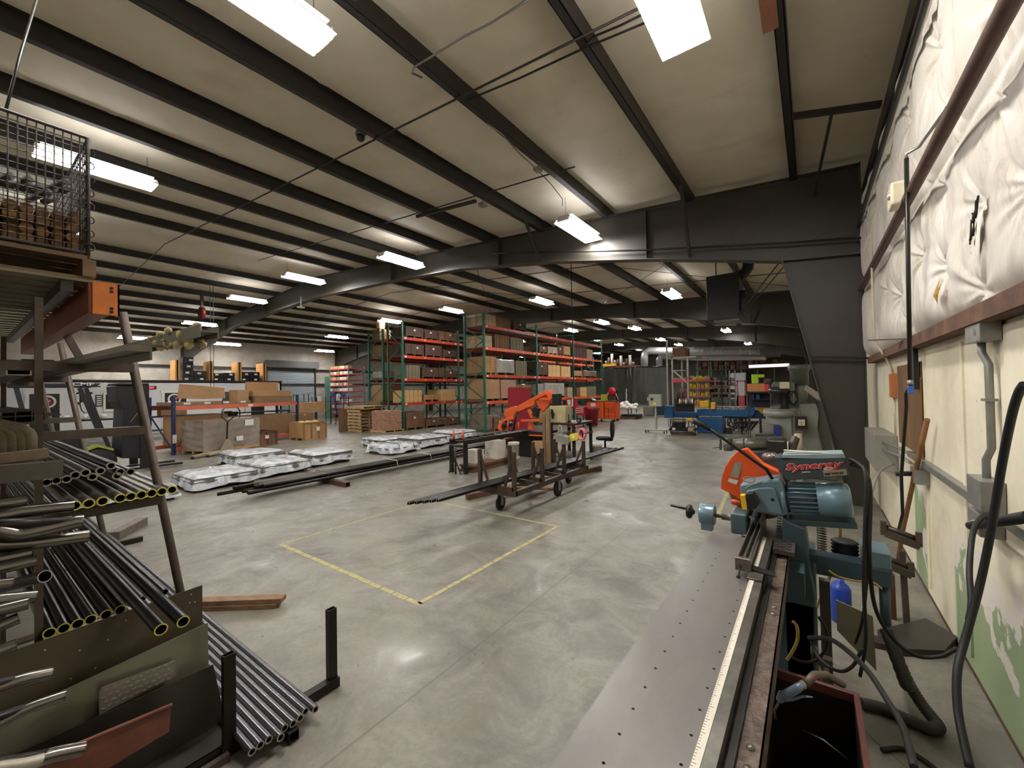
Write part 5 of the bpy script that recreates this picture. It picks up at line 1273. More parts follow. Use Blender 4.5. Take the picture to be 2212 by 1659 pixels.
one('timber_beam', MB().beam((-4.25, 5.55, .11), (-3.42, 5.93, .11), .10, .035), wood, 'flat brown plank lying crosswise under the cart', 'timber', None, .003)
# ================================================================ orange bandsaw with conveyor, bench and clutter
osaw = mat('orange_machine_paint', 'e0612c', .4, 0, .1, 5, .02, 'c24a20', .4)
blk = mat('black_machine', '1c1c1d', .35, .1, .2, 8)
def rect(px0, px1, py0, py1, Y): 
    a, b = at(px0, py0, Y=Y), at(px1, py1, Y=Y); return a.x, b.x, max(0, b.z), a.z
def fbox(name, px0, px1, py0, py1, Y, d, m, parent=None, bevel=0.0, z0=None, z1=None):
    x0, x1, za, zb = rect(px0, px1, py0, py1, Y)
    if z0 is not None: za = z0
    if z1 is not None: zb = z1
    return build(name, MB().box(x0, x1, Y, Y + d, za, zb), m, parent, bevel)
bs = thing('bandsaw', 'big orange horizontal bandsaw with raised bow in the middle of the hall', 'bandsaw', (-5.8, 9, 0))
BY = 8.8
def BP(a, b, Y=BY): return at(a, b, Y=Y)
def oplate(name, pts, Y, d, m, parent, bevel=0.0):
    poly = [(at(a, b, Y=Y).z, at(a, b, Y=Y).x) for a, b in pts]
    return build(name, MB().prism(poly, (0, Y, 0), (0, 0, 1), (1, 0, 0), d), m, parent, bevel)
Z5 = lambda x, y: (1040 + x * .09946, 820 + y * .09946)
oplate('bow', [Z5(*p) for p in ((480, 760), (520, 640), (720, 575), (735, 600), (1390, 235), (1450, 235), (1690, 520), (1680, 560), (1560, 570), (1480, 440), (1400, 330), (1150, 450), (1140, 560), (1000, 610), (720, 730), (700, 790), (560, 860))], BY, .22, osaw, bs, .01)
oplate('bow_web', [Z5(*p) for p in ((1150, 430), (1380, 310), (1500, 430), (1450, 560), (1320, 700), (1280, 680), (1200, 520))], BY + .05, .12, osaw, bs, .008)
oplate('bow_rib', [Z5(*p) for p in ((1255, 400), (1500, 415), (1495, 445), (1270, 440))], BY - .04, .05, osaw, bs, .004)
oplate('wheel_housing', [Z5(*p) for p in ((345, 1040), (370, 960), (430, 870), (560, 830), (700, 800), (690, 870), (520, 900), (450, 960), (420, 1040), (440, 1110), (380, 1115))], BY - .02, .2, osaw, bs, .01)
p = BP(*Z5(505, 980)); build('motor', MB().lathe([(0, -.03), (.07, -.03), (.085, 0), (.085, .22), (0, .22)], p, (.2, 1, 0), 20), blk, bs)
build('feed_cylinder', MB().cyl(BP(*Z5(760, 680)), BP(*Z5(690, 1120)), .028, n=12), blk, bs)
build('guide_arm', MB().beam(BP(*Z5(1030, 650)), BP(*Z5(1110, 830)), .05, .08), osaw, bs)
build('control_screen', MB().cbox(BP(*Z5(1190, 700)), .16, .1, .22, M.Rotation(.3, 3, 'Y')), blk, bs, .01)
build('hopper', MB().cbox(BP(*Z5(1640, 430)), .22, .12, .28), blk, bs, .01)
build('vise', MB().beam(BP(*Z5(880, 890)), BP(*Z5(1290, 880)), .12, .05), osaw, bs)
build('vise_jaw', MB().prism([(0, 0), (.16, 0), (.06, .22), (0, .22)], BP(*Z5(1010, 1080)), (1, 0, 0), (0, 0, 1), -.12), osaw, bs)
build('stop', MB().cyl(BP(*Z5(810, 1120)), BP(*Z5(805, 930)), .02, n=10), osaw, bs)
build('stop', MB().cyl(BP(*Z5(565, 1100)), BP(*Z5(580, 890)), .022, n=10), osaw, bs)
x0, x1, za, zb = rect(1118, 1180, 942, 990, 9.0)
build('base', MB().box(x0, x1, 8.9, 9.6, 0, BP(1120, 934, 8.9).z), blk, bs, .01)
build('bed', MB().box(x0 - .1, x1 + .1, 8.75, 9.5, BP(1120, 940, 8.8).z, BP(1120, 930, 8.8).z), darkcast, bs)
build('chip_tray', MB().box(*rect(1142, 1172, 939, 943, 8.7)[:2], 8.7, 9.0, *rect(1142, 1172, 939, 943, 8.7)[2:]), osaw, bs)
one('red_screen', MB().prism([(a.z, a.x) for a in (at(1097, 838, Y=10.5), at(1101, 836, Y=10.5), at(1145, 838, Y=10.5), V((at(1146, 910, Y=10.5).x, 10.5, 0)), V((at(1097, 900, Y=10.5).x, 10.5, 0)))], (0, 10.5, 0), (0, 0, 1), (1, 0, 0), .04),
    mat('dark_red_board', '8d1f2d', .35, 0, .1, 3), 'dark red board standing up behind the orange bandsaw', 'screen')
# roller conveyor
rc = thing('roller_conveyor', 'black roller conveyor leading to the orange bandsaw', 'conveyor', (-6.1, 7.5, 0))
tz = at(975, 952, Y=6.45).z; RXa, RXb = -6.34, -5.93
for x in (RXa, RXb): build('side_rail', MB().box(x - .02, x + .02, 6.4, 8.9, tz - .06, tz + .03), blk, rc)
for i in range(9): build('roller', MB().cyl((RXa, 6.5 + i * .28, tz), (RXb, 6.5 + i * .28, tz), .024, n=10), gal if i > 4 else darkcast, rc)
for y in (6.42, 8.2):
    for x in (RXa, RXb): build('leg', MB().box(x - .045, x + .045, y, y + .05, 0, tz - .05), blk, rc)
build('cross_tube', MB().cyl((RXa, 6.4, tz - .09), (RXb, 6.4, tz - .09), .03, n=12), darkcast, rc)
jx = (RXa + RXb) / 2
build('jack_stand', MB().cyl((jx, 6.35, 0.0), (jx, 6.35, tz - .12), .022, n=10).beam((jx - .17, 6.32, .01), (jx, 6.34, .32), .02, .02).beam((jx + .17, 6.32, .01), (jx, 6.34, .32), .02, .02), darkcast, rc)
for x in (-6.37, -6.10):
    p = V((x, 6.55, tz + .03)); build('side_guide', MB().cyl(p, p + V((0, 0, .17)), .026, n=12).cyl(p + V((0, 0, .17)), p + V((0, 0, .2)), .008, n=8), osaw, rc)
# boxes and bucket under the conveyor
wb = mat('white_box', 'cdc9be', .6, 0, .08, 4)
o = one('white_box', MB().box(-6.24, -5.93, 6.75, 7.05, .16, .45), wb, 'white box under the conveyor, lower left one', 'box', None, .006)
one('white_box', MB().box(-6.24, -5.88, 7.45, 7.8, .16, .58), wb, 'larger white box under the conveyor, right one', 'box', None, .006)
one('timber_stack', MB().box(-6.26, -5.85, 6.6, 8.1, .001, .05).box(-6.26, -5.86, 6.65, 8.05, .055, .105).box(-6.26, -5.84, 6.6, 8.1, .11, .155), wd2, 'brown boards on the floor under the white boxes', 'timber')
def bucket(x, y, z, r, h, m, label):
    t = thing('bucket', label, 'bucket', (x, y, z)); build('body', MB().lathe([(0, 0), (r * .85, 0), (r, h), (r * 1.04, h), (r * 1.04, h - .03), (r * .98, h - .03)], (x, y, z), (0, 0, 1), 20), m, t)
    build('lid', MB().lathe([(0, h + .002), (r * 1.05, h + .002), (r * 1.05, h + .02), (0, h + .02)], (x, y, z), (0, 0, 1), 20), m, t); return t
bucket(-5.62, 7.75, .225, .13, .30, wb, 'white plastic bucket beside the white boxes')
bucket(-5.62, 7.75, 0.0, .13, .20, wb, 'white bucket under the other white bucket')
bucket(-4.45, 9.7, 0, .15, .33, wb, 'white bucket behind the yellow tool, left of the cart')
# work bench right of the bandsaw
wbn = thing('work_bench', 'dark steel work bench beside the bandsaw with clutter on top', 'bench', (-4.9, 9, 0))
bz_ = at(1215, 913, Y=8.6).z; bxa, bxb = at(1190, 913, Y=8.6).x, at(1245, 913, Y=8.6).x
build('bench_top', MB().box(bxa, bxb, 8.5, 9.5, bz_ - .05, bz_), mat('bench_top_dark', '3a302a', .4, .3, .2, 6), wbn, .004)
for x in (bxa + .04, bxb - .04):
    for y in (8.54, 9.44): build('leg', MB().box(x - .03, x + .03, y - .03, y + .03, 0, bz_ - .05), blk, wbn)
build('shelf', MB().box(bxa, bxb, 8.5, 9.5, bz_ - .30, bz_ - .27).box(bxa, bxb, 8.5, 9.5, .15, .18), mat('bench_shelf', '54382a', .5), wbn)
beige = mat('beige_paint_box', 'b5aa80', .5, 0, .12, 6, .03, '9a8e68')
o = thing('electric_box', 'tall beige metal box with a dark cut-out standing on the bench', 'electric box', (bxa + .1, 8.6, bz_))
x0, x1, za, zb = rect(1187, 1222, 877, 913, 8.55); build('housing', MB().box(x0, x1, 8.55, 8.85, bz_, zb), beige, o, .01)
build('torn_opening', MB().prism([(-.03, -.1), (.02, -.12), (.05, -.02), (.01, .1), (-.04, .12), (-.05, .03)], at(1194, 894, Y=8.545), (1, 0, 0), (0, 0, 1), .01), ink, o)
one('tool_on_bench', MB().lathe([(0, 0), (.05, 0), (.05, .05), (.035, .06), (.035, .2), (0, .2)], (at(1227, 908, Y=8.7).x, 8.7, bz_), (0, 0, 1), 14), blk, 'black cylindrical tool standing on the bench beside the beige box', 'tool')
o = thing('bench_grinder', 'black bench wheel at the right end of the bench', 'grinder', (bxb, 8.6, bz_))
gp = at(1250, 908, Y=8.6); build('wheel', MB().cyl(gp, gp + V((0, .04, 0)), .06, n=20).cyl(gp + V((0, -.01, 0)), gp, .025, n=14, m=1), [blk, gal], o); build('stand', MB().beam(gp + V((0, .02, 0)), V((gp.x, 8.62, bz_)), .03, .03), blk, o)
bt_ = mat('old_timber_post', '8b7452', .75, 0, .25, 5, .15, '6a5538', .5, stretch=(3, 3, .4))
for i, (a, b_, yt) in enumerate(((1171, 1178, 896), (1178, 1188, 884))):
    x0, x1, za, zb = rect(a, b_, yt, 985, 8.35); one('timber_post', MB().box(x0, x1, 8.35, 8.42, 0.005, zb), bt_, 'weathered upright timber leaning by the bandsaw bench, %s one' % ('shorter left', 'taller right')[i], 'timber', None, .004)
fan = thing('grey_scoop', 'grey metal scoop-shaped cover hanging on the bench front', 'cover', (at(1212, 950, Y=8.3).x, 8.3, .6))
oplate('cover', [(1194, 945), (1197, 939), (1215, 938), (1226, 945), (1229, 955), (1226, 962), (1218, 961), (1208, 955), (1195, 956)], 8.3, .12, mat('grey_green_cover', '8b8d82', .45, .2, .1, 6), fan, .01)
mb = MB(); 
for i in range(7): p = at(1208 + i * 2.6, 939 + i * .9, Y=8.28); mb.beam(p, p + V((0, .1, .0)) + V((0, 0, .015)), .012, .02)
build('fins', mb, wht, fan); build('hanging_loop', MB().tube([at(1206, 940, Y=8.28), at(1206, 921, Y=8.28), at(1209, 918, Y=8.28), at(1213, 921, Y=8.28), at(1213, 940, Y=8.28)], .012, 8), wb, fan)
y_ = thing('yellow_tool_case', 'yellow plastic case hanging at the right front of the bench', 'case', (at(1240, 945, Y=8.4).x, 8.4, .6))
oplate('case', [(1228, 943), (1232, 937), (1248, 936), (1252, 946), (1246, 951), (1232, 954)], 8.4, .14, mat('yellow_plastic', 'd8cc1e', .4, 0, .08, 6), y_, .01)
oplate('label', [(1234, 941), (1240, 939), (1242, 947), (1236, 948)], 8.395, .004, wht, y_)
hr_ = thing('hose_coil', 'pink hose coiled on a holder at the right end of the bench', 'hose', (at(1255, 935, Y=8.3).x, 8.3, .7))
pc = at(1256, 938, Y=8.3); mb = MB()
for q in range(3): mb.tube([pc + V((.075 * math.cos(a), q * .03, .115 * math.sin(a))) for a in [i * math.pi / 10 for i in range(21)]], .021, 8)
build('coil', mb, mat('pink_hose', 'e08090', .4, 0, .08, 6), hr_); build('holder', MB().beam(pc + V((.01, .05, -.1)), pc + V((0, .05, .12)), .03, .05), blk, hr_)
one('pink_cloth', MB().sphere(at(1238, 921, Y=8.6), .11, 10, 0, (1.2, .6, .35)), mat('pink_cloth', 'd86a80', .8, 0, .15, 12, .3), 'crumpled pink cloth on the bench shelf', 'cloth')
one('cardboard_sheet', MB().prism([(a.z, a.x) for a in (at(1147, 958, Y=8.2), at(1152, 952, Y=8.2), at(1172, 952, Y=8.2), at(1172, 975, Y=8.2), at(1147, 988, Y=8.2))], (0, 8.2, 0), (0, 0, 1), (1, 0, 0), .02), CM['card'], 'brown cardboard panel standing in front of the bandsaw base', 'cardboard')
# office chair
ch = thing('office_chair', 'black fabric swivel chair with a high back standing alone', 'chair', (-4.68, 10.8, 0), math.radians(12), None, False)
fab = mat('black_fabric', '141415', .85, 0, .2, 30, .1)
def backf(u, v):
    a = (u - .5) * 2; w_ = .22 * (1 - .35 * abs(v - .45) ** 1.5 * 2) ; 
    return V((.20 - .03 * math.cos(a * 1.5), a * w_, .50 + v * .40))
mb = MB(); n = 14
outline = [(.235 * math.sin(t_) * (1.0 if math.cos(t_) > 0 else 1.05), .21 * -math.cos(t_)) for t_ in [2 * math.pi * i / 28 for i in range(28)]]
mb.prism([(a * .95, b * 1.22) for a, b in outline], (.18, 0, .63), (0, 1, 0), (0, 0, 1), .055)
build('backrest', mb, fab, ch, .02)
build('seat', MB().prism([(a * 1.0, b * 1.05) for a, b in outline], (-.03, 0, .33), (0, 1, 0), (-1, 0, 0), .07), fab, ch, .02)
build('back_bracket', MB().beam((.215, 0, .60), (.18, 0, .31), .07, .02).beam((.19, 0, .31), (0, 0, .31), .07, .03), blk, ch)
build('gas_lift', MB().cyl((0, 0, .10), (0, 0, .33), .028, n=12), blk, ch)
mb = MB()
for i in range(5):
    a = 2 * math.pi * i / 5 + .3; e_ = V((.28 * math.cos(a), .28 * math.sin(a), .075)); build('base_arm', MB().beam((0, 0, .11), e_, .035, .03), blk, ch)
    build('caster', MB().cyl(e_ + V((-.02 * math.sin(a), .02 * math.cos(a), -.045)), e_ + V((.02 * math.sin(a), -.02 * math.cos(a), -.045)), .03, n=14), blk, ch)
# red bin, red tool cart, orange tool chest, hose reel
redp = mat('red_plastic_bin', '8f1c2a', .45, 0, .08, 4)
t = thing('trash_can', 'dark red round plastic trash can on a wheeled dolly', 'trash can', (-8.43, 17.96, 0))
rb_ = .36; h_ = .80
build('can', MB().lathe([(0, .08), (rb_ * .80, .08), (rb_ * .96, .10 + h_ * .78), (rb_ * 1.02, .10 + h_ * .8), (rb_ * 1.05, .10 + h_), (rb_ * .98, .10 + h_), (rb_ * .9, .10 + h_ * .7), (0, .14)], (-8.43, 17.96, 0), (0, 0, 1), 28), redp, t)
build('dolly', MB().cyl((-8.43, 17.96, .05), (-8.43, 17.96, .08), .3, n=20), blk, t)
for i in range(4): build('caster', MB().sphere((-8.43 + .22 * math.cos(i * 1.57 + .5), 17.96 + .22 * math.sin(i * 1.57 + .5), .026), .026, 8), blk, t)
rt = thing('red_tool_cart', 'red tool cart with slanted lid and white papers left of the trash can', 'tool cart', (-9.3, 17.3, 0))
fbox('drawer_cabinet', 1243, 1261, 879, 897, 17.2, .5, mat('red_metal', 'b02838', .35, 0, .08, 5), rt, .01)
oplate('open_lid', [(1222, 861), (1244, 860), (1250, 883), (1225, 882)], 17.3, .05, mat('red_metal', 'b02838', .35), rt)
mb = MB()
for i in range(3):
    a_, b_ = at(1244, 882.5 + i * 4.2, Y=17.19), at(1260, 881.5 + i * 4.2, Y=17.19); mb.beam(a_, b_, .01, .025)
build('drawer_edge', mb, wht, rt); oplate('paper', [(1225, 864), (1232, 863), (1233, 875), (1227, 875)], 17.28, .01, wht, rt); oplate('paper', [(1235, 862), (1239, 861), (1240, 878), (1235, 878)], 17.28, .01, wht, rt)
x0, x1, _, _ = rect(1244, 1261, 880, 915, 17.2)
for x in (x0 + .03, x1 - .03): build('leg', MB().box(x - .02, x + .02, 17.22, 17.26, 0, at(1250, 897, Y=17.2).z), blk, rt)
orange_t = mat('orange_tool_chest', 'e65a22', .35, 0, .06, 5)
oc = thing('tool_chest', 'long bright orange rolling tool chest with black trim and many drawers', 'tool chest', (-9, 21, 0))
cx_, cy_ = -9.1, 21.3
TX0, TX1 = at(1268, 900, Y=20.6).x, at(1329, 900, Y=20.6).x; tzt = at(1300, 866, Y=20.6).z
build('cabinet', MB().box(TX0, TX1, 20.6, 21.3, .14, tzt - .04), orange_t, oc, .01)
build('worktop', MB().box(TX0 - .02, TX1 + .02, 20.58, 21.32, tzt - .04, tzt), blk, oc)
W_ = TX1 - TX0
def dr(u0, u1, v0, v1, m=orange_t, nm='drawer'):
    H_ = tzt - .18; return build(nm, MB().box(TX0 + W_ * u0, TX0 + W_ * u1, 20.57, 20.6, .16 + H_ * v0, .16 + H_ * v1), m, oc, .004)
build('dark_gap', MB().box(TX0 + W_ * .49, TX1 - .01, 20.585, 20.6, .15, tzt - .05), blk, oc)
dr(.50, .61, 0, .98, nm='door'); 
for v0, v1 in ((.84, .98), (.70, .82), (.62, .68)): dr(.64, .99, v0, v1)
for j in range(5): dr(.64, .76, .36 + j * .05, .395 + j * .05); dr(.78, .99, .36 + j * .05, .395 + j * .05)
for v0, v1 in ((0, .15), (.17, .34)): dr(.64, .76, v0, v1); dr(.78, .99, v0, v1)
build('label', MB().box(TX0 + W_ * .15, TX0 + W_ * .32, 20.59, 20.6, tzt - .35, tzt - .12), wht, oc)
for x in (TX0 + .1, TX0 + W_ * .5, TX1 - .1): build('caster', MB().cyl((x - .02, 20.7, .07), (x + .02, 20.7, .07), .07, n=12), blk, oc)
one('yellow_vise', MB().box(at(1298, 862, Y=20.7).x, at(1309, 862, Y=20.7).x, 20.7, 20.9, tzt, at(1300, 852, Y=20.7).z), mat('dull_yellow_tool', 'a79b3a', .5, 0, .15, 8), 'dull yellow vise on top of the orange tool chest', 'vise')
o = thing('helmet', 'grey welding helmet and white cloth on the tool chest', 'helmet', (at(1280, 860, Y=20.7).x, 20.7, tzt))
build('shell', MB().sphere((at(1278, 862, Y=20.8).x, 20.8, tzt + .10), .13, 14, 0, (1.1, 1, .8)), mat('grey_helmet', '5d6066', .3), o); build('cloth', MB().sphere((at(1283, 864, Y=20.7).x, 20.7, tzt + .05), .10, 10, 0, (1.2, 1, .5)), wht, o)
hr = thing('hose_reel', 'red air hose reel with pale hose on a black post behind the tool chest', 'hose reel', (-8.6, 21.6, 0))
hc = at(1322, 847, Y=21.5); build('reel', MB().lathe([(.05, -.06), (.26, -.06), (.26, -.04), (.18, -.03), (.18, .03), (.26, .04), (.26, .06), (.05, .06)], hc, (.6, 1, 0), 24), mat('reel_red', 'b81f38', .4), hr)
build('post', MB().beam(V((hc.x + .25, 21.6, 0)), V((hc.x + .25, 21.6, hc.z + .1)), .12, .08), blk, hr)
build('hose', MB().tube([hc + V((-.2, -.05, -.02)), hc + V((-.30, -.05, -.3)), hc + V((-.42, -.05, -.33))], .022, 8).tube([hc + V((.2, -.05, 0)), hc + V((.36, -.05, -.35)), hc + V((.34, -.05, -.5))], .022, 8), mat('pale_hose', 'c9a898', .5), hr)
# pedestal control panel
cp = thing('control_pedestal', 'grey control panel on a pole with wheeled base in the middle distance', 'control panel', (-4.95, 16.2, 0))
pg = mat('grey_green_panel', '9aa092', .4, .1, .08, 5)
x0, x1, za, zb = rect(1402, 1429, 852, 878, 16.2)
build('panel', MB().box(x0, x1, 16.15, 16.35, za, zb), pg, cp, .01)
build('dial', MB().cyl(at(1414, 872.5, Y=16.14), at(1414, 872.5, Y=16.14) + V((0, .02, 0)), .06, n=16), mat('yellow_dial', 'd6d430', .4), cp)
build('display', MB().cbox(at(1408, 862, Y=16.14), .09, .02, .09), blk, cp); build('side_plug', MB().cbox(at(1400, 862, Y=16.2), .06, .06, .12), pg, cp)
xm = (x0 + x1) / 2; build('pole', MB().box(xm - .035, xm + .035, 16.2, 16.27, .12, za), pg, cp)
build('base', MB().box(xm - .42, xm + .40, 16.15, 16.33, .09, .14), pg, cp, .01)
for dx in (-.38, .33):
    for dy in (-.1, .22): build('caster', MB().cyl((xm + dx, 16.2 + dy, .045), (xm + dx + .03, 16.2 + dy, .045), .045, n=12), blk, cp)
# welding curtains
cur = mat('dark_green_curtain', '4a4f48', .6, 0, .2, 2, .05)
def curtain(name, a0, a1, yt, yb, Y, label, folds=9):
    p0, p1 = at(a0, yt, Y=Y), at(a1, yt, Y=Y); zb_ = at((a0 + a1) / 2, yb, Y=Y).z; t = thing(name, label, 'curtain', ((p0.x + p1.x) / 2, Y, 0))
    def f(u, v):
        x = p0.x + (p1.x - p0.x) * u; z = p0.z + (p1.z - p0.z) * u; z = zb_ + (z - zb_) * v - (.03 * math.sin(u * 20) * v)
        return V((x, Y + .05 * math.sin(u * folds * 1.3 + math.sin(v * 2)) + .015 * math.sin(u * folds * 3.1), z))
    build('cloth', MB().grid(f, 60, 8), cur, t); build('rail', MB().cyl((p0.x - .3, Y, p0.z + .05), (p1.x + .3, Y, p1.z + .05), .03, n=8), blk, t)
    for x in (p0.x - .2, p1.x + .2): build('post', MB().cyl((x, Y, 0), (x, Y, p0.z + .06), .03, n=8), blk, t)
curtain('welding_curtain', 1368, 1441, 794, 874, 27.0, 'large dark green welding curtain hanging behind the control panel')
curtain('welding_curtain', 1303, 1349, 797, 874, 27.6, 'dark green welding curtain to the left, by the end of the right rack', 7)
# ================================================================ left side: office block, roller door, shelf, forklift, pallets
offw = mat('office_white_wall', 'd6d8da', .6, 0, .04, 1)
trimw = mat('white_trim', 'e2e2df', .5, 0, .03, 3)
OX = -25.5
struct('wall_office', MB().box(OX - .1, OX, YB, 11.72, 0, 2.44).box(XL, OX, 11.62, 11.72, 0, 2.44).box(XL, OX, YB, 11.72, 2.40, 2.45), offw)
struct('trim_90', MB().box(OX - .12, OX + .03, YB, 11.75, 2.44, 2.53), black_steel)
blkd = mat('black_door_paint', '17181b', .4, 0, .05, 3)
def office_door(nm, y0, y1, zt, n, logo=None):
    d = struct(nm, MB().box(OX, OX + .02, y0, y1, 0, zt), blkd)
    build('door_frame', MB().box(OX, OX + .05, y0 - .11, y0, 0, zt).box(OX, OX + .05, y1, y1 + .11, 0, zt).box(OX, OX + .06, y0 - .16, y1 + .16, zt, zt + .13), trimw, d)
    if logo:
        c = V((OX + .025, (y0 + y1) / 2 if logo is True else logo, 1.60))
        build('round_emblem', MB().lathe([(.19, 0), (.19, .004), (.27, .004), (.27, 0)], c, (1, 0, 0), 32), wht, d)
        build('emblem_centre', MB().lathe([(0, .003), (.14, .003), (.14, 0)], c, (1, 0, 0), 24), mat('emblem_red', 'b8304a', .4), d)
        mb = MB(); mb.tube([c + V((.006, -.09 + i * .012, .04 * math.sin(i * .55))) for i in range(16)], .018, 6)
        build('emblem_mark', mb, wht, d)
    return d
office_door('door_2', 1.95, 2.78, 1.93, 2, 2.42)
office_door('door_3', 6.24, 7.10, 1.91, 3, 6.62)
office_door('door_4', 10.05, 10.75, 1.90, 4)
w_ = struct('window_1', MB().box(OX, OX + .02, 4.17, 4.58, 1.22, 1.87), mat('dark_glass', '2b2d2e', .08))
build('window_frame', MB().box(OX, OX + .04, 4.10, 4.17, 1.14, 1.95).box(OX, OX + .04, 4.58, 4.65, 1.14, 1.95).box(OX, OX + .05, 4.10, 4.65, 1.10, 1.20).box(OX, OX + .05, 4.10, 4.65, 1.87, 1.95), trimw, w_)
w_ = struct('window_2', MB().box(OX, OX + .02, 3.35, 3.68, 1.55, 1.90), mat('dark_glass', '2b2d2e', .08)); build('window_frame', MB().box(OX, OX + .04, 3.28, 3.35, 1.48, 1.98).box(OX, OX + .04, 3.68, 3.75, 1.48, 1.98).box(OX, OX + .04, 3.28, 3.75, 1.9, 1.98).box(OX, OX + .04, 3.28, 3.75, 1.48, 1.55), trimw, w_)
clk = thing('digital_clock', 'red digital wall clock on the white office wall', 'clock', (OX, 5.66, 2.15))
build('case', MB().box(OX, OX + .06, 5.43, 5.93, 2.10, 2.25), mat('clock_case', '4a0a12', .3), clk)
text('digits', '4:04:11', V((OX + .062, 5.52, 2.125)), V((0, 1, 0)), V((0, 0, 1)), .13, mat('clock_red', 'ff4050', .4, em=4), clk, .004, 0, .85, .01)
one('hook_ring', MB().tube([V((OX + .03, 5.42 + .11 * math.cos(a), 1.92 + .08 * math.sin(a))) for a in [i * math.pi / 8 for i in range(17)]], .014, 6), rub, 'black ring hanging on the office wall below the red clock', 'ring')
nb = thing('notice_board', 'black wall rack with papers beside the office window', 'notice board', (OX, 3.95, 1.6))
build('board', MB().box(OX, OX + .04, 3.85, 4.07, 1.35, 1.86), blkd, nb)
for i in range(5): build('paper', MB().box(OX + .04, OX + .05, 3.88, 4.04, 1.40 + i * .09, 1.45 + i * .09), wht, nb)
for i, (y, z) in enumerate(((2.98, 1.3), (3.15, 1.5), (3.62, 1.2), (3.9, 1.1))):
    one('notice', MB().box(OX, OX + .01, y, y + .16, z, z + .22), wht if i != 1 else mat('pale_notice', 'd3c9cc', .6), 'white paper notice on the office wall, %s from left' % ORD[i], 'notice')
# on the office roof: plywood dividers and black wrapped boxes
tanw = mat('tan_plywood', 'b98a4e', .6, 0, .15, 3, .05)
for i, (a, b) in enumerate(((379, 386), (452, 459), (514, 521), (568, 575))):
    y0, y1 = at(a, 823, X=OX - .2).y, at(b, 823, X=OX - .2).y; zt = 2.45 + 1.12
    one('plywood_divider', MB().box(OX - 1.25, OX - .2, y0 + .06, y0 + .11, 2.453, zt).box(OX - .30, OX - .2, y0, y0 + .19, 2.453, zt), tanw, 'tan plywood divider standing on the office roof, %s from left' % ORD[i], 'divider')
bf = CM['black']
stacks = [(7.05, 7.52, 3.75), (7.52, 8.06, 3.05), (8.30, 8.85, 2.95), (8.86, 9.40, 2.98), (9.66, 10.12, 3.05), (10.14, 10.68, 3.06)]
for i, (y0, y1, zt) in enumerate(stacks):
    n = 4 if i == 0 else 2
    for q in range(n):
        z0 = 2.453 + (zt - 2.453) * q / n; z1 = 2.453 + (zt - 2.453) * (q + 1) / n - .005
        o = thing('black_parcel', 'black film wrapped box on the office roof, %s stack from left, %s layer' % (ORD[i], ORD[q]), 'parcel', (OX - .4, (y0 + y1) / 2, z0), 0, 'black wrapped boxes on the office roof')
        build('body', MB().box(OX - .95, OX - .32, y0 + .01, y1 - .01, z0, z1), bf, o, .015)
        ly = y0 + rnd.uniform(.08, .28); build('paper_label', MB().box(OX - .32, OX - .317, ly, ly + .15, z0 + .12, z0 + .21), wht, o)
for i, (y, z) in enumerate(((6.2, 2.5),)): one('board', MB().box(OX - .5, OX - .1, 5.6, 6.5, 2.532, 2.55), tanw, 'thin board lying on the office roof edge', 'board')
# roller door
rd = mat('roller_door_grey', 'a9b4ba', .35, .3, .06, 3)
mb = MB(); n = 38; za = 3.55
for i in range(n):
    z = za * i / n; mb.prism([(0, 0), (.035, .02), (.035, .06), (0, .085)], (XL + .12, 15.2, z), (1, 0, 0), (0, 0, 1), 3.1)
door1 = struct('door_1', mb, rd, 'pale grey corrugated roller door in the left wall')
build('drum_housing', MB().box(XL + .12, XL + .55, 12.0, 15.35, 3.5, 3.95), mat('drum_grey', '56595a', .4, .2), door1)
build('guide', MB().box(XL + .12, XL + .22, 12.0, 12.1, 0, 3.55).box(XL + .12, XL + .22, 15.2, 15.3, 0, 3.55), steel, door1)
one('fire_extinguisher_post', MB().box(-26.9, -26.7, 15.2, 15.45, 0, 2.9), greenB, 'pale grey post beside the roller door', 'post')
# racks of bottles / frames in front of the roller door
for i, (x, y) in enumerate(((-22.6, 12.0), (-22.4, 13.0), (-22.9, 10.9))):
    t = thing('shelf_trolley', 'black wire shelf trolley near the roller door, %s' % ('middle one', 'right one', 'left one')[i], 'trolley', (x, y, 0))
    for dx in (0, .5):
        for dy in (0, .8): build('post', MB().box(x + dx, x + dx + .03, y + dy, y + dy + .03, .08, 1.55 + .1 * i), blk, t)
    for z in (.2, .75, 1.3): build('shelf', MB().box(x, x + .53, y, y + .83, z, z + .025), blk, t)
    for q in range(4): build('caster', MB().sphere((x + .5 * (q % 2), y + .8 * (q // 2), .04), .04, 8), blk, t)
    one('paper_bag', MB().box(x + .35, x + .55, y + .1, y + .25, 1.326, 1.6), wht, 'white carton on top of the %s wire trolley' % ('middle', 'right', 'left')[i], 'carton')
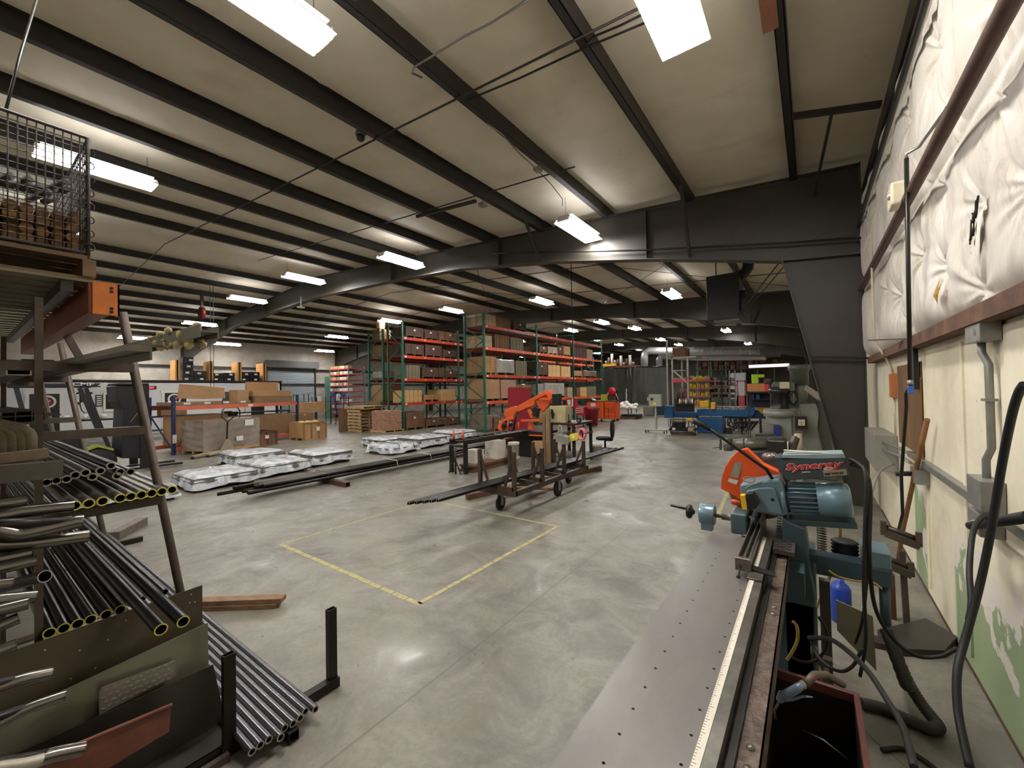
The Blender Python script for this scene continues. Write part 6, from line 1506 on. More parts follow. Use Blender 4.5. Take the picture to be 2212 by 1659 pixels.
# ---- orange beam shelf with blue posts
P0 = V((-15.34, 3.96, 0)); dL = V((-1.42, 4.34, 0)).normalized(); nB = V((-dL.y, dL.x, 0)); LL = 4.57; DD = 1.05
angL = math.atan2(dL.y, dL.x)
RL = M.Rotation(angL, 3, 'Z')          # local x along the shelf, local y to the back
def W(s, d, z): return P0 + dL * s + nB * d + V((0, 0, z))
def lbox(mb, s0, s1, d0, d1, z0, z1, m=0):
    vs = [W(s, d, z) for z in (z0, z1) for d in (d0, d1) for s in (s0, s1)]
    return mb.add(vs, [(0, 2, 3, 1), (4, 5, 7, 6), (0, 1, 5, 4), (2, 6, 7, 3), (0, 4, 6, 2), (1, 3, 7, 5)], m)
def PL(px, py, d=0.0):   # hit the vertical plane of the shelf front, offset d backwards
    r = RW @ V(((px - CX) / Fpx, -(py - CY) / Fpx, -1)); p0 = P0 + nB * d
    t = (p0 - V((0, 0, HH))).dot(nB) / r.dot(nB); q = V((0, 0, HH)) + r * t
    return (q - p0).dot(dL), q.z
bluep = mat('blue_rack_post', '2a3a5c', .4, .1, .15, 8); salmon = mat('salmon_beam', 'd2694c', .45, 0, .08, 4)
sh2 = thing('low_pallet_rack', 'low rack with dark blue posts and salmon orange beams, near the office', 'pallet rack', P0, 0)
zt1 = PL(500, 871)[1]
for s in (0, LL):
    for d in (0, DD): build('upright', lbox(MB(), s - .04, s + .04, d - .04, d + .04, 0, 1.72), bluep, sh2)
    build('bracing', MB().beam(W(s, 0, .1), W(s, DD, 1.2), .03, .03).beam(W(s, 0, 1.45), W(s, DD, 1.45), .03, .03), bluep, sh2)
for z in (1.38, .16):
    for d in (0, DD): build('beam', lbox(MB(), 0, LL, d - .03, d + .03, z - .06, z + .06), salmon, sh2)
build('post_guard', lbox(MB(), -.05, .05, -.06, -.04, .35, .6), wht, sh2); build('beam_label', lbox(MB(), 2.4, 2.58, -.035, -.031, 1.34, 1.42), wht, sh2)
build('deck', lbox(MB(), 0, LL, .0, DD, 1.44, 1.455), wire, sh2)
def lthing(name, label, cat, s0, s1, d0, d1, z0, z1, m, group=None, bevel=.004): return one(name, lbox(MB(), s0, s1, d0, d1, z0, z1), m, label, cat, group, bevel)
lthing('carton', 'brown flat carton on the salmon beam shelf, under the tilted cardboard', 'box', .1, 1.55, .1, .9, 1.457, 1.56, CM['cardd'])
lthing('carton', 'brown flat carton on the shelf, right of the first low one', 'box', 1.6, 2.6, .1, .9, 1.457, 1.56, CM['cardd'])
for i in range(4): lthing('paper_label', 'white label on the low cartons of the salmon beam shelf', 'label', .35 + i * .62, .55 + i * .62, .092, .098, 1.48, 1.54, wht, 'white labels on the low cartons', 0)
mb = MB(); pts = [(389, 861), (394, 830), (485, 838), (487, 860), (440, 862)]; ql = [PL(a, b, .15) for a, b in pts]
vs = [W(s, .15, z) for s, z in ql] + [W(s, .28, z + .02) for s, z in ql]; n = 5
mb.add(vs, [tuple(range(n)), tuple(range(2 * n - 1, n - 1, -1))] + [(i, n + i, n + (i + 1) % n, (i + 1) % n) for i in range(n)])
one('cardboard_sheet', mb, CM['card'], 'large tan cardboard sheet standing tilted on the salmon beam shelf, left', 'cardboard')
for i in range(7): 
    s0 = 2.15 + .02 * (i % 3); lthing('black_tray', 'black tray in the stack on the salmon beam shelf, %s from bottom' % ORD[i], 'tray', s0, s0 + .72, .3, .9, 1.56 + i * .045, 1.56 + i * .045 + .036, blk, None, 0)
q0, q1 = PL(533, 850, .6), PL(601, 826, .6); lthing('cardboard_sheet', 'tan cardboard sheet standing behind the long boxes, right end of the shelf', 'cardboard', q0[0], q1[0], .6, .68, 1.457, q1[1], CM['card'])
q0, q1 = PL(518, 862), PL(542, 842); lthing('carton', 'small folded tan carton between the black trays and the long boxes', 'box', q0[0], q1[0], .1, .5, 1.457, q1[1], CM['card'])
q0, q1 = PL(553, 862), PL(634, 850); lthing('carton', 'long flat dull carton at the right end of the shelf, lower', 'box', q0[0], q1[0], .05, .8, 1.457, 1.68, CM['cardd'])
lthing('carton', 'long pale carton stacked on the dull one at the right end', 'box', q0[0] - .05, q1[0] - .05, .05, .85, 1.685, 1.90, CM['card'])
# below the beam
q0, q1 = PL(381, 915, .3), PL(492, 893, .3); lthing('carton', 'long open brown carton behind the wrapped pallet load', 'box', q0[0], q1[0], .3, .9, .22, q1[1], CM['card'])
q0, q1 = PL(511, 935, .0), PL(632, 905, .0); lthing('carton', 'long dull brown carton lying on the lower beam of the shelf', 'box', q0[0], q1[0], .08, .75, .23, 1.0, CM['cardd'])
# wrapped pallet load in front
for (s0, s1, d0, d1, h, kind, lbl) in ((.15, 2.0, -1.02, -.12, 1.0, 'wrapb', 'standing in front of the blue post shelf'),):
    cxy = W((s0 + s1) / 2, (d0 + d1) / 2, 0)
    t = thing('pallet', 'wooden pallet under the wrapped load in front of the blue post shelf', 'pallet')
    t.location = cxy; OFF[t] = cxy
    lw = mat('light_pallet_wood', 'b39266', .7, 0, .2, 6, .05)
    mb = MB()
    for i in range(6): lbox(mb, s0 + (s1 - s0) * i / 6 + .01, s0 + (s1 - s0) * (i + 1) / 6 - .02, d0, d1, .10, .12)
    build('top_board', mb, lw, t); 
    for i in range(3): build('stringer', lbox(MB(), s0, s1, d0 + (d1 - d0 - .05) * i / 2, d0 + (d1 - d0 - .05) * i / 2 + .05, .02, .10), lw, t)
    t = thing('wrapped_load', 'clear plastic wrapped pallet load of brown cartons behind the pallet jack', 'wrapped pallet load', cxy)
    mb = MB()
    def gface(o, a, b):
        mb.grid(lambda u, v: (lambda p: p + (V((cxy.x, cxy.y, .6)) - p).normalized() * (.02 * math.sin(p.z * 31 + p.y * 9) * math.sin(p.y * 13 + p.z * 5)))(o + a * u + b * v), 16, 16)
    A0 = W(s0, d0, .123); sx, dy_, hz = dL * (s1 - s0), nB * (d1 - d0), V((0, 0, h - .12))
    gface(A0, sx, hz); gface(A0, hz, dy_); gface(A0 + sx, dy_, hz); gface(A0 + hz, sx, dy_); gface(A0 + dy_, hz, sx)
    build('wrapped_cartons', mb, mat('glossy_wrap', '8d7f75', .08, .0, .05, 2.0, .5, 'a79d96', .3), t)
    build('paper_label', lbox(MB(), 1.15, 1.38, d0 - .03, d0 - .027, .30, .45), wht, t); build('paper_label', lbox(MB(), 1.45, 1.75, d0 - .03, d0 - .027, .75, .95), wht, t)
# low crates on the floor
def rcrate(name, label, px0, px1, pyb, h, dep, kind, rot=0.0):
    a, b = at(px0, pyb[0], z=0), at(px1, pyb[1], z=0); d = (b - a); L = d.length; ang = math.atan2(d.y, d.x); 
    t = thing(name, label, 'crate', a, ang, None, False); m = CM[kind]
    [build('skid', MB().box(0, L, q_, q_ + .08, 0, .09), m, t) for q_ in (0, dep - .08, dep / 2 - .04)]
    build('body', MB().box(.01, L - .01, .01, .03, .09, h).box(.01, L - .01, dep - .03, dep - .01, .09, h).box(.01, .03, .03, dep - .03, .09, h).box(L - .03, L - .01, .03, dep - .03, .09, h).box(.02, L - .02, .02, dep - .02, .09, .11), m, t)
    mb = MB()
    for i in range(4): x = (L - .06) * i / 3; mb.box(x, x + .06, -.015, .012, .05, h)
    mb.box(-.005, L + .005, -.016, .01, h - .05, h); build('batten', mb, CM['dark'] if kind == 'brown' else wood, t)
    build('paper_label', MB().box(L * .55, L * .68, -.02, -.016, h * .5, h * .72), wht, t)
    return t
rcrate('crate', 'low open brown wooden crate with white label in front of the shelf', 538, 599, (968, 960), .50, .9, 'brown')
t = rcrate('crate', 'open honey coloured wooden crate with crumpled paper on top, right of the shelf', 655, 706, (953, 947), .68, .95, 'light')
mb = MB()
for i in range(9): mb.sphere((.12 + .09 * i, .25 + .2 * (i % 3), .66), .11, 8, 0, (1.1, 1, .5))
build('crumpled_paper', mb, CM['kraft'], t)
crate(-18.6, -17.7, 8.7, 9.5, 0, .9, 'cardd', 'stacked behind the honey coloured crate', .02, False); crate(-18.9, -18.0, 9.2, 10.2, .92, .45, 'card', 'slumped on the stack behind the honey coloured crate', .0, False)
# pallet jack
pj = thing('pallet_jack', 'black and cream hand pallet jack parked in front of the wrapped load', 'pallet jack', at(490, 976, z=0))
b0 = at(490, 978, z=0); zh = 1.18
hd = V((-.10, .22, 0)); top = V((b0.x, b0.y, zh)) + V((.0, .03, 0))
build('handle_shaft', MB().tube([b0 + V((0, 0, .2)), b0 + V((0, .02, .9)), top - V((0, 0, .22))], .024, 8), blk, pj)
L_ = [top + V((0, s * .16, dz)) for s, dz in ((0, -.24), (1, -.10), (1, .02), (.6, .07), (-.6, .07), (-1, .02), (-1, -.10), (0, -.24))]
build('handle_loop', MB().tube(L_, .016, 8), blk, pj)
cream = mat('jack_cream_paint', '9b8f78', .5, .1, .15, 8)
build('pump', MB().cyl(b0 + V((0, 0, .08)), b0 + V((0, 0, .34)), .06, n=14), blk, pj)
f0 = at(462, 984, z=0)
for k_ in (0, 1):
    s_ = b0 + V((0, (-.18 if k_ == 0 else .18), .0)); e_ = s_ + V((.55, -.85, 0)) * 1.0
    build('fork', MB().beam(s_ + V((0, 0, .08)), e_ + V((0, 0, .07)), .15, .04), cream, pj); build('roller', MB().cyl(e_ + V((-.03, .0, .035)), e_ + V((.03, .02, .035)), .035, n=10), blk, pj)
build('back_plate', MB().prism([(-.22, .06), (.22, .06), (.05, .42), (-.05, .42)], b0 + V((.05, 0, 0)), (0, 1, 0), (0, 0, 1), .03), cream, pj)
for s_ in (-.06, .06): build('wheel', MB().cyl(b0 + V((-.08, s_ - .02, .08)), b0 + V((-.08, s_ + .02, .08)), .08, n=14), blk, pj)
# ---- forklift behind the pipe rack
FX = -13.2
fl = thing('forklift', 'black forklift with overhead guard and tall mast behind the pipe rack', 'forklift', (FX, 1.4, 0))
fk = mat('forklift_grey', '1c1f23', .38, .1, .15, 6); fg_ = mat('forklift_green', '8f9a3c', .4, 0, .1, 6)
def FP(a, b, x=FX): return at(a, b, X=x)
def xplate(name, pts, X, d, m, parent, bevel=0.0):
    return build(name, MB().prism([(FP(a, b, X).y, FP(a, b, X).z) for a, b in pts], (X - d, 0, 0), (0, 1, 0), (0, 0, 1), d), m, parent, bevel)
xplate('mast_cover', [(251, 834), (310, 833), (314, 990), (262, 990), (268, 885), (254, 868)], FX + .5, 1.0, fk, fl, .01)
build('mast_top', MB().box(FX - .55, FX + .55, FP(241, 832).y, FP(308, 832).y, FP(250, 833).z, FP(250, 829).z), blk, fl, .01)
for x in (FX - .45, FX + .5):
    build('mast_channel', MB().box(x - .05, x + .05, FP(290, 850).y, FP(308, 850).y, .08, FP(290, 833).z), blk, fl)
for x in (FX - .3, FX + .3): build('fork', MB().box(x - .06, x + .06, 2.5, 3.5, .04, .08), blk, fl)
gz = FP(150, 829).z; gz0 = FP(150, 837).z
build('guard_beam', MB().box(FX + .45, FX + .52, FP(20, 830).y, FP(207, 830).y, gz0, gz).box(FX - .52, FX - .45, FP(20, 830).y, FP(207, 830).y, gz0, gz), fk, fl, .01)
mb = MB()
for i in range(6): y = FP(30, 830).y + (FP(200, 830).y - FP(30, 830).y) * i / 5; mb.box(FX - .45, FX + .45, y, y + .05, gz0 + .01, gz - .01)
build('guard_bars', mb, fk, fl)
for x in (FX + .48, FX - .48):
    for (a, b, c, d) in ((185, 838, 248, 1000), (172, 838, 212, 930), (35, 838, 52, 900)):
        build('guard_post', MB().beam(FP(a, b, x), FP(c, d, x), .07, .07, V((1, 0, 0))), fk, fl)
build('grab_handle', MB().tube([FP(172 + .0, 872, FX + .5), FP(176, 867, FX + .5), FP(186, 865, FX + .5), FP(192, 890, FX + .5), FP(182, 892, FX + .5), FP(176, 886, FX + .5), FP(172, 872, FX + .5)], .012, 6), blk, fl)
build('body', MB().box(FX - .5, FX + .5, -.2, 1.7, .35, .95), fk, fl, .04); build('counterweight', MB().box(FX - .52, FX + .52, -.9, -.1, .25, 1.15), fg_, fl, .08)
build('seat', MB().box(FX - .25, FX + .25, .0, .5, .95, 1.08).box(FX - .25, FX + .25, -.1, .02, 1.0, 1.5), blk, fl, .04)
build('fender', MB().prism([(1.5, .40), (1.65, .62), (1.95, .72), (2.2, .60), (2.2, .55), (1.95, .66), (1.68, .56), (1.56, .38)], (FX + .35, 0, 0), (0, 1, 0), (0, 0, 1), .2), fg_, fl)
for (x, y, r_) in ((FX + .42, 1.95, .32), (FX - .42, 1.95, .32), (FX + .40, -.3, .26), (FX - .40, -.3, .26)):
    build('wheel', MB().lathe([(.0, -.11), (r_ - .05, -.11), (r_, -.08), (r_, .08), (r_ - .05, .11), (0, .11)], (x, y, r_), (1, 0, 0), 22), rub, fl)
text('model_lettering', 'CMP 25', V((FX + .525, FP(146, 837).y, gz0 + .03)), V((0, 1, 0)), V((0, 0, 1)), .10, wht, fl, .004, 0, 1.7, .02)
text('maker_lettering', 'CLARK', V((FX + .505, FP(295.0, 874).y, FP(295, 874).z)), V((0, 0, 1)), V((0, -1, 0)), .13, wht, fl, .004, 0, 1.15, .03)
build('label', MB().box(FX + .5, FX + .504, FP(287, 886).y, FP(297, 886).y, FP(290, 887).z, FP(290, 880).z), wht, fl)
build('red_sticker', MB().beam(FP(282, 911, FX + .505), FP(297, 892, FX + .505), .055, .006), mat('sticker_red', 'd0707a', .4), fl)
xplate('battery_cover', [(312, 920), (328, 920), (332, 975), (318, 975)], FX - .8, .5, fg_, fl, .02)
# bench behind the forklift along the office wall
bw = thing('work_bench', 'long black work bench against the office wall with boxes on it', 'bench', (-22.5, 4, 0))
build('bench_top', MB().box(-22.9, -22.1, 0.5, 7.4, .86, .92), blk, bw)
for y in (.6, 4.0, 7.3): build('leg', MB().box(-22.2, -22.14, y, y + .05, 0, .86), blk, bw)
build('shelf', MB().box(-22.9, -22.1, .5, 7.4, .3, .34), blk, bw)
one('carton', MB().box(-22.7, -22.15, 5.3, 6.2, .925, 1.30), CM['cardd'], 'brown carton on the black bench left of the blue posts', 'box', None, .01)
one('fan_heater', MB().sphere((-22.4, 5.75, 1.42), .20, 12, 0, (1, 1.2, .6)), wht, 'white dome-shaped bundle on the brown carton', 'bundle')
for i in range(5): one('white_tub', MB().cyl((-22.4, 2.6 + i * .25, .925), (-22.4, 2.6 + i * .25, 1.1), .09, n=12), wht, 'white tub on the black bench behind the forklift', 'tub', 'white tubs on the bench')
bt2 = thing('file_bench', 'bench with white file boxes behind the blue post shelf', 'bench', (-22.5, 8, 0)); build('bench_top', MB().box(-22.9, -22.1, 7.9, 10.6, .86, .92), blk, bt2)
for y in (8.0, 10.5): build('leg', MB().box(-22.2, -22.14, y, y + .05, 0, .86), blk, bt2)
for i in range(3): one('file_box', MB().box(-22.6, -22.2, 7.95 + i * .28, 8.2 + i * .28, .925, 1.30), wht, 'white ribbed file box behind the salmon beam shelf, %s' % ORD[i], 'file box')
fc = thing('folding_cart', 'black folding hand cart standing behind the long brown carton', 'cart', W(2.9, 1.5, 0)); cc_ = W(2.95, 1.5, 0)
build('hoop', MB().tube([cc_ + dL * -.35 + V((0, 0, .2)), cc_ + dL * -.35 + V((0, 0, 1.15)), cc_ + dL * -.25 + V((0, 0, 1.28)), cc_ + dL * .25 + V((0, 0, 1.28)), cc_ + dL * .35 + V((0, 0, 1.15)), cc_ + dL * .35 + V((0, 0, .2))], .022, 8), blk, fc)
build('panel', lbox(MB(), 2.7, 3.2, 1.48, 1.52, .6, 1.12), blk, fc); build('platform', lbox(MB(), 2.55, 3.35, 1.4, 2.1, .14, .2), blk, fc)
build('wheel', MB().cyl(W(2.6, 1.5, .06), W(2.65, 1.5, .06), .06, n=12), rub, fc); build('wheel', MB().cyl(W(3.25, 1.5, .06), W(3.3, 1.5, .06), .06, n=12), rub, fc)
# pallets and coiled stack beside the left rack
lpw = mat('pale_pallet_wood', 'c0a57b', .7, 0, .2, 6, .06, 'a08458')
for q in range(8):
    z = q * .147
    if q == 5: continue
    dx = rnd.uniform(-.05, .05)
    pallet('pallet', 'pale wooden pallet in the loose stack beside the racks, %s from the floor' % ORD[q if q < 5 else q - 1], -17.15 + dx, -16.15 + dx, 10.75, 11.7, z if q < 5 else z - .147, lpw)
pallet('pallet', 'pale wooden pallet lying across the top of the loose stack and the coil bale', -17.3, -15.9, 10.7, 11.9, 7 * .147 + .004, lpw)
pallet('pallet', 'pale wooden pallet under the bale of coils', -15.8, -14.75, 11.0, 12.0, 0, lpw)
bale = MB(); bx, by = -15.28, 11.5
for q in range(260):
    f_ = rnd.random(); z = .14 + rnd.random() * .78
    if f_ < .5: p = V((bx + .46, by + rnd.uniform(-.45, .45), z)); 
    elif f_ < .85: p = V((bx + rnd.uniform(-.46, .46), by - .45, z))
    else: p = V((bx + rnd.uniform(-.45, .45), by + rnd.uniform(-.45, .45), .93))
    a = rnd.uniform(0, 6.28); d = V((math.cos(a), math.sin(a), rnd.uniform(-.6, .6))) * .04
    bale.tube([p - d, p + V((0, 0, .025)), p + d], .011, 5)
bo = tag(build('coil_bale', MB().box(bx - .46, bx + .46, by - .45, by + .45, .135, .93), mat('bale_core', '8a6a55', .8, 0, .4, 25, .4, 'c79d84', .5)), 'tall bale of tangled pinkish coils on a pallet beside the left rack', 'bale')
tag(build('coils', bale, mat('pinkish_coils', 'c4957c', .6, 0, .25, 20), bo), kind='stuff')
mb = MB(); mb.beam((-17.6, 10.6, .5), (-17.45, 11.9, .5), .03, 1.0); one('cardboard_sheet', mb, CM['cardd'], 'tall brown cardboard sheets leaning left of the loose pallet stack', 'cardboard')
one('cardboard_sheet', MB().box(-17.5, -16.4, 12.0, 12.04, .2, 1.35), CM['cardd'], 'brown cardboard sheet standing behind the loose pallet stack', 'cardboard')
# small ceiling things
o = thing('ceiling_camera', 'small dark dome camera hanging under a purlin at upper middle', 'camera', at(779, 300, z=5.22)); cp_ = at(779, 302, z=5.2)
build('mount', MB().cyl(cp_ + V((0, 0, .06)), cp_ + V((0, 0, .10)), .07, n=8), mat('grey_mount', '6f6d68', .5), o); build('dome', MB().sphere(cp_ + V((0, 0, .03)), .055, 12), blk, o)
o = thing('junction_box', 'grey junction box under a purlin with cord to the light', 'junction box', at(1162, 366, z=5.03)); build('box', MB().cbox(at(1162, 366, z=5.03), .10, .10, .05), gal, o)
build('cord', MB().tube([at(1162, 368, z=5.03), at(1192, 400, z=4.95), at(1215, 430, z=4.88), at(1215, 445, z=4.84)], .006, 6), rub, o)
o = thing('junction_box', 'grey junction box at the end of a conduit bar in the upper middle', 'junction box', at(1043, 442, z=5.05)); build('box', MB().cbox(at(1043, 442, z=5.1), .12, .12, .06), gal, o)
build('bar', MB().beam(at(1028, 434, z=5.15), at(900, 468, z=5.2), .05, .05), steel, o)
for i, pts in enumerate(([(1140, 0), (1060, 50), (1000, 80), (895, 145), (890, 158), (912, 168)], [(1392, 50), (1320, 80), (1260, 105), (1120, 170), (1060, 195), (1012, 215), (1010, 225)], [(1390, 30), (1340, 55), (1280, 80), (1262, 100)], [(1052, 268), (1085, 290), (1120, 330), (1160, 366)])):
    one('ceiling_cable', MB().tube([at(a, b, z=5.0 + .001 * i) for a, b in pts], .010, 6), [gal, rub, rub, gal][i], 'loose cable run under the roof purlins, %s' % ('left grey one near the top', 'long dark one', 'short dark one near the top', 'short grey one to the junction box')[i], 'cable')
o = thing('ceiling_reel', 'dark red cord reel hanging from the roof at left', 'reel', at(436, 680, X=-18)); rc_ = at(436, 676, X=-18)
build('drum', MB().cyl(rc_ + V((0, -.06, 0)), rc_ + V((0, .06, 0)), .22, n=20), mat('dull_red', '6e1f22', .45), o); build('bracket', MB().box(rc_.x - .04, rc_.x + .04, rc_.y - .04, rc_.y + .04, rc_.z, zr(rc_.x)), steel, o)
ap_ = at(650, 665, Y=7.6); o = thing('wireless_aerial', 'small white aerial hanging under the nearest steel frame', 'aerial', ap_)
build('stem', MB().cyl(ap_ + V((0, 0, .02)), ap_ + V((0, 0, .42)), .02, n=8), wht, o); build('disc', MB().cyl(ap_, ap_ + V((0, 0, .03)), .13, n=16), wht, o)
for i, (a, b) in enumerate(((454, 700), (461, 700))):
    p = at(a, b, X=-17); one('drop_cord', MB().tube([V((p.x, p.y, zr(p.x))), V((p.x, p.y, 1.9))], .008, 5), rub, 'thin vertical cord dropping from the roof before the office, %s' % ('left one', 'right one')[i], 'cord')
p = at(1236, 700, Y=10.0); one('drop_cord', MB().tube([V((p.x, p.y, zr(p.x))), V((p.x, p.y, .95))], .012, 6), rub, 'black cord dropping from the roof to the bandsaw bench', 'cord')
p = at(1300, 700, Y=14)
# orange patch sheet on the ceiling above
one('ceiling_patch', MB().cbox(at(1660, 20, z=4.93), .12, .5, .02), mat('brown_patch', '8f5f4a', .6), 'brown stained flat patch under the roof beside the front purlin', 'patch')
# ================================================================ right side machines and the far hall
HY_ = 10.5
uh = thing('unit_heater', 'big dark grey unit heater hanging from the roof with a flue pipe', 'heater', (-1.6, 10.8, 3.2))
uhm = mat('heater_grey', '303438', .45, .1, .1, 4)
a_, b_ = at(1525, 598, Y=HY_), at(1598, 688, Y=HY_)
build('casing', MB().box(a_.x, b_.x, HY_, HY_ + .8, b_.z + .02, a_.z + .0), uhm, uh, .01)
build('louvre', MB().box(a_.x + .14, b_.x - .02, HY_ + .05, HY_ + .7, b_.z - .02, b_.z + .02), mat('louvre_grey', '7b7974', .4), uh)
build('burner', MB().box(b_.x, b_.x + .12, HY_ + .1, HY_ + .6, b_.z + .15, b_.z + .65), blk, uh)
fx = b_.x + .04
build('flue', MB().tube([(b_.x - .1, HY_ + .4, a_.z + .0), (b_.x + .05, HY_ + .4, a_.z + .02), (b_.x + .14, HY_ + .4, a_.z + .14), (b_.x + .16, HY_ + .4, a_.z + .35), (b_.x + .16, HY_ + .4, zr(-1) + .2)], .12, 16), uhm, uh)
for x in (a_.x + .15, b_.x - .1): build('hanger', MB().cyl((x, HY_ + .4, a_.z), (x, HY_ + .4, zr(x)), .012, n=6), steel, uh)
build('gas_pipe', MB().tube([at(1595, 680, Y=HY_), at(1685, 565, Y=8.2)], .012, 6).tube([at(1615, 668, Y=HY_ + .1), at(1692, 577, Y=8.3)], .010, 6), steel, uh)
# milling machine / drill press, grey green
mg = mat('machine_grey_green', '94978d', .4, .1, .08, 5, .02, '84877c', .3); mg2 = mat('machine_dark_grey_green', '62665d', .4, .15, .15, 5)
MY = 9.6
ml_ = thing('milling_machine', 'tall grey green milling machine with black motor in front of the steel column', 'milling machine', (-.1, 10, 0))
def mp(name, pts, Y, d, m, bevel=.0): return oplate(name, pts, Y, d, m, ml_, bevel)
def Z3(x, y): return (1600 + x * .1356, 780 + y * .1356)
mp('base_column', [Z3(*p) for p in ((930, 680), (1200, 680), (1230, 760), (1240, 900), (1210, 1100), (1310, 1460), (1090, 1460), (1000, 1300))] , MY + .3, .55, mg, .02)
mp('side_cabinet', [Z3(*p) for p in ((1200, 610), (1380, 680), (1390, 1000), (1480, 1470), (1320, 1470), (1230, 1100), (1250, 760))], MY + .5, .4, mg2, .01)
mp('knee', [Z3(*p) for p in ((400, 850), (820, 850), (820, 1200), (790, 1240), (670, 1230), (640, 1030), (400, 1000))], MY, .5, mg, .02)
c0 = at(*Z3(630, 800), Y=MY + .2); build('turntable', MB().cyl(c0 - V((0, 0, .10)), c0 + V((0, 0, .02)), .29, n=32).cyl(c0 + V((0, 0, .02)), c0 + V((0, 0, .05)), .28, n=32), mg, ml_)
c1 = at(*Z3(620, 640), Y=MY + .2); build('motor', MB().lathe([(0, -.25), (.19, -.25), (.19, -.2), (.165, -.18), (.165, .15), (.195, .16), (.195, .23), (.17, .25), (0, .25)], c1, (0, 0, 1), 28), mat('black_motor', '26262a', .3, .1), ml_)
mp('head', [Z3(*p) for p in ((480, 420), (520, 330), (860, 340), (870, 480), (740, 480), (720, 430))], MY + .1, .4, mg2, .02)
build('name_plate', MB().cbox(at(*Z3(697, 385), Y=MY + .08), .16, .02, .13), mat('cream_plate', 'cfc8a8', .5), ml_)
c2 = at(*Z3(930, 220), Y=MY + .5); build('upper_motor', MB().lathe([(0, -.2), (.16, -.2), (.16, .08), (.19, .10), (.19, .2), (0, .2)], c2, (0, 0, 1), 24), mg2, ml_)
build('spindle_column', MB().cyl(at(*Z3(955, 320), Y=MY + .5), at(*Z3(950, 680), Y=MY + .5), .12, n=14), mg, ml_)
build('control_box', MB().box(at(*Z3(845, 870), Y=MY - .1).x, at(*Z3(1035, 870), Y=MY - .1).x, MY - .1, MY + .15, at(*Z3(900, 1110), Y=MY - .1).z, at(*Z3(900, 870), Y=MY - .1).z), mat('box_brown_grey', '635b50', .45), ml_, .01)
build('button_panel', MB().cbox(at(*Z3(965, 980), Y=MY - .12), .19, .02, .24), ink, ml_)
for i in range(4): build('button', MB().cbox(at(*Z3(945 + 50 * (i % 2), 955 + 50 * (i // 2)), Y=MY - .14), .055, .02, .055), mat('cream_plate', 'cfc8a8', .5), ml_)
mp('tilted_cover', [Z3(*p) for p in ((1040, 375), (1330, 560), (1370, 680), (1180, 590), (1010, 460))], MY + .1, .3, mat('pale_cover', '9a9588', .5, .1, .12, 8), .01)
mp('front_skirt', [Z3(*p) for p in ((200, 1160), (530, 1160), (530, 1200), (250, 1195))], MY - .1, .2, mat('dark_steel_bar', '4c4f50', .4, .4), .004)
build('blue_plate', MB().box(at(*Z3(525, 1035), Y=MY - .15).x, at(*Z3(630, 1035), Y=MY - .15).x, MY - .15, MY + .1, at(*Z3(580, 1200), Y=MY - .15).z, at(*Z3(580, 1035), Y=MY - .15).z), mat('deep_blue_paint', '222f7d', .4), ml_, .004)
build('crank_handle', MB().cyl(at(*Z3(230, 1170), Y=MY - .15), at(*Z3(210, 1300), Y=MY - .2), .015, n=8).sphere(at(*Z3(208, 1302), Y=MY - .2), .03, 8), cast, ml_)
build('hydraulic_hose', MB().tube([at(*Z3(840 + 60 * math.cos(a), 590 + 100 * math.sin(a)), Y=MY + .1) for a in [i * math.pi / 8 for i in range(17)]], .02, 6), blk, ml_)
one('machine_base', MB().prism([(p.z, p.x) for p in (at(1705, 955, Y=9.3), at(1745, 962, Y=9.3), at(1800, 985, Y=9.3), at(1800, 1100, Y=9.3), at(1690, 1100, Y=9.3))], (0, 9.3, 0), (0, 0, 1), (1, 0, 0), .3) if False else MB().box(-.9, .35, 9.5, 10.6, 0, .35), mg2, 'dark low machine plinth under the milling machine', 'machine base', None, .02)
# horizontal machine arm in front (old vise / lathe bed)
LY = 7.2
lt = thing('bench_vise_machine', 'long grey horizontal machine arm with a hand wheel behind the orange blade guard', 'machine', (-1.0, 7.3, 0))
def lp(a, b, Y=LY): return at(1500 + a * .1808, 700 + b * .1808, Y=Y)
build('barrel', MB().cyl(lp(460, 1440), lp(880, 1430), .085, n=18).cyl(lp(580, 1437), lp(600, 1437), .10, n=18), mat('oily_grey', '6e6b62', .35, .5, .25, 8), lt)
build('nose', MB().cyl(lp(355, 1440), lp(450, 1440), .10, n=18).cyl(lp(300, 1440), lp(320, 1440), .085, n=18).cyl(lp(220, 1480), lp(300, 1470), .012, n=8), mat('oily_grey', '6e6b62', .35, .5), lt)
build('rear_block', MB().box(lp(870, 1400).x, lp(1100, 1400).x, LY - .1, LY + .25, lp(1000, 1530).z, lp(1000, 1380).z), darkcast, lt, .02)
build('stand', MB().box(lp(560, 1500).x, lp(1000, 1500).x, LY - .12, LY + .3, 0, lp(700, 1500).z), mat('dark_bench', '3a3a36', .5, .2), lt, .02)
for i, (a, b, c, d, m_) in enumerate(((1130, 1520, 1200, 1340, cast), (1175, 1520, 1225, 1360, rackm), (1090, 1500, 1090, 1410, cast))):
    one('metal_bar', MB().beam(lp(a, b, LY - .0), lp(c, d, LY + .05), .07, .04), m_, 'metal bar standing on the machine table behind the saw, %s' % ORD[i], 'metal bar')
one('cream_cylinder', MB().cyl(V((lp(1240, 1480, LY + .3).x, LY + .3, 0)), lp(1240, 1310, LY + .3), .05, n=14), mat('cream_tube', 'b5ac93', .5, 0, .2, 20), 'cream upright tube standing behind the saw head', 'tube')
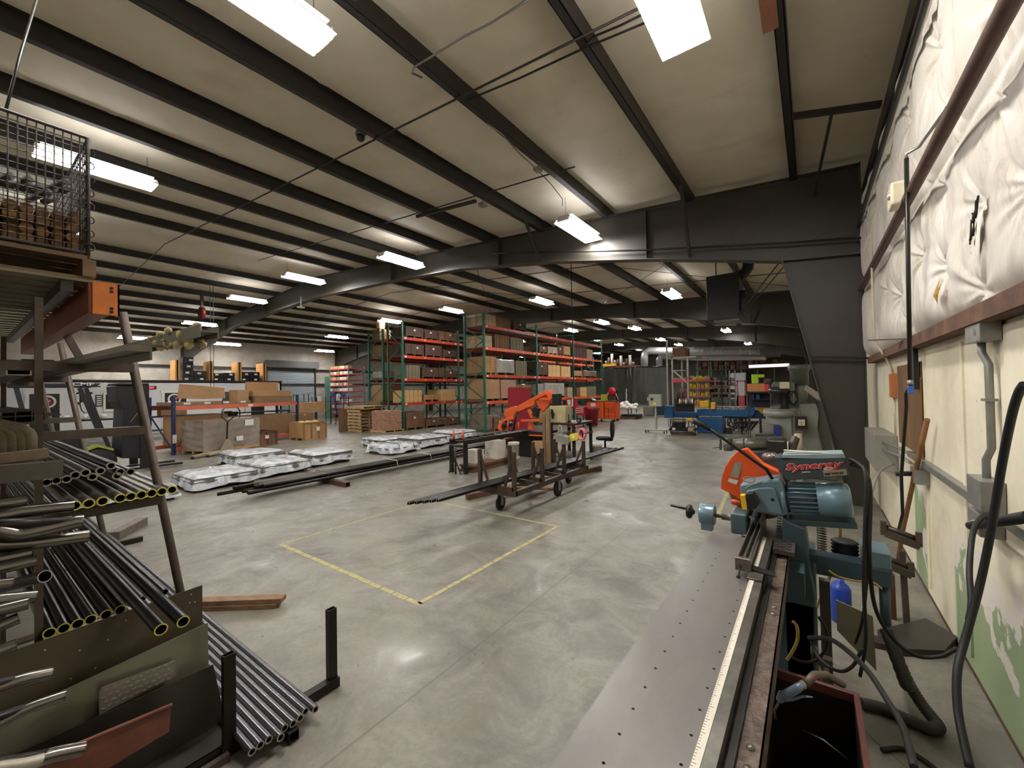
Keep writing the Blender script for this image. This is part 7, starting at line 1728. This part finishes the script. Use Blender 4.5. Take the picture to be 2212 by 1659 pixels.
build('pressure_gauge', MB().cyl(at(1670, 985, Y=3.3), at(1675, 990, Y=3.25), .02, n=10).lathe([(0, 0), (.05, 0), (.055, .03), (.04, .045), (0, .05)], at(1665, 988, Y=3.4) - V((0, 0, .02)), (0, 0, 1), 16), mat('red_tape_measure', '7d6a66', .3, .6), sw)
# blue tube bender
bb = mat('bender_blue', '1b5584', .4, .1, .12, 5, .02, '184a75', .4)
bd = thing('tube_bender', 'long blue tube bending machine with yellow fittings across the middle distance', 'tube bender', (-3, 16.8, 0))
BYy = 16.95
def br_(name, a0, a1, b0, b1, Y, d, m, bevel=.01): 
    p, q = at(a0, b0, Y=Y), at(a1, b1, Y=Y); return build(name, MB().box(p.x, q.x, Y, Y + d, max(0, q.z), p.z), m, bd, bevel)
br_('bed', 1505, 1625, 884, 901, BYy, .5, bb); br_('tank', 1505, 1562, 902, 937, BYy - .1, .7, bb); br_('head_cabinet', 1434, 1453, 877, 903, BYy - .2, .5, bb); br_('mid_beam', 1453, 1505, 890, 903, BYy, .4, bb); br_('right_frame', 1562, 1660, 885, 905, BYy + .1, .4, mat('dark_bender_blue', '163f62', .4))
br_('top_plate', 1540, 1615, 879, 882, BYy - .02, .4, cast, .002); br_('yellow_die', 1511, 1531, 866, 880, BYy - .1, .3, mat('bender_yellow', 'd5a51c', .4, 0, .1, 6)); br_('yellow_carriage', 1535, 1545, 870, 884, BYy - .1, .3, mat('bender_yellow', 'd5a51c', .4))
for i, (a, c_) in enumerate(((1619, 'dk'), (1651, 'y'))):
    p = at(a, 888 if i == 0 else 884, Y=BYy - .15); build('die_wheel', MB().cyl(p, p + V((0, .12, 0)), .17, n=20), bb if i == 0 else mat('bender_yellow', 'd5a51c', .4), bd)
for a in (1515, 1600, 1640): br_('leg', a, a + 5, 903, 940, BYy + .1, .3, blk)
mb = MB()
for i in range(16):
    a = 1572 + i * 3; mb.tube([at(a, 903, Y=BYy), at(a + 9 * math.sin(i * 1.7), 918, Y=BYy - .05), at(a + 10, 928 + 4 * math.sin(i * 2), Y=BYy), at(a + 22, 910, Y=BYy)], .022, 5)
build('hydraulic_hoses', mb, rub, bd); br_('pump', 1566, 1580, 924, 938, BYy + .1, .3, darkcast); br_('pump', 1582, 1612, 930, 940, BYy + .1, .3, gal)
# control trolley in front of the bender
tr = thing('equipment_trolley', 'low black wheeled trolley with tangled hoses and yellow tool', 'trolley', (-4, 15.9, 0)); TYy = 15.9
def tr_(name, a0, a1, b0, b1, Y, d, m, bevel=.004):
    p, q = at(a0, b0, Y=Y), at(a1, b1, Y=Y); return build(name, MB().box(p.x, q.x, Y, Y + d, max(0, q.z), p.z), m, tr, bevel)
tr_('upper_shelf', 1446, 1498, 905, 908, TYy, .5, mat('brown_shelf', '4f3d33', .5)); tr_('lower_shelf', 1446, 1500, 924, 932, TYy, .5, blk); tr_('tool_tray', 1458, 1500, 863, 890, TYy + .5, .05, blk); tr_('yellow_tool', 1482, 1496, 903, 909, TYy - .1, .15, mat('bender_yellow', 'd5a51c', .4)); tr_('motor', 1455, 1478, 912, 924, TYy + .1, .25, darkcast)
tr_('label', 1452, 1459, 924, 929, TYy - .02, .01, wht); tr_('brown_box', 1486, 1498, 924, 932, TYy - .03, .1, CM['pinkish'])
for a in (1447, 1500): tr_('post', a, a + 2, 905, 936, TYy, .05, blk)
for a in (1450, 1500): 
    p = at(a, 937, Y=TYy); build('wheel', MB().cyl((p.x, TYy, .06), (p.x + .04, TYy, .06), .06, n=12), rub, tr)
build('cross_pipe', MB().cyl(at(1452, 937, Y=TYy), at(1500, 937, Y=TYy), .05, n=10), mat('tan_steel', '7b6a58', .5), tr)
mb = MB()
for i in range(14): a = 1448 + i * 3.6; mb.tube([at(a, 908, Y=TYy + .1), at(a + 5 * math.cos(i), 918, Y=TYy), at(a - 4, 930, Y=TYy + .1), at(a + 6, 936, Y=TYy - .1)], .014, 5)
build('tangled_hoses', mb, rub, tr)
for i in range(7):
    a = 1468 + i * 4.5; p, q = at(a, 884, Y=TYy + .4), at(a + 2, 872 + 3 * (i % 3), Y=TYy + .4)
    one('bottle', MB().lathe([(0, 0), (.035, 0), (.035, .12), (.012, .17), (.012, .2), (0, .2)], V((p.x, TYy + .45, 1.13)), (0, 0, 1), 10), [wht, mat('amber', '8a6a2a', .3), gal][i % 3], 'small bottle standing by the black tool tray, %s from left' % ORD[i], 'bottle')
build('tray_shelf', MB().box(at(1455, 885, Y=TYy + .4).x, at(1502, 885, Y=TYy + .4).x, TYy + .35, TYy + .56, 1.10, 1.127), blk, tr)
# post + shelving behind the milling machine
sf = thing('dark_shelving', 'dark blue grey shelving with blue bins, tan cartons and green box on top', 'shelving', (-1.4, 16.2, 0)); SYy = 16.1
def sf_(name, a0, a1, b0, b1, Y, d, m, bevel=.004, par=None):
    p, q = at(a0, b0, Y=Y), at(a1, b1, Y=Y); return build(name, MB().box(p.x, q.x, Y, Y + d, max(0, q.z), p.z), m, par or sf, bevel)
for a in (1613, 1617): sf_('post', a + 1, a + 5, 845, 945, SYy, .07, mat('dark_post', '333435', .4))
sf_('top_shelf', 1612, 1690, 846, 849, SYy, .5, blk); sf_('shelf', 1618, 1690, 862, 864, SYy, .5, blk); sf_('back_panel', 1618, 1690, 849, 880, SYy + .45, .04, mat('dark_blue_panel', '16233c', .5))
for i, a in enumerate((1621, 1633)):
    p, q = at(a, 852, Y=SYy + .1), at(a + 8, 862, Y=SYy + .1)
    one('blue_bin', MB().box(p.x, q.x, SYy + .1, SYy + .5, q.z + .005, p.z), mat('bin_blue', '24457f', .4), 'blue bin on the dark shelving, %s one' % ('left', 'right')[i], 'bin')
def fb(name, label, cat, a0, a1, b0, b1, Y, d, m, group=None, bevel=.003):
    p, q = at(a0, b0, Y=Y), at(a1, b1, Y=Y); return one(name, MB().box(p.x, q.x, Y, Y + d, max(0.0, q.z), p.z), m, label, cat, group, bevel)
fb('carton', 'long tan carton on top of the dark shelving', 'box', 1614, 1652, 829, 846, SYy + .05, .4, mat('tan_carton', 'c07e4e', .6, 0, .08, 3))
fb('green_box', 'bright lime green box on the tan carton', 'box', 1623, 1638, 809, 828, SYy + .2, .3, mat('lime_green', '9ac21e', .5))
fb('green_box', 'lime green box lid beside the lime green box', 'box', 1638, 1650, 809, 815, SYy + .2, .3, mat('lime_green', '9ac21e', .5))
fb('red_tub', 'red tub at the right end of the tan carton', 'tub', 1652, 1661, 830, 846, SYy + .05, .3, mat('tub_red', 'd23a4a', .4))
fb('small_cap', 'dark rounded cap on the red tub', 'cap', 1650, 1664, 818, 829, SYy + .05, .3, mat('brown_cap', '4b3b34', .5), None, .04)
# yellow bin shelving
yb_m = mat('bin_yellow', 'd8c21c', .4, 0, .1, 8); 
ys_ = thing('yellow_bin_rack', 'slanted shelving full of yellow bins in the far middle', 'shelving', (-5, 22, 0)); YY = 22.0
lev = [(820, 823), (837, 840), (855, 858)]
for a in (1487, 1507, 1530): 
    p, q = at(a, 770, Y=YY), at(a + 2, 880, Y=YY); build('post', MB().box(p.x, q.x, YY, YY + .05, 0, p.z), wire, ys_)
for b0, b1 in lev: p, q = at(1487, b0, Y=YY), at(1531, b1, Y=YY); build('shelf', MB().box(p.x, q.x, YY, YY + .6, q.z, p.z), mat('pale_orange_shelf', 'c96f4a', .5), ys_)
for r_, (b0, b1) in enumerate(lev + [(872, 875)]):
    for i in range(5):
        a = 1488 + i * 8.6; fb('yellow_bin', 'yellow bin on the far slanted shelving, %s row from top, %s from left' % (ORD[r_], ORD[i]), 'bin', a, a + 7, b0 - 8 + (i % 2) * 2, b0 - .3, YY + .02, .4, yb_m if (i + r_) % 4 else mat('pinkish_papers', 'c99a88', .6), 'yellow bins on the far shelving')
p, q = at(1487, 872, Y=YY), at(1531, 876, Y=YY); build('shelf', MB().box(p.x, q.x, YY, YY + .6, q.z, p.z), mat('pale_orange_shelf', 'c96f4a', .5), ys_)
# scaffold frame with crate on top
sc_ = thing('steel_scaffold', 'tall pale steel scaffold frame with diagonal brace holding a crate', 'scaffold', (-4.4, 18, 0)); CYy = 18.0
pm = mat('pale_steel_tube', 'a9a8a2', .4, .3, .1, 8)
for a, y in ((1452, CYy), (1485, CYy), (1441, CYy + 1.3), (1473, CYy + 1.3)):
    x = at(a, 800, Y=y).x; build('post', MB().box(x - .03, x + .03, y, y + .06, 0, at(a, 772 if a > 1445 else 735, Y=y).z), pm, sc_)
xL, xR = at(1452, 800, Y=CYy).x, at(1485, 800, Y=CYy).x; zT = at(1452, 773, Y=CYy).z
build('platform', MB().box(xL - .05, xR + .35, CYy, CYy + 1.35, zT - .03, zT + .02), pm, sc_)
for z in (2.45, 2.1): build('rail', MB().cyl((xL, CYy, z), (xR, CYy, z), .02, n=8), pm, sc_)
build('diagonal', MB().beam((xL, CYy, 2.5), (xR, CYy, 1.9), .05, .04), pm, sc_)
build('red_shelf_edge', MB().box(xL, xR, CYy - .02, CYy + .05, at(1460, 826, Y=CYy).z, at(1460, 820, Y=CYy).z), mat('bright_red_edge', 'd83a4c', .5), sc_)
build('shelf', MB().box(xL, xR, CYy, CYy + .6, at(1460, 820, Y=CYy).z, at(1460, 816, Y=CYy).z), mat('grey_shelf', '77716a', .5), sc_)
crate(xL + .0, xR - .1, CYy + .1, CYy + .9, zT + .025, .40, 'brown', 'on top of the pale steel scaffold', .04, False)
for i in range(7): x = xL + .1 + i * .07; one('tool', MB().cyl((x, CYy + .3, 1.2), (x + .02, CYy + .3, 1.55 + .08 * (i % 3)), .025, n=8), [darkcast, bluep, mat('tool_red', '9a3040', .5)][i % 3], 'long tool hanging under the scaffold shelf, %s from left' % ORD[i], 'tool')
build('tool_rack', MB().box(xL, xR, CYy + .32, CYy + .36, 1.1, 1.25), blk, sc_)
# dark shelving with mixed parts, pink cart, etc further back
dsv = thing('parts_rack', 'dark steel parts rack with uneven shelves right of the yellow bins', 'shelving', (-4, 23, 0)); DY = 23.0
for a in (1533, 1558, 1575, 1587): p = at(a, 790, Y=DY); build('post', MB().box(p.x - .03, p.x + .03, DY, DY + .06, 0, at(a, 790 if a < 1570 else 800, Y=DY).z), wire if a > 1560 else mat('dark_post', '333435', .4), dsv)
for b in (822, 832, 847, 858): p, q = at(1533, b, Y=DY), at(1588, b + 1.6, Y=DY); build('shelf', MB().box(p.x, q.x, DY, DY + .6, q.z, p.z), mat('dull_pink_shelf', '8f6a60', .5), dsv)
for r_, b in enumerate((822, 832, 847, 858)):
    for i in range(7): a = 1535 + i * 7.4; fb('part_box', 'small box of parts on the dark parts rack', 'box', a, a + 5.5, b - 6 - (i * r_) % 3, b - .2, DY + .05, .4, [CM['dark'], gal, mat('bin_blue', '24457f', .4), CM['card'], blk][(i + 2 * r_) % 5], 'small boxes on the dark parts rack')
pk = thing('pink_cart', 'pinkish red wheeled tool cart in the far middle right', 'cart', (-3.2, 21, 0)); p, q = at(1592, 862, Y=20), at(1612, 872, Y=20); pkm = mat('pinkish_red_metal', 'c2626c', .45)
build('cabinet', MB().box(p.x, q.x, 20, 20.5, q.z - .1, p.z + .15), pkm, pk); build('frame', MB().box(p.x, p.x + .05, 20, 20.05, 0, at(1592, 822, Y=20).z).box(q.x - .05, q.x, 20, 20.05, 0, at(1592, 822, Y=20).z).box(p.x, q.x, 20, 20.05, at(1592, 825, Y=20).z, at(1592, 822, Y=20).z), pkm, pk)
fb('lower_cabinet', 'white low cabinet beside the pinkish cart', 'cabinet', 1594, 1612, 874, 930, 20.6, .5, wb)
fb('light_cabinet', 'grey white cabinets at the far end below the mezzanine', 'cabinet', 1575, 1612, 806, 862, 40, .5, mat('grey_white', 'b5b8ba', .5))
# far wall: racks full of brown cartons
fr = thing('storage_rack', 'long brown storage rack of cartons along the far end wall', 'pallet rack', (-4, 47, 0)); FY = 46.0
xs0, xs1 = at(1505, 800, Y=FY).x, at(1710, 800, Y=FY).x
brr = mat('far_brown_beam', '6a3a2c', .5, 0, .2, 3)
for b in (796, 787, 777): z = at(1600, b, Y=FY).z; build('shelf', MB().box(xs0, xs1, FY, FY + 1.2, z - .1, z), brr, fr)
for i in range(7): x = xs0 + (xs1 - xs0) * i / 6; build('upright', MB().box(x - .05, x + .05, FY, FY + .08, 0, at(1600, 766, Y=FY).z), greenB, fr)
n_ = 0
for b in (796, 787, 777):
    z = at(1600, b, Y=FY).z
    for i in range(16):
        x = xs0 + (xs1 - xs0) * (i + .1) / 16; h = rnd.uniform(.25, .42); one('carton', MB().box(x, x + (xs1 - xs0) / 16 * .8, FY + .1, FY + 1.0, z + .002, z + h), [CM['cardd'], CM['brown'], CM['card'], CM['dark']][(i * 7 + int(b)) % 4], 'brown carton on the long far rack by the end wall', 'box', 'cartons on the long far rack')
fb('white_beam', 'long white tube lamp hanging at the far right', 'lamp', 1617, 1705, 788.5, 791.5, 22, .08, mat('white_strip', 'dedede', .4, em=.6))
# big spiral ducts
du = mat('spiral_duct', 'b4b8bc', .3, .6, .05, 1)
dt = thing('spiral_duct', 'large silver spiral ventilation duct across the far hall', 'duct', (-5, 30, 4)); DYy = 30.0
def D(a, b, Y=DYy): return at(a, b, Y=Y)
build('main_duct', MB().tube([D(1392, 792), D(1392, 772), D(1394, 763), D(1402, 757.5), D(1500, 759), D(1655, 757)], .26, 18), du, dt)
build('lower_duct', MB().tube([D(1424, 792, 31), D(1424, 777, 31), D(1427, 771, 31), D(1435, 769, 31), D(1500, 772, 31), D(1655, 771, 31)], .22, 18), du, dt)
for i in range(12): p = D(1420 + i * 20, 758); build('seam_ring', MB().cyl(p, p + V((.03, 0, 0)), .27, n=18), du, dt)
build('fan_box', MB().box(D(1652, 748).x, D(1684, 748).x, DYy - .5, DYy + .5, D(1660, 771).z, D(1660, 748).z), mat('duct_box', '63676a', .4, .4), dt, .01)
for a in (1480, 1530, 1600): p = D(a, 758); build('hanger', MB().cyl(p + V((0, 0, .2)), V((p.x, p.y, zr(p.x))), .02, n=6), steel, dt)
# white bags on a pallet by the curtain
pb = at(1355, 905, z=0); pallet('pallet', 'dark wooden pallet with white bags by the curtains', pb.x - .7, pb.x + .5, pb.y, pb.y + 1.0, 0, pal)
fb('black_tub', 'black low skip on the pallet under the white bags', 'skip', 1342, 1378, 895, 903, pb.y + .1, .8, blk, None, .02)
for i in range(12): one('white_bag', MB().sphere((pb.x - .55 + (i % 5) * .22, pb.y + .3 + (i // 5) * .25, .62 + .12 * (i // 5) + .05 * (i % 2)), .16, 8, 0, (1, 1, .7)), wht, 'white crumpled bag heaped on the black skip by the curtains', 'bag', 'white bags by the curtains')
# machine under curtain and welder
fb('welder', 'grey welding machine on wheels below the large curtain', 'welder', 1389, 1410, 880, 897, 26, .6, gal)
fb('blue_crate', 'dark blue box below the large curtain', 'box', 1412, 1433, 876, 897, 25.5, .5, mat('dark_blue_panel', '16233c', .5))
p = at(1353, 840, Y=25); one('white_chain', MB().tube([p + V((.03 * math.sin(i * 2.2), 0, -.12 * i)) for i in range(9)], .035, 6), wht, 'white twisted cable hanging between the two curtains', 'cable')
# top-level yellow/red shelf with gas bottles behind curtain
us = thing('upper_shelf', 'high shelf with yellow and red edge above the curtains', 'shelf', (-11, 29, 3)); UY = 29.0
build('shelf', MB().box(at(1302, 790, Y=UY).x, at(1330, 790, Y=UY).x, UY, UY + 1, at(1315, 791, Y=UY).z, at(1315, 786, Y=UY).z), mat('yellow_beam', 'c9982a', .45), us)
build('shelf', MB().box(at(1330, 790, Y=UY).x, at(1372, 790, Y=UY).x, UY, UY + 1, at(1340, 793, Y=UY).z, at(1340, 790, Y=UY).z), redo, us)
for a in (1303, 1371): build('post', MB().box(at(a, 790, Y=UY).x, at(a, 790, Y=UY).x + .08, UY, UY + .08, 0, at(a, 790, Y=UY).z), greenB, us)
zs_ = at(1340, 790, Y=UY).z
for i in range(10): a = 1306 + i * 6.5; x = at(a, 785, Y=UY).x; zb_ = (at(1315, 786, Y=UY).z if a < 1330 else zs_) + .003; one('shelf_item', MB().cyl((x, UY + .3, zb_), (x, UY + .3, zb_ + .25 + .25 * (i % 3)), .10, n=10), [gal, CM['dark'], wht][i % 3], 'item standing on the high shelf above the curtains, %s from left' % ORD[i], 'container')
one('standing_panel', MB().box(-9.5, -5.5, YF - 3.2, YF - 3.1, 0, 4.2), mat('pale_green_panel', '7f8676', .5), 'pale panel standing at the far end behind the scaffold', 'panel')
